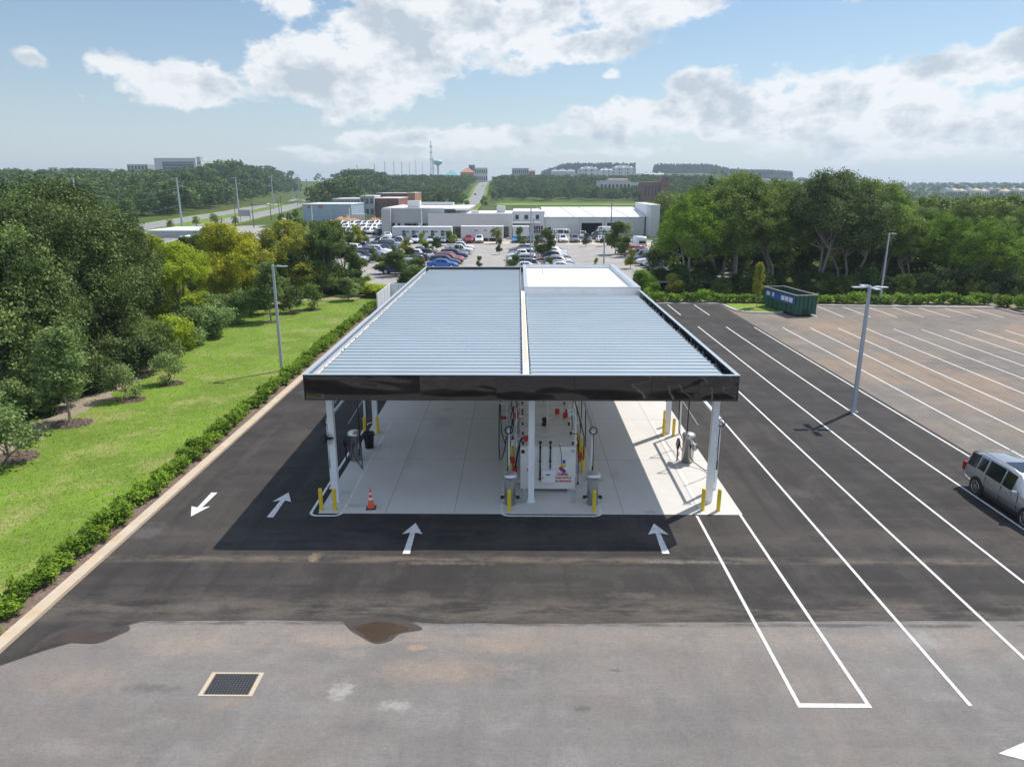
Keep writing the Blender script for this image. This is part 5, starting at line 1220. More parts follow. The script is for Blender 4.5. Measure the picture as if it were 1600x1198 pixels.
# hedges
for i in range(66):
    y = 12.5 + i * 1.09
    plant('hedge', (-16.98 + R_.uniform(-.08, .08), y + R_.uniform(-.1, .1), .05), R_.uniform(0, 6), (R_.uniform(.78, 1.05), R_.uniform(.85, 1.08), R_.uniform(.75, 1.15)), 'leafy hedge shrub along the left kerb, %s from the camera end' % ordinal(i + 1), 'low hedge along the left kerb')
hb = []
for i in range(26): hb.append((10 + i * 1.8, 86.4 - i * .075, 'behind the back kerb, %s from the canopy' % ordinal(i + 1)))
for i in range(13): t = i / 12; hb.append((56.6 + t * 16, 82.6 - t * 13, 'along the slanting right end kerb, %s from the corner' % ordinal(i + 1)))
for x, y, w in hb:
    plant('hedge', (x, y, .05), R_.uniform(0, 6), (1.75, 1.75, R_.uniform(1.2, 2.3)), 'leafy green hedge shrub ' + w, 'hedge behind the back kerb')

# right woodland
RW = [('oak_open', 1088, 97, 13.2, 'bright', 'bright green leafy tree at the left end of the right woodland'), ('oak_open2', 1132, 99, 14.6, 'oak2', 'live oak behind the left end of the back hedge'), ('oak_open', 1165, 98, 15.0, 'oak2', 'spreading live oak with a pale forked trunk behind the island tree'),
      ('oak_open2', 1228, 101, 15.2, 'oak2', 'live oak just left of the dumpster'), ('oak_open', 1290, 98, 15.3, 'oak', 'dark live oak with a leaning trunk right behind the dumpster'), ('oak_open2', 1345, 99, 15.0, 'oak', 'dark live oak left of the single head lamp post'), ('oak_open', 1392, 102, 14.0, 'oak2', 'live oak behind the single head lamp post'),
      ('oak_open2', 1440, 100, 10.6, 'oak2', 'olive green oak right of the lamp post'), ('oak_open', 1500, 97, 10.6, 'bright', 'light green spreading tree near the right end of the back hedge'), ('oak_open2', 1560, 92, 10.8, 'bright', 'light green tree close to the right edge'), ('oak_open', 1605, 100, 11.0, 'oak2', 'oak at the right edge of the frame'), ('oak_open2', 1660, 92, 11.0, 'oak2', 'oak beyond the right edge'),
      ('oak_dense', 1112, 112, 14.4, 'oak2', 'rounded oak behind the left part of the right woodland'), ('oak_dense2', 1150, 116, 15.6, 'oak2', 'rounded oak behind the forked live oak'), ('oak_dense', 1215, 115, 15.2, 'oak2', 'rounded oak behind the dumpster oaks'), ('oak_dense2', 1300, 114, 15.8, 'oak', 'high dark oak crown at the top middle of the right woodland'), ('oak_dense', 1372, 117, 15.4, 'oak2', 'oak crown behind the lamp post'),
      ('oak_dense2', 1452, 120, 10.2, 'oak2', 'low olive crown right of the woodland top'), ('oak_dense', 1520, 125, 11.2, 'oak2', 'broad olive crown near the right edge'), ('oak_dense2', 1590, 118, 10.6, 'oak2', 'broad crown at the right edge'), ('oak_dense', 1075, 110, 11.5, 'bright', 'bright green crown next to the white service building')]
for k, px, Y, top, lm, lb in RW:
    s = (top - (gz(0, Y))) / (10.3 if 'dense' in k else 13.8); z = gz(xdir(px, Y), Y) - .1
    w = s * (1.0 if 'open' in k else .82)
    plant(k, (xdir(px, Y), Y, z), R_.uniform(0, 6), (w, w, s), lb, 'trees of the right woodland', LF[lm])
TH = [(1058, 452), (1078, 460), (1100, 452), (1128, 462), (1150, 455), (1182, 462), (1215, 458), (1250, 458), (1285, 460), (1318, 462), (1350, 460), (1382, 462), (1410, 464), (1445, 462), (1480, 464), (1512, 466), (1545, 468), (1580, 470), (1610, 474), (1640, 480)]
for i, (px, py) in enumerate(TH):
    p = at(px, py, 0); s = R_.uniform(.5, .95)
    plant('thicket', (p.x, p.y, 0), R_.uniform(0, 6), s, 'dark undergrowth shrub below the right woodland, %s from the left' % ordinal(i + 1), 'undergrowth of the right woodland', LF['oak' if i % 3 else 'oak2'])

for i in range(30):
    px = 1040 + i * 20.5; Y = 105 + (i % 3) * 3.0; s = R_.uniform(1.0, 1.35)
    plant('thicket', (xdir(px, Y), Y, gz(0, Y) - .15), R_.uniform(0, 6), s, 'shaded undergrowth shrub deep between the oak trunks, %s from the left' % ordinal(i + 1), 'undergrowth of the right woodland', LF['oak' if i % 3 else 'oak2'])

# grass blades on the lawn
def lawn_blades():
    g = np.random.default_rng(3); n = 60000
    y = 14 + 74 * g.random(n) ** 1.35; ex = np.interp(y, [0, 20, 30, 38, 44, 52, 60, 70, 80, 86.5, 88], [-28, -27.5, -26.8, -27.3, -27.2, -28, -29.5, -31, -29.5, -26, -19])
    x = -17.3 + (ex + 17.3) * g.random(n)
    a = g.random(n) * 6.28; h = .02 + .035 * g.random(n); w = .012 + .014 * g.random(n)
    p = np.stack([x, y, np.full(n, .05)], 1); t = np.stack([np.cos(a), np.sin(a), 0 * a], 1) * w[:, None]
    up = np.stack([g.normal(size=n) * .04, g.normal(size=n) * .04, h], 1)
    v = np.stack([p - t, p + t, p + t * .3 + up, p - t * .3 + up], 1).reshape(-1, 3)
    o = put('grass', quads_mesh('grass', v, np.repeat(g.random(n), 4), LF['grass'])); tag(o, kind='stuff', label='short green lawn grass', cat='grass')
lawn_blades()

# far woods: one mass each
def in_any(X, Y, polys):
    for (x0, x1, y0, y1) in polys:
        if x0 < X < x1 and y0 < Y < y1: return True
    return False
CLEAR = [(-60, 45, 88, 330), (-110, -15, 225, 420), (-14, 130, 330, 570), (-260, -62, 140, 262)]
def woods(name, regs, m, seed, label, clear=CLEAR, road=True):
    g = random.Random(seed); base = {}
    for lod, (nc, per, lf) in {0: (44, 9, .125), 1: (22, 7, .19), 2: (12, 6, .27)}.items():
        base[lod] = [leaf_cloud(lobes_round(1.0, .15, 2.0, 7, 50 + k, .42), nc * 4, per, .13, lf, 70 + k + lod * 9, shell=.5) for k in range(4)]
    V, Tn = [], []
    for (px0, px1, d0, d1, cnt, h0, h1) in regs:
        for i in range(cnt):
            px = g.uniform(px0, px1); u = g.random(); Y = math.sqrt(d0 * d0 + (d1 * d1 - d0 * d0) * u) if d1 / d0 < 2.5 else d0 * (d1 / d0) ** (u ** .8)
            X = xdir(px, Y)
            if in_any(X, Y, clear) or (road and (hwy_dist(X, Y) < 24)) or abs(X - STREET(Y)) < 13: continue
            if noise.noise(Vector((X / 70, Y / 70, seed))) > .42: continue
            h = g.uniform(h0, h1); lod = 0 if Y < 330 else 1 if Y < 700 else 2; v, t = base[lod][g.randrange(4)]
            a = g.random() * 6.28; c, s = math.cos(a), math.sin(a); w = h * .5 * g.uniform(.8, 1.15)
            M_ = np.array([[c * w, -s * w, 0], [s * w, c * w, 0], [0, 0, h / 2.0]]); q = v @ M_.T + np.array([X, Y, gz(X, Y) - .3]); V.append(q)
            Tn.append(np.clip(t * .8 + g.uniform(-.25, .3), 0, 1))
    o = put(name, quads_mesh(name, np.concatenate(V), np.concatenate(Tn), m)); tag(o, kind='stuff', label=label, cat='woods')
def STREET(Y): return -10.5 + (Y - 330) * -.045 if Y > 300 else -1e9
ST0 = at(735, 321, 1.2); ST1 = at(770, 296, 1.2)
_sl = (ST1.x - ST0.x) / (ST1.y - ST0.y)
def STREET(Y): return ST0.x + (Y - ST0.y) * _sl if Y > 330 and Y < 1400 else -1e9
woods('woods', [(-120, 235, 262, 420, 420, 7, 12), (200, 420, 290, 480, 260, 7, 12), (-160, 560, 330, 620, 1300, 8, 14), (-160, 600, 620, 1150, 1500, 9, 15), (325, 560, 560, 1000, 70, 14, 18)], LF['far'], 1, 'dense green woods on the hillside beyond the highway')
woods('woods', [(560, 1080, 560, 780, 1100, 6, 10), (520, 1180, 740, 980, 800, 7, 12), (520, 1180, 980, 1400, 700, 7, 11), (1040, 1250, 330, 700, 260, 7, 12), (410, 520, 330, 600, 160, 5, 9)], LF['far'], 2, 'hazy green woods between the far buildings')
woods('woods', [(1040, 1700, 126, 330, 600, 7, 11)], LF['rightw'], 3, 'olive green woods spreading behind the right woodland', clear=[(-60, 40, 88, 330)])
woods('woods', [(1240, 1720, 330, 900, 900, 7, 11), (1150, 1760, 900, 2600, 900, 9, 14)], LF['far'], 4, 'dark hazy woods in the valley at the right', road=False)

def pine_plateau(x0, x1, Y0, Y1, n, h, label, seed):
    g = np.random.default_rng(seed); V = []; Tn = []
    for i in range(n):
        px = x0 + (x1 - x0) * g.random(); Y = Y0 + (Y1 - Y0) * g.random() ** 1.5; X = xdir(px, Y); z = gz(X, Y); hh = h * (.9 + .2 * g.random())
        k = 16; zz = z + hh * (.1 + .9 * g.random(k)); r = 3.6 * (1.1 - (zz - z) / hh * .8); a = g.random(k) * 6.28
        p = np.stack([X + r * np.cos(a) * .8, Y + r * np.sin(a) * .8, zz], 1); t = g.normal(size=(k, 3)); t /= np.linalg.norm(t, axis=1)[:, None]; b_ = np.cross(t, g.normal(size=(k, 3))); b_ /= np.linalg.norm(b_, axis=1)[:, None]
        s = 2.6; V.append(np.stack([p - t * s, p - b_ * s * .7, p + t * s, p + b_ * s * .7], 1).reshape(-1, 3)); Tn.append(np.repeat(g.random(k), 4))
    tag(put('pine_woods', quads_mesh('pine_woods', np.concatenate(V), np.concatenate(Tn), LF['pine'])), kind='stuff', label=label, cat='woods')
pine_plateau(846, 990, 1860, 2050, 900, 24, 'flat topped pine plantation on the horizon above the grey roofed apartments', 1)
pine_plateau(1020, 1235, 1860, 2050, 1100, 22, 'long flat topped pine plantation on the horizon behind the right woodland', 2)

# ------------------------------------------------------------------ car park behind, roads, field
ZL = 1.2
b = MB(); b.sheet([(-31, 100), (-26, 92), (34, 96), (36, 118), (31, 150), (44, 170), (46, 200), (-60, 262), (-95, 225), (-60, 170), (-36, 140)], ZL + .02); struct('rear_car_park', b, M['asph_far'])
b = MB(); b.sheet(wobble_poly([(25, 120), (34, 118), (40, 150), (32, 152), (26, 140)], 2, .6, 4), ZL + .04); struct('grass_verge', b, M['lawn'])
b = MB(); b.sheet([(-36, 168.5), (30, 163), (30, 158.2), (-30, 163)], ZL + .03); struct('sandy_strip', b, M['sand'])
b = MB(); b.sheet(wobble_poly([tuple(at(x, y, ZL)[:2]) for x, y in ((640, 345.5), (440, 353), (438, 341), (600, 333), (660, 334))], 3, 1, 4), ZL + .03); struct('building_site_ground', b, M['sand'])
def ribbon(pts, half, z, name, m, off=0.0):
    P = [Vector((p[0], p[1])) for p in pts]; b = MB(); vs = []
    for i, p in enumerate(P):
        t = (P[min(i + 1, len(P) - 1)] - P[max(i - 1, 0)]).normalized(); nr = Vector((-t.y, t.x))
        for s in (-1, 1): q = p + nr * (off + s * half); vs.append((q.x, q.y, z(q.x, q.y) if callable(z) else z))
    b.add(vs, [(2 * i, 2 * i + 1, 2 * i + 3, 2 * i + 2) for i in range(len(P) - 1)]); return struct(name, b, m)
HP = []
for a, c in zip(HWY, HWY[1:]):
    for k in range(8): HP.append(a.lerp(c, k / 8))
HP.append(HWY[-1])
ribbon(HP, 17, 1.24, 'roadside_grass', M['field'])
ribbon(HP, 5.2, 1.28, 'highway', M['road'], 9.5); ribbon(HP, 5.2, 1.28, 'highway', M['road'], -9.5)
for o_ in (9.5, -9.5):
    for e in (4.8, -4.8): ribbon(HP, .14, 1.30, 'highway_edge_line', M['paint'], o_ + e)
SP = [(STREET(y), y) for y in (331, 400, 500, 620, 760, 900, 1100)]
ribbon(SP, 8, lambda x, y: gz(x, y) + .9, 'street_verge', M['field']); ribbon(SP, 5, lambda x, y: gz(x, y) + 1.0, 'street', M['road'])
b = MB(); b.sheet([tuple(at(x, y, ZL)[:2]) for x, y in ((772, 322), (1015, 322), (1012, 313.5), (785, 314))], ZL + .25); struct('open_field', b, M['field'])
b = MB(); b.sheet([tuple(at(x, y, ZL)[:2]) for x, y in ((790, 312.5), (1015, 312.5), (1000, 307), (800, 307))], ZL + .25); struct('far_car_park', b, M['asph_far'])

# cars
def row(n, start, step, heading, kinds, colors, where, group, seed, jitter=.12, z=ZL + .03):
    g = random.Random(seed)
    for i in range(n):
        k = kinds[i % len(kinds)]; c = colors[i % len(colors)]
        if k is None: continue
        x = start[0] + step[0] * i + g.uniform(-jitter, jitter); y = start[1] + step[1] * i + g.uniform(-jitter, jitter)
        nm = dict(suv='suv', sedan='car', pickup='pickup', van='cargo van', coach_van='passenger van')[k]
        vehicle(k, c, (x, y, z), heading + g.uniform(-.03, .03), '%s %s, %s %s' % (c, nm, ordinal(i + 1), where), group)
PI = math.pi
row(9, (-27.0, 121), (.15, 2.85), -PI / 2 - .35, ['sedan', 'suv', 'sedan', 'suv', 'sedan', 'suv', 'suv', 'sedan', 'suv'], ['white', 'black', 'navy', 'charcoal', 'silver', 'white', 'black', 'charcoal', 'black'], 'in the left row of the rear car park', 'cars at the left of the rear car park', 1)
row(6, (-26.6, 148.5), (.25, 2.85), -PI / 2 - .35, ['suv', 'suv', 'sedan', 'pickup', 'suv', 'sedan'], ['charcoal', 'silver', 'black', 'white', 'navy', 'grey'], 'in the far part of the left row', 'cars at the left of the rear car park', 11)
row(8, (-33.5, 128), (.2, 2.85), PI / 2 - .3, ['suv', 'sedan', 'suv', 'pickup', 'suv', 'sedan', 'suv', 'sedan'], ['black', 'white', 'silver', 'charcoal', 'white', 'navy', 'grey', 'black'], 'in the outer left row behind the dark trees', 'cars at the left of the rear car park', 12)
row(6, (-17.6, 104.5), (.0, 2.9), PI / 2, ['pickup', 'suv', 'suv', 'sedan', 'suv', 'suv'], ['blue', 'black', 'silver', 'white', 'charcoal', 'black'], 'in the left file beside the canopy corner', 'double row beside the canopy corner', 2)
row(3, (-17.6, 125), (.0, 3.0), PI / 2, ['pickup', 'suv', 'pickup'], ['white', 'charcoal', 'grey'], 'in the far left file beyond the canopy corner', 'double row beside the canopy corner', 3)
row(4, (-11.8, 112.5), (.1, 2.9), -PI / 2, ['sedan', 'suv', 'suv', 'suv'], ['blue', 'navy', 'maroon', 'red'], 'in the right file beside the canopy corner', 'double row beside the canopy corner', 4)
row(4, (-11.4, 127), (.0, 2.95), -PI / 2, ['suv', 'sedan', 'sedan', 'pickup'], ['navy', 'grey', 'charcoal', 'white'], 'in the far right file beyond the canopy corner', 'double row beside the canopy corner', 5)
row(12, (.6, 108), (0, 2.78), PI / 2, ['sedan', 'suv', 'sedan', 'suv', 'suv', 'sedan', 'pickup', 'suv', 'suv', 'sedan', 'suv', 'sedan'], ['white', 'grey', 'silver', 'grey', 'white', 'charcoal', 'white', 'silver', 'grey', 'black', 'charcoal', 'black'], 'from the near end, left half of middle double row', 'middle double row of the rear car park', 6)
row(12, (6.6, 108), (0, 2.78), -PI / 2, ['sedan', 'sedan', 'suv', 'sedan', 'sedan', 'suv', 'sedan', 'sedan', 'suv', 'suv', 'sedan', 'sedan'], ['white', 'silver', 'grey', 'white', 'silver', 'black', 'navy', 'white', 'silver', 'silver', 'silver', 'maroon'], 'from the near end, right half of middle double row', 'middle double row of the rear car park', 7)
row(13, (22.8, 101), (-.16, 3.05), PI / 2 + .12, ['pickup', 'pickup', 'pickup', 'suv', 'suv', 'pickup', 'pickup', 'suv', 'suv', 'suv', 'sedan', 'suv', 'sedan'], ['white', 'white', 'white', 'blue', 'silver', 'white', 'black', 'charcoal', 'grey', 'maroon', 'silver', 'red', 'charcoal'], 'in the right row of the rear car park', 'cars at the right of the rear car park', 8)
ER = [(647, 'pickup', 'white'), (672, 'suv', 'white'), (690, 'sedan', 'silver'), (706, 'suv', 'charcoal'), (732, 'suv', 'red'), (748, 'suv', 'white'), (806, 'sedan', 'skyblue'), (829, 'sedan', 'charcoal'), (844, 'suv', 'black'), (862, 'suv', 'tan'), (880, 'suv', 'white'), (899, 'suv', 'grey'), (918, 'sedan', 'navy'), (940, 'sedan', 'white'), (957, 'pickup', 'white')]
for i, (px, k, c) in enumerate(ER):
    p = at(px, 381 - (px - 640) * .004, ZL); vehicle(k, c, (p.x, p.y + 2.3, ZL + .03), PI + .03, '%s %s facing the camera, %s from left before the white trailers' % (c, 'suv' if k == 'suv' else 'pickup' if k == 'pickup' else 'car', ordinal(i + 1)), 'row facing the camera before the dealership')
XV = [('coach_van', 'white', 872, 372, PI / 2 + .1, 'white passenger van seen from the side before the service doors'), ('van', 'white', 943, 371, PI / 2 + .2, 'long white van seen from the side by the open service bays'), ('suv', 'silver', 911, 373, PI, 'silver suv between the two side-on white vans'),
      ('pickup', 'black', 934, 374, PI, 'black pickup in front of the open service bay'), ('sedan', 'white', 1002, 364, 0, 'white car alone before the rightmost service door'), ('van', 'white', 998, 390, .12, 'white cargo van seen from behind on the grass verge'), ('pickup', 'teal', 1029, 388, 0, 'pale teal pickup parked by the right trees'),
      ('suv', 'charcoal', 592, 384, PI - .5, 'charcoal suv at the far end of the left lane beside the trailer'), ('pickup', 'white', 604, 376, .4, 'white pickup beside the left end of the long trailer'), ('suv', 'black', 590, 368, .5, 'black suv by the grey wall corner'), ('sedan', 'black', 558, 391, 0, 'black car under the lot lamp at left'), ('suv', 'green', 880, 366, PI, 'green suv parked close to the service wall'), ('pickup', 'grey', 895, 364.5, PI / 2, 'grey pickup side on under the high small windows'),
      ('pickup', 'white', 718, 393, -PI / 2 - .1, 'white pickup nosing out into the lane right of the small trees')]
for k, c, px, py, hd, lb in XV:
    p = at(px, py, ZL); vehicle(k, c, (p.x, p.y + 1.2, ZL + .03), hd, lb, 'vehicles around the dealership')
FR = random.Random(9)
for r, (py, n, x0, x1) in enumerate(((354, 11, 505, 604), (359.5, 12, 500, 598), (366, 9, 498, 590))):
    for i in range(n):
        px = x0 + (x1 - x0) * i / (n - 1); p = at(px, py, ZL); k = FR.choice(['suv', 'suv', 'pickup', 'sedan']); c = FR.choice(['white', 'white', 'white', 'silver', 'black', 'navy', 'charcoal', 'grey'] if r else ['white', 'white', 'white', 'silver'])
        vehicle(k, c, (p.x + FR.uniform(-.3, .3), p.y, ZL + .03), PI - .55, '%s %s, %s from left in the %s line of the left storage lot' % (c, {'suv': 'suv', 'pickup': 'pickup', 'sedan': 'car'}[k], ordinal(i + 1), ('back', 'middle', 'front')[r]), 'stored vehicles in the left lot')
# distant traffic: single meshes
SM = {k: make_vehicle(k, 'distant_car', single=True) for k in ('suv', 'sedan')}
used = set()
def far_car(k, c, loc, hd, lb, grp):
    if k in used: o = SM[k].copy(); COL.objects.link(o)
    else: o = SM[k]; used.add(k)
    o.location = loc; o.rotation_euler = (0, 0, hd); tag(o, lb, 'car', grp); setmats(o, {M['carpaint']: PAINT[c]}); return o
for i, (px, py, c) in enumerate(((432, 321, 'white'), (452, 312, 'silver'), (466, 310, 'grey'), (470, 307, 'black'), (484, 305.5, 'white'), (492, 303.5, 'charcoal'), (505, 300.5, 'white'), (508, 299.5, 'black'), (513, 298.5, 'silver'))):
    p = at(px, py, 1.2); j = min(range(len(HP) - 1), key=lambda q: (HP[q] - Vector((p.x, p.y, 0))).length); t = (HP[j + 1] - HP[j]).normalized(); nr = Vector((-t.y, t.x, 0)); q = HP[j] + nr * (7.5 + (i % 2) * 3.6)
    far_car('suv' if i % 2 else 'sedan', c, (q.x + t.x * 6, q.y + t.y * 6, 1.3), math.atan2(-t.x, t.y) + PI, '%s car driving on the highway, %s from the near end' % (c, ordinal(i + 1)), 'highway traffic')
for i in range(26):
    px = 795 + i * 8.3; p = at(px, 309.6, ZL); far_car('suv' if i % 3 else 'sedan', ('white', 'silver', 'white', 'white', 'grey')[i % 5], (p.x, p.y, ZL + .3), PI / 2 if i % 2 else 0, 'tiny car behind the green field, %s from the left' % ordinal(i + 1), 'cars in the distant lot')
for i, (px, py) in enumerate(((742, 313), (748, 309), (755, 304), (760, 301))):
    p = at(px, py, ZL); far_car('sedan', ('black', 'white', 'silver', 'black')[i], (STREET(p.y) - 2 + (i % 2) * 4, p.y, gz(0, p.y) + 1.05), 0, 'car on the distant straight street, %s from the near end' % ordinal(i + 1), 'cars on the distant street')

# planted islands and trees of the rear car park
LT = [(695 - 76, 432, 396, 'lot', 'green', 1.35), (652, 438, 405, 'lot', 'green', 1.25), (599, 428, 402, 'lot', 'green', 1.5), (614, 402, 385, 'lot2', 'green', 1.1), (634, 396, 374, 'lot', 'olive', 1), (661, 388, 366, 'lot2', 'bright', 1), (682, 392, 372, 'lot', 'green', 1.1), (704, 384, 362, 'lot', 'bright', 1),
      (568, 388, 362, 'lot', 'green', 1.1), (556, 392, 356, 'lot2', 'olive', 1.1), (640, 414, 388, 'lot', 'green', 1.1), (749, 420, 402, 'lot2', 'green', .9), (803, 424, 400, 'lot', 'green', 1.1), (852, 405, 362, 'lot2', 'green', 1.25), (857, 426, 404, 'lot2', 'green', 1.1), (932, 424, 405, 'lot2', 'olive', .8), (961, 398, 350, 'lot', 'green', .9),
      (943, 385, 362, 'lot2', 'green', .9), (813, 388, 358, 'lot2', 'green', .9), (556, 462, 424, 'lot', 'green', 1.2), (545, 470, 436, 'lot', 'sage', 1.3), (635, 455, 425, 'lot', 'green', 1.3), (1004, 462, 424, 'lot', 'bright', 1.3), (1030, 452, 420, 'lot', 'green', 1.2), (1052, 460, 430, 'lot', 'olive', 1.3), (1020, 470, 444, 'lot', 'bright', 1.2), (628, 418, 392, 'lot', 'green', 1.2), (668, 400, 380, 'lot', 'green', 1.1), (713, 400, 384, 'lot2', 'green', .9), (780, 398, 376, 'lot2', 'green', .8), (838, 392, 370, 'lot2', 'green', .9), (975, 402, 372, 'lot', 'green', 1.0), (985, 420, 392, 'lot2', 'olive', 1.1), (915, 386, 366, 'lot2', 'green', .9), (584, 410, 390, 'lot', 'green', 1.0), (576, 452, 432, 'lot', 'lime', 1.0)]
for i, (px, by, ty, k, lm, w) in enumerate(LT):
    zb = gz(0, at(px, by, .8).y); p = at(px, by, zb); top = atY(px, ty, p.y).z; s = (top - zb) / 4.6
    plant(k, (p.x, p.y, zb), R_.uniform(0, 6), (s * w, s * w, s), '%s car park tree, %s counted from the canopy corner' % ({'green': 'dark green', 'olive': 'olive', 'bright': 'bright green', 'sage': 'sage green', 'lime': 'lime green'}[lm], ordinal(i + 1)), 'trees in the rear car park', LF[lm])
for px, py, w in ((580, 462, .9), (592, 464, .8), (604, 466, .8), (565, 458, 1.0)):
    p = at(px, py, 0); plant('bush', (p.x, p.y, .1), R_.uniform(0, 6), (1.6, 1.6, .8), 'low yellow green bush beyond the lawn end, number %s from left' % {580: 'two', 592: 'three', 604: 'four beside the fence', 565: 'one'}[px], 'bushes beyond the lawn end', LF['lime'])

def palm(px, by, ty, label, w=1.0):
    z = gz(0, 150); p = at(px, by, z); top = atY(px, ty, p.y).z; h = top - z; T = thing('palm_tree', label, 'palm tree', (p.x, p.y, z), R_.uniform(0, 6), 'palm trees')
    b = MB(); b.tube([(0, 0, -.1), (.03, 0, h * .35), (0, .03, h * .72)], [.22, .17, .19], 10); b.build('trunk', M['barkpale'], T)
    g = np.random.default_rng(int(px)); V = []
    for k in range(46):
        a = g.random() * 6.28; e = g.uniform(-.9, 1.25); R = h * .36 * w; prev = np.array([0, 0, h * .74])
        pts = [prev + np.array([math.cos(a) * R * s * math.cos(e * .8), math.sin(a) * R * s * math.cos(e * .8), R * (s * math.sin(e) - .55 * s * s)]) for s in (0, .35, .7, 1)]
        side = np.array([-math.sin(a), math.cos(a), 0])
        for q in range(3):
            for f in range(4):
                c0 = pts[q] + (pts[q + 1] - pts[q]) * f / 4; w_ = (.10, .22, .30)[q] * R * .9; dn = np.array([0, 0, -w_ * .35]); nx = (pts[q + 1] - pts[q]) / 4
                for s_ in (-1, 1): V.append([c0, c0 + nx * .6, c0 + nx * 1.4 + side * s_ * w_ + dn, c0 + nx * .8 + side * s_ * w_ + dn])
    V = np.array(V).reshape(-1, 3); put('fronds', quads_mesh('fronds', V, np.repeat(g.random(len(V) // 4), 4), LF['palm']), T)
palm(776, 381, 350, 'cabbage palm in front of the dealership entrance'); palm(978, 376, 343, 'cabbage palm before the right service doors')
palm(337, 356, 330, 'palm with a round head beside the highway', .9); palm(307, 354, 336, 'small round palm beside the highway left of another palm', 1.1); palm(267, 356, 342, 'squat round palm beside the highway farthest left', 1.4); palm(368, 352, 336, 'low palm by the highway sign', 1.3)

LP = [(549, 383, 326, 'white', 'slender white lamp post left in the rear car park', (0,)), (660, 380, 326, 'white', 'lamp post with paired heads before the long trailer', (0, PI)), (829, 420, 325, 'pole', 'tall grey lamp post in the middle double row', ()), (833, 420, 341, 'galv', 'shorter grey post close beside the tall one in the middle double row', ()), (954, 374, 317, 'wood', 'dark lamp post with three heads before the service bays', (0, PI, PI / 2)), (943, 421, 364, 'pole', 'grey lamp post rising behind the white flat roof', (0, PI)), (489, 356, 322, 'white', 'thin white post by the blue wrapped building', ()), (563, 347, 332, 'white', 'short pale post in the storage lot', ()), (572, 349, 300, 'wood', 'dark post in the storage lot', ())]
for px, by, ty, m, lb, heads in LP:
    p = at(px, by, ZL); top = atY(px, ty, p.y).z; light_pole((p.x, p.y), top - ZL, heads, lb, r=.12, z0=ZL, mat_=M[m], group='lamp posts of the rear car park')

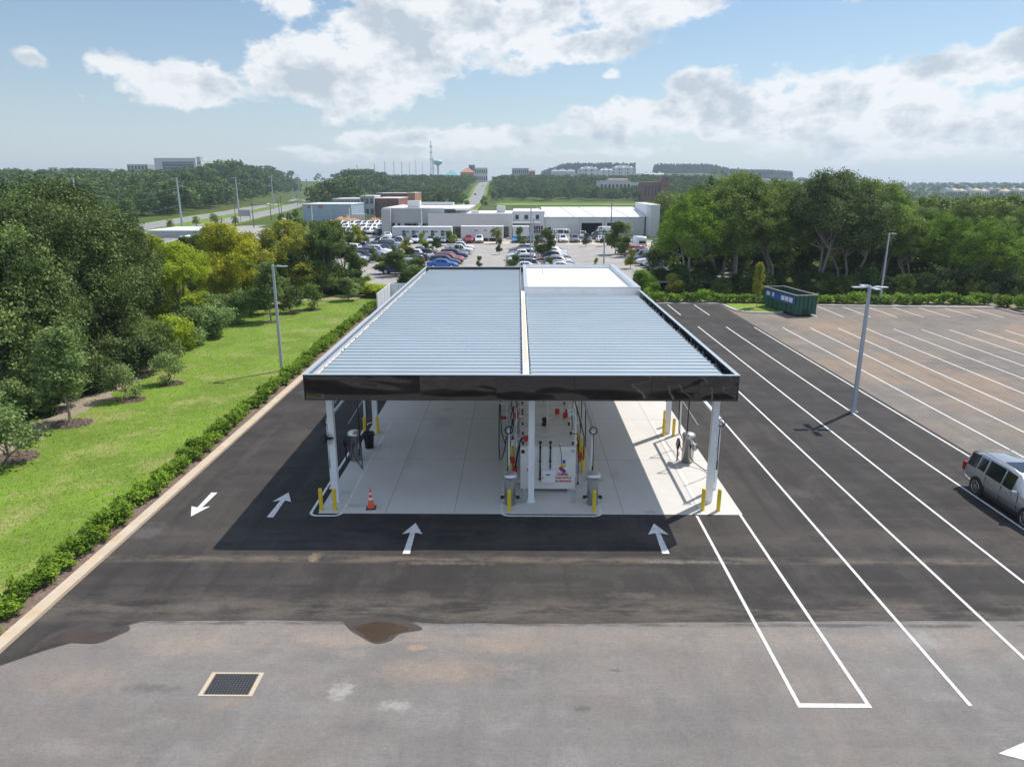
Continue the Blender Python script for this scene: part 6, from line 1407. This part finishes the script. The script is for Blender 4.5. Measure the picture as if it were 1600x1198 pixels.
# ------------------------------------------------------------------ buildings
def windows(T, face_y, items, fr=None, x0=0):
    "items: x0,x1,z0,z1,columns ; a pane behind thin frame bars"
    for (a, c, z0, z1, n) in items:
        b = MB(); b.b2(a, c, face_y - .03, face_y + .02, z0, z1); w = b.build('window', M['winglass'], T)
        b = MB()
        for k in range(n + 1): x = a + (c - a) * k / n; b.b2(x - .06, x + .06, face_y - .08, face_y - .03, z0, z1)
        b.b2(a - .06, c + .06, face_y - .083, face_y - .033, z1 - .06, z1 + .06); b.b2(a - .06, c + .06, face_y - .083, face_y - .033, z0 - .06, z0 + .06)
        if z1 - z0 > 1.6: zz = z0 + (z1 - z0) * .5; b.b2(a, c, face_y - .083, face_y - .033, zz - .05, zz + .05)
        b.build('frame', fr or M['galv'], w)
def dealership():
    YF = 186.0
    def X(px): return xdir(px, YF)
    def Z(py, Y=YF): return atY(800, py, Y).z
    T = thing('dealership_building', 'long white low dealership building with showroom at left and service bays at right', 'building', (0, YF, ZL))
    oz = ZL
    def P(name, m, *boxes):
        b = MB()
        for (x0, x1, y0, y1, z0, z1) in boxes: b.b2(x0, x1, y0 - YF, y1 - YF, z0 - oz, z1 - oz)
        return b.build(name, m, T)
    x0, x1, x2, x3, x4 = X(601), X(683), X(801), X(851), X(1012)
    zA, zB, zC = Z(326), Z(333.5), Z(339.5)
    # showroom left block, grey
    P('wall', M['stuccog'], (x0, x0 + 2.2, YF - 6, YF + 30, ZL, zA), (x0 + 2.2, x1 + 2, YF - 4, YF + 30, zA - 3.4, zA), (x0 + 4.2, x0 + 5.4, YF - 4, YF - 2.8, ZL, zA - 3.4), (x0 + 2.2, x1, YF - 2, YF - 1.7, ZL, ZL + .5))
    P('pier', M['stucco'], (X(619), X(623), YF - 4.0, YF - 2.9, ZL, zA - 3.4), (X(655), X(660), YF - 4.0, YF - 2.9, ZL, zA - 3.4))
    P('curtain_wall', M['winglass'], (x0 + 2.4, x1, YF - 1.5, YF - 1.3, ZL + .5, zA - 3.4))
    P('mullion', M['stucco'], *[(x, x + .12, YF - 1.62, YF - 1.5, ZL + .5, zA - 3.4) for x in np.arange(x0 + 3, x1, 1.25)], (x0 + 2.4, x1, YF - 1.66, YF - 1.62, ZL + 3.1, ZL + 3.25))
    P('roof', M['whiteroof'], (x0 + .3, x1 + 8, YF - 3.6, YF + 29.7, zA + .01, zA + .12))
    P('roof_edge', M['stucco'], (x0, x1 + 2.05, YF - 4.1, YF - 3.6, zA, zA + .3), (x0 - .02, x0 + .3, YF - 3.6, YF + 30, zA, zA + .3))
    # entry block, white fascia on piers
    P('fascia', M['stucco'], (x1 - 1.6, x2, YF - 7.5, YF + 4, zB - 2.9, zB))
    P('pier', M['stucco'], *[(X(p), X(p + 4.2), YF - 7.3, YF - 6.3, ZL, zB - 2.9) for p in (688, 727, 762, 796)])
    P('curtain_wall', M['winglass'], (x1 - 1, x2 - .6, YF - 3, YF - 2.8, ZL, zB - 2.9))
    P('mullion', M['galv'], *[(x, x + .12, YF - 3.12, YF - 3, ZL, zB - 2.9) for x in np.arange(x1, x2 - 1, 1.5)])
    P('roof', M['whiteroof'], (x1 - 1.5, x2 - .1, YF - 7.4, YF + 18, zB + .01, zB + .1))
    P('roof_edge', M['stucco'], (x1 - 1.65, x2 + .05, YF - 7.55, YF - 7.2, zB, zB + .25))
    # link with two window rows
    P('wall', M['metalwall'], (x2, x3, YF - .5, YF + 30, ZL, zB + .3)); P('roof_edge', M['galv'], (x2, x3 + .2, YF - .7, YF - .3, zB + .3, zB + .5))
    P('canopy_roof', M['whiteroof'], (x2 - .2, x3 - 1, YF - 3.5, YF - .6, ZL + 3.4, ZL + 3.6))
    windows(T, -.55, [(X(805), X(811), zB - 1.5 - oz, zB - .3 - oz, 1), (X(819), X(826), zB - 1.5 - oz, zB - .3 - oz, 1), (X(837), X(843), zB - 1.5 - oz, zB - .3 - oz, 1)], M['stucco'])
    windows(T, -.55, [(X(803), X(828), .9, 2.9, 6), (X(834), X(849), .7, 2.6, 4)], M['stucco'])
    # service wing with long sloping white roof
    YS = YF + 2
    P('wall', M['metalwall'], (x3, x4, YS, YS + .4, zC - .55, zC), (x3, X(907), YS, YS + .4, ZL, zC - .55), (X(907), X(911), YS, YS + .4, ZL, zC - .55), (X(944), X(952), YS, YS + .4, ZL, zC - .55), (X(911), X(944), YS, YS + .4, ZL + 3.2, zC - .55), (X(952), X(971), YS, YS + .4, ZL + 3.2, zC - .55), (X(971), x4, YS, YS + .4, ZL, zC - .55),
      (x3, x3 + .3, YS + .4, YS + 44, ZL, zC), (x4 - .3, x4, YS + .4, YS + 44, ZL, zC), (x3, x4, YS + 44, YS + 44.3, ZL, zC))
    P('bay_interior', M['blackm'], (X(911), X(944), YS + 6, YS + 6.2, ZL, ZL + 3.3), (X(952), X(971), YS + 6, YS + 6.2, ZL, ZL + 3.3), (X(908), X(975), YS + .5, YS + 6, ZL + 3.3, ZL + 3.35))
    P('service_door', M['stucco'], (X(888), X(905), YS - .06, YS, ZL, ZL + 3.0), (X(991), X(1011), YS - .06, YS, ZL, ZL + 3.9)); P('side_door', M['blackm'], (X(857), X(862), YS - .05, YS, ZL, ZL + 2.1))
    P('downpipe', M['galv'], *[(X(p) - .09, X(p) + .09, YS - .15, YS - .02, ZL, zC - .1) for p in (853, 907.5, 948, 988, 1011)], (x3, x4, YS - .14, YS - .01, zC - .12, zC + .02))
    P('vent_slot', M['galv'], *[(X(911 + 5 * k), X(914 + 5 * k), YS - .04, YS, zC - 1.0, zC - .8) for k in range(7)])
    b = MB(); zr = zC + 1.9
    b.add([(x3 - .2, YS - .3 - YF, zC + .02 - oz), (x4 + .2, YS - .3 - YF, zC + .02 - oz), (x4 + .2, YS + 22 - YF, zr - oz), (x3 - .2, YS + 22 - YF, zr - oz), (x4 + .2, YS + 44.5 - YF, zC + .02 - oz), (x3 - .2, YS + 44.5 - YF, zC + .02 - oz)], [(0, 1, 2, 3), (3, 2, 4, 5)]); b.build('roof', M['whiteroof'], T)
    b = MB()
    for px in (857, 899, 931, 985):
        x = X(px); b.tube([(x, YS - YF, zC + .15 - oz), (x - 2.5, YS + 21.8 - YF, zr + .1 - oz)], .06, 5)
    b.build('roof_cable', M['galv'], T)
    # tall end block
    P('end_block', M['metalwall'], (x4 + .3, X(1028), YF - 4, YF + 20, ZL, Z(320.5)))
    P('end_roof', M['whiteroof'], (x4 + .2, X(1028) + .1, YF - 4.1, YF + 20.1, Z(320.5) + .005, Z(320.5) + .2))
    # rooftop units
    for (pa, pb, yy, h) in ((636, 655, YF + 4, 1.7), (776, 789, YF + 1, 1.6), (736, 748, YF - 1, .5), (640, 708, YF + 26, .8)):
        zt = zA if pa < 700 else zB
        o = P('rooftop_unit', M['stucco'], (xdir(pa, yy), xdir(pb, yy), yy, yy + 3.4, zt + .13, zt + .13 + h))
dealership()
def trailer(pa, pb, py_base, py_top, label, wins, depth=3.4):
    Y = at(700, py_base, ZL).y; x0, x1 = xdir(pa, Y), xdir(pb, Y); h = atY(700, py_top, Y).z - ZL
    T = thing('office_trailer', label, 'trailer', ((x0 + x1) / 2, Y, ZL)); w = (x1 - x0) / 2
    b = MB(); b.b2(-w, w, 0, depth, .7, h); bevel(b.build('body', M['stuccog'] if False else M['metalwall'], T), .05)
    b = MB(); b.b2(-w - .05, w + .05, -.08, depth + .08, h + .005, h + .12); b.build('roof', M['whiteroof'], T)
    b = MB(); b.b2(-w + .3, w - .3, .3, depth - .3, .15, .7); b.build('underframe', M['blackm'], T)
    b = MB()
    n = int(w * 2 / 3)
    for k in range(n + 1): x = -w + .4 + (2 * w - .8) * k / n; b.b2(x - .2, x + .2, .1, .4, .02, .7)
    b.build('support_block', M['kerb2'], T)
    for (u, wd, z0, z1) in wins:
        x = -w + u * 2 * w
        b = MB(); b.b2(x - wd / 2, x + wd / 2, -.03, 0, z0, z1); f = b.build('window', M['winglass'], T)
        b = MB(); b.b2(x - wd / 2 - .05, x + wd / 2 + .05, -.05, -.031, z1, z1 + .06); b.b2(x - wd / 2 - .05, x + wd / 2 + .05, -.05, -.031, (z0 + z1) / 2 - .03, (z0 + z1) / 2 + .03); b.build('frame', M['white'], f)
ww = []
for u in (.20, .36, .52, .68, .85): ww += [(u, .8, 1.6, 2.8), (u + .055, .9, 2.35, 2.7)]
trailer(610, 704, 380, 355.5, 'long white office trailer with five pairs of small windows', ww)
trailer(719, 786, 377, 354.5, 'second white office trailer behind the palm', [(.36, .8, 2.3, 2.6), (.58, .8, 2.3, 2.6)])
trailer(801, 827, 374, 354.5, 'short white office trailer right of the palm', [(.5, .8, 2.2, 2.6)])

def block(name, label, cat, px0, px1, py_base, py_top, Y, depth, mats, floors=0, cols=0, roof=None, zb=None, hip=0, group=None, back=None, wcol=None):
    x0, x1 = xdir(px0, Y), xdir(px1, Y); zt = atY(800, py_top, Y).z; z0 = zb if zb is not None else gz((x0 + x1) / 2, Y)
    T = thing(name, label, cat, ((x0 + x1) / 2, Y, z0), 0, group); w = (x1 - x0) / 2; h = zt - z0
    he = h - hip
    b = MB(); b.b2(-w, w, 0, depth, 0, he); b.build('wall', mats, T)
    if hip:
        b = MB(); o = min(w * .8, depth * .5); e = .03 * depth
        b.add([(-w - e, -e, he), (w + e, -e, he), (w + e, depth + e, he), (-w - e, depth + e, he), (-w + o, depth / 2, h), (w - o, depth / 2, h)], [(0, 1, 5, 4), (1, 2, 5), (2, 3, 4, 5), (3, 0, 4), (0, 3, 2, 1)]); b.build('roof', roof, T)
    else:
        b = MB(); b.b2(-w - .15, w + .15, -.15, depth + .15, he + .005, he + max(.3, h * .03)); b.build('roof', roof or M['whiteroof'], T)
    if floors and cols:
        fh = he / floors
        for f in range(floors):
            for c in range(cols):
                a = -w + 2 * w * (c + .2) / cols; d = -w + 2 * w * (c + .8) / cols
                b = MB(); b.b2(a, d, -.12, 0, fh * (f + .3), fh * (f + .8)); b.build('window', wcol or M['winglass'], T)
    return T
# construction site and brick blocks
T = block('wrapped_building', 'unfinished building wrapped in pale blue sheathing beside an orange dirt mound', 'building', 471, 547, 346, 320, 262, 22, M['bluewrap'], 0, 0, M['whiteroof'], zb=ZL)
b = MB(); 
for k in range(8): b.b2(-8.8 + k * 2.5, -8.7 + k * 2.5, -.1, 0, 0, 6.4)
for z in (2.1, 4.3): b.b2(-8.9, 8.9, -.1, -.0, z, z + .1)
b.build('sheathing_batten', M['stucco'], T)
for x in (-6.2, -2.3): 
    b = MB(); b.b2(x - .8, x + .8, -.12, 0, 4.6, 5.6); b.build('sheathing_patch', M['brick2'], T)
block('block_wall', 'low pale masonry wall right of the blue wrapped building', 'wall', 548, 569, 346, 336, 256, 1.0, M['stucco'], zb=ZL)
b = MB(); g = random.Random(2); nr, nc = 14, 40; vs = []
for i in range(nr + 1):
    for j in range(nc): a = 2 * PI * j / nc; r = i / nr; vs.append((r * 8.5 * math.cos(a) * (1 + .1 * noise.noise(Vector((math.cos(a), math.sin(a), 2)))), r * 3.5 * math.sin(a), 2.6 * (1 - r) ** 1.1 * (1 + .5 * noise.noise(Vector((r * 3 * math.cos(a) * 2, r * 3 * math.sin(a), 0))))))
b.add(vs, [(i * nc + j, i * nc + (j + 1) % nc, (i + 1) * nc + (j + 1) % nc, (i + 1) * nc + j) for i in range(nr) for j in range(nc)], 0, True)
p = at(540, 349, ZL); o = b.build('dirt_mound', M['dirt'], loc=(p.x, p.y, ZL)); tag(o, 'orange dirt mound in front of the blue wrapped building', 'dirt mound')
b = MB(); b.v = []; b.add([(x * .35, y * .6, z * .6) for x, y, z in vs], [(i * nc + j, i * nc + (j + 1) % nc, (i + 1) * nc + (j + 1) % nc, (i + 1) * nc + j) for i in range(nr) for j in range(nc)], 0, True)
p = at(585, 346, ZL); o = b.build('dirt_mound', M['dirt'], loc=(p.x, p.y, ZL)); tag(o, 'small orange dirt mound by the grey showroom corner', 'dirt mound')
block('brick_building', 'red brick building wing with a white roof right of its grey glass centre', 'building', 584, 622, 342, 310.5, 300, 26, M['brick'], 1, 6, M['whiteroof'], zb=ZL)
block('glazed_entry_block', 'grey entry block with large windows between the brick wings', 'building', 562, 583.6, 342, 307, 298, 14, M['stuccog'], 2, 3, M['whiteroof'], zb=ZL)
block('low_office_wing', 'low grey office wing with a strip of windows left of the grey entry block', 'building', 519, 561.6, 342, 311.5, 304, 20, M['stuccog'], 2, 9, M['whiteroof'], zb=ZL)
block('brick_building', 'brick building set behind with a flat roof', 'building', 588, 636, 325, 302.5, 390, 26, M['brick'], 1, 8, M['stucco'], zb=ZL)
block('brick_building', 'orange brick end building with a blank wall', 'building', 636.5, 648, 325, 302, 388, 26, M['brick2'], 0, 0, M['stucco'], zb=ZL)
T = block('roadside_building', 'low building with flat white roof and dark grey wall behind the yellow trees', 'building', 272, 322, 392, 372, 150, 16, M['blackm'], 0, 0, M['whiteroof'], zb=ZL)
block('roadside_building', 'flat white roofed low building behind the dark oaks at left', 'building', 222, 300, 370, 362, 178, 16, M['stuccog'], 0, 0, M['whiteroof'], zb=ZL)
# hillside hospital and apartments
T = block('hospital_building', 'large pale blue glass hospital block on the wooded hill', 'building', 247, 311, 270, 248, 900, 40, M['stucco'], 0, 0, M['stucco'])
w = (xdir(311, 900) - xdir(247, 900)) / 2; H_ = atY(800, 248, 900).z - T.location.z
b = MB(); b.b2(-w + 10, w - 3, -.8, -.1, 2, H_ - 3.5); g_ = b.build('curtain_wall', M['winglass'], T)
b = MB(); 
for z in np.arange(4, H_ - 4, 3.6): b.b2(-w + 10, w - 3, -1.0, -.82, z, z + .5)
b.build('spandrel', M['stuccog'], g_)
b = MB(); b.b2(w - 2, w + 3, 6, 16, 0, H_ + 2.5); b.build('stair_tower', M['stuccog'], T)
block('medical_block', 'white glass wing beside the hospital block', 'building', 311.5, 319, 270, 251, 905, 30, M['stucco'], 4, 2, M['stucco'])
block('office_block', 'grey flat office block left of the hospital', 'building', 204, 236, 272, 257.5, 900, 30, M['stuccog'], 3, 6, M['stucco'])
T = block('apartment_building', 'long pale apartment building with brown roof on the left hill', 'building', 96, 148, 280, 263.5, 820, 24, M['stucco'], 4, 10, M['greyroof'])
block('apartment_building', 'left end tower of the long hillside apartments', 'building', 82, 95.5, 280, 262.5, 815, 24, M['stucco'], 4, 2, M['stucco'])
block('apartment_building', 'white right end of the hillside apartments', 'building', 149, 175, 280, 264.5, 818, 24, M['stucco'], 4, 5, M['greyroof'])
for i, (a, c, t, Y) in enumerate(((148, 162, 274, 700), (165, 178, 272, 720), (180, 192, 273, 700), (194, 206, 273.5, 690), (200, 214, 271, 740), (76, 88, 297, 520), (128, 139, 275, 760))):
    block('house', 'small house with terracotta roof on the left hill, %s in order' % ordinal(i + 1), 'house', a, c, 290, t, Y, 12, M['stucco'], 1, 3, M['terracotta'], hip=2.6, group='terracotta roofed houses on the left hill')
# centre distance
block('pavilion', 'low building with teal hipped roof on the centre horizon', 'building', 696, 715, 285, 266.5, 1000, 18, M['stucco'], 1, 5, M['teal'], hip=6)
block('house', 'peach coloured house with hipped roof right of the teal one', 'house', 720, 741, 285, 262.5, 1050, 18, M['brick2'], 1, 4, M['terracotta'], hip=6)
block('office_block', 'small dark flat building on the centre horizon', 'building', 733, 742, 280, 258.5, 1200, 14, M['greyroof'], 2, 3, M['greyroof'])
block('long_hall', 'pale long building on the centre horizon', 'building', 742, 762, 280, 263, 1150, 16, M['stucco'], 2, 6, M['stucco'])
block('shop_building', 'dark roofed two storey shop building near the centre horizon', 'building', 800, 826, 285, 263.5, 1100, 20, M['stuccog'], 2, 8, M['stucco'])
block('shop_building', 'terracotta end of the shop building on the horizon', 'building', 826.5, 836, 285, 264, 1095, 20, M['brick2'], 1, 2, M['terracotta'], hip=3)
AP = [(862, 872, 1500, 264), (873, 884, 1500, 263.5), (886, 897, 1490, 264), (904, 934, 1480, 259.5), (936, 956, 1500, 262), (956, 990, 1520, 258), (1006, 1014, 1350, 268.5), (1016, 1024, 1350, 268.5), (1026, 1036, 1350, 268.5)]
for i, (a, c, Y, t) in enumerate(AP):
    T = block('apartment_building', 'pale apartment block with slate roof below the pines, %s from the left' % ordinal(i + 1), 'building', a, c, 285, t, Y, 26, M['stucco'], 3, max(2, int((c - a) / 4)), M['greyroof'], hip=6 if i > 2 else 3, group='apartments below the pines')
    w = (xdir(c, Y) - xdir(a, Y)) / 2; H_ = atY(800, t, Y).z - T.location.z
    for u in (-.7, 0, .7):
        b = MB(); b.b2(w * u - 3, w * u + 3, -2, 4, 0, H_ - 5); tw = b.build('bay', M['stucco'], T)
        b = MB(); b.add([(w * u - 3.6, -2.6, H_ - 5), (w * u + 3.6, -2.6, H_ - 5), (w * u + 3.6, 4.6, H_ - 5), (w * u - 3.6, 4.6, H_ - 5), (w * u, 1, H_ - 2)], [(0, 1, 4), (1, 2, 4), (2, 3, 4), (3, 0, 4)]); b.build('bay_roof', M['whiteroof'], tw)
block('mall_building', 'pale flat commercial building left of the brick striped one in the middle distance', 'building', 937, 985, 300, 283, 620, 30, M['stucco'], 1, 8, M['stucco'])
block('mall_building', 'higher pale block on the flat commercial building', 'building', 950, 980, 290, 279.5, 650, 20, M['sand'], 1, 4, M['stucco'])
block('shop_building', 'tan shop with dark brown front in the middle distance', 'building', 1006, 1032, 305, 285, 560, 26, M['brick'], 1, 5, M['stucco'])
block('brick_tower', 'striped brick tower at the edge of the right woodland', 'building', 1033.5, 1044, 305, 277, 555, 12, M['brick'], 4, 1, M['greyroof'])
block('shop_building', 'white roofed long shop between pale block and brick shop', 'building', 985.5, 1005.5, 300, 285.5, 640, 26, M['stucco'], 1, 6, M['whiteroof'])
for i in range(12):
    a = 1478 + i * 11.5; block('house', 'suburban house with tan hipped roof across the right valley, %s from the left' % ordinal(i + 1), 'house', a, a + 10, 305, 292.5 + (i % 3) * 1.2, 1000 + (i % 4) * 40, 14, M['stucco'], 1, 3, M['sand'] if i % 3 else M['greyroof'], hip=3.5, group='houses across the right valley')
b = MB(); b.sheet([(xdir(1430, 780), 780), (xdir(1700, 700), 700), (xdir(1700, 940), 940), (xdir(1480, 940), 940)], 0); b.v = [(x, y, gz(x, y) + 1.5) for x, y, z in b.v]; struct('valley_field', b, M['field'])

# water tower and radio mast
Y = 1350; zb = gz(xdir(684, Y), Y); p = atY(684, 249.5, Y); T = thing('water_tower', 'pale teal water tower on a single stem on the horizon', 'water tower', (p.x, Y, zb)); h = p.z - zb
b = MB(); b.lathe([(2.2, 0), (1.6, 2), (1.5, h - 12), (3, h - 9.5)], n=20); b.build('stem', M['tealtank'], T)
b = MB(); b.lathe([(3, h - 9.5), (7.5, h - 7), (8.8, h - 4.5), (8.2, h - 2.2), (5, h - .6), (0, h)], n=28); b.build('tank', M['tealtank'], T)
def mast(px, py, Y, label, w0=3.2):
    zb = gz(xdir(px, Y), Y); p = atY(px, py, Y); h = p.z - zb; T = thing('radio_mast', label, 'radio mast', (p.x, Y, zb))
    b = MB(); cs = [(math.cos(a) , math.sin(a)) for a in (.5, 2.6, 4.7)]; n = 22
    for c, s in cs: b.cyl((c * w0, s * w0, 0), (c * .5, s * .5, h), .28, .14, n=5)
    for k in range(n):
        f0, f1 = k / n, (k + 1) / n
        for j in range(3):
            (c, s), (d, e) = cs[j], cs[(j + 1) % 3]; r0 = w0 + (.5 - w0) * f0; r1 = w0 + (.5 - w0) * f1
            b.cyl((c * r0, s * r0, h * f0), (d * r1, e * r1, h * f1), .12, n=4); b.cyl((c * r0, s * r0, h * f0), (d * r0, e * r0, h * f0), .1, n=4)
    b.build('lattice', M['galv'], T)
    for f in (.55, .72, .86):
        b = MB()
        for a in range(6): b.box((1.9 * math.cos(a * 1.047), 1.9 * math.sin(a * 1.047), h * f), (.5, .5, 2.6), rz=a * 1.047)
        b.cyl((0, 0, h * f - .3), (0, 0, h * f + .3), 1.7, n=8); b.build('antenna_array', M['white'], T)
mast(673, 220, 1200, 'tall lattice radio mast left of the water tower'); mast(676.5, 246, 1250, 'shorter antenna mast just right of the tall one', 1.5)

# power line along the highway
PL = [(128, 369, 278), (285, 354.5, 278), (374, 338, 277), (428, 327, 275), (469, 320, 273), (504, 306, 269), (560, 299, 258), (587, 296, 256), (603, 295, 252), (617, 294.5, 252), (629, 294, 252.5), (641, 293.8, 253), (651, 293.5, 251), (661, 293.3, 254)]
tops = []
PGRP = 'steel power line poles along the highway'
for i, (px, by, ty) in enumerate(PL):
    p = at(px, by, ZL) if by > 300 else Vector((xdir(px, 560 + (i - 5) * 75), 560 + (i - 5) * 75, ZL)); top = atY(px, ty, p.y).z
    T = thing('power_pole', 'tall pale steel power pole beside the highway, %s from the left' % ordinal(i + 1), 'power pole', (p.x, p.y, ZL), 0, PGRP); h = top - ZL
    b = MB(); b.tube([(0, 0, -.5), (0, 0, h * .5), (0, 0, h)], [.38, .29, .18], 10); b.build('pole', M['galv'] if i < 6 else M['wood'], T)
    att = []
    for q, f in enumerate((.98, .84, .70)):
        s = 1 if q % 2 else -1
        b = MB(); b.cyl((0, 0, h * f), (s * 1.5, 0, h * f + .2), .06, n=5); b.lathe([(.09, -.6), (.12, -.3), (.09, 0)], (s * 1.5, 0, h * f + .2), 8); b.build('insulator_arm', M['galv'], T); att.append(Vector((p.x + s * 1.5, p.y, ZL + h * f - .3)))
    att.append(Vector((p.x, p.y, ZL + h * .45))); tops.append(att)
extra = [Vector((a.x - 60, a.y - 8, a.z)) for a in tops[0]]
for q in range(4):
    b = MB()
    seq = [extra[q]] + [t[q] for t in tops[:8]]
    for a, c in zip(seq, seq[1:]): b.tube(sag(a, c, 1.6, 10), .016, 4, caps=False)
    tag(b.build('power_line', M['wire']), 'thin sagging power line, %s wire from the top of the steel poles' % ordinal(q + 1), 'power line', 'wires between the steel poles')
for i, (px, by, ty) in enumerate(((368, 341, 310), (397, 356, 316), (424, 345, 318), (437, 340, 312), (440, 333, 306), (496, 320, 304), (348, 362, 340), (465, 322, 304), (482, 326, 279))):
    p = at(px, by, ZL); top = atY(px, ty, p.y).z; T = thing('wooden_pole', 'thin dark wooden utility pole near the highway, %s listed from left' % ordinal(i + 1), 'utility pole', (p.x, p.y, ZL), 0, 'wooden utility poles'); h = top - ZL
    b = MB(); b.tube([(0, 0, -.3), (0, 0, h)], [.17, .11], 8); b.build('pole', M['wood'], T); b = MB(); b.b2(-.8, .8, -.06, .06, h - .8, h - .65); b.build('cross_arm', M['wood'], T)
T = thing('highway_sign', 'plain grey roadside sign box by the highway near the low palm', 'sign', tuple(at(384, 348, ZL)))
b = MB(); b.b2(-2, 2, -.3, .3, 2.2, 4.4); b.build('panel', M['stuccog'], T); b = MB(); b.cyl((-1.7, 0, 0), (-1.7, 0, 2.2), .12, n=8); b.cyl((1.7, 0, 0), (1.7, 0, 2.2), .12, n=8); b.build('post', M['galv'], T)
# row of trees behind the green field and singles around the middle distance
for i in range(34):
    px = 774 + i * 8.0 + R_.uniform(-2, 2); p = at(px, 313.4 if i % 2 else 312.2, ZL); k = ('round', 'round2', 'oak_dense2')[i % 3]; s = R_.uniform(.75, 1.0)
    plant(k, (p.x, p.y, ZL), R_.uniform(0, 6), (s * 1.15, s * 1.15, s), 'shade tree behind the open green field, %s from the left' % ordinal(i + 1), 'shade trees behind the green field', LF['green'], name='shade_tree')
for i, (px, by, top, lm) in enumerate(((512, 330, 303, 'green'), (540, 322, 296, 'green'), (566, 318, 298, 'oak2'), (655, 322, 300, 'green'), (672, 322, 298, 'oak2'), (690, 322, 297, 'green'), (708, 320, 299, 'green'), (726, 322, 302, 'bright'), (716, 318, 300, 'green'), (660, 318, 296, 'oak'), (640, 316, 293, 'green'), (757, 322, 306, 'bright'), (452, 345, 332, 'green'), (440, 347, 334, 'green'), (462, 340, 326, 'oak2'), (505, 326, 312, 'oak2'))):
    p = at(px, by, ZL); s = (atY(px, top, p.y).z - ZL) / 9.1
    plant('round' if i % 2 else 'round2', (p.x, p.y, ZL), R_.uniform(0, 6), (s, s, s), 'tree near the brick buildings and straight street, %s listed' % ordinal(i + 1), 'trees around the brick buildings', LF[lm], name='shade_tree')

# pale air between the camera and the hills
hz = bpy.data.materials.new('haze_air'); hz.use_nodes = True; nt = hz.node_tree; nt.nodes.clear()
out = nt.nodes.new('ShaderNodeOutputMaterial'); pv = nt.nodes.new('ShaderNodeVolumePrincipled'); pv.inputs['Density'].default_value = 0.00020; pv.inputs['Color'].default_value = (.72, .86, 1, 1); pv.inputs['Anisotropy'].default_value = 0.2
L(nt, pv.outputs[0], out.inputs['Volume'])
b = MB(); b.b2(-7000, 7000, -7000, 7000, -60, 135); o = b.build('haze', hz); tag(o, kind='stuff', label='pale summer haze', cat='haze')
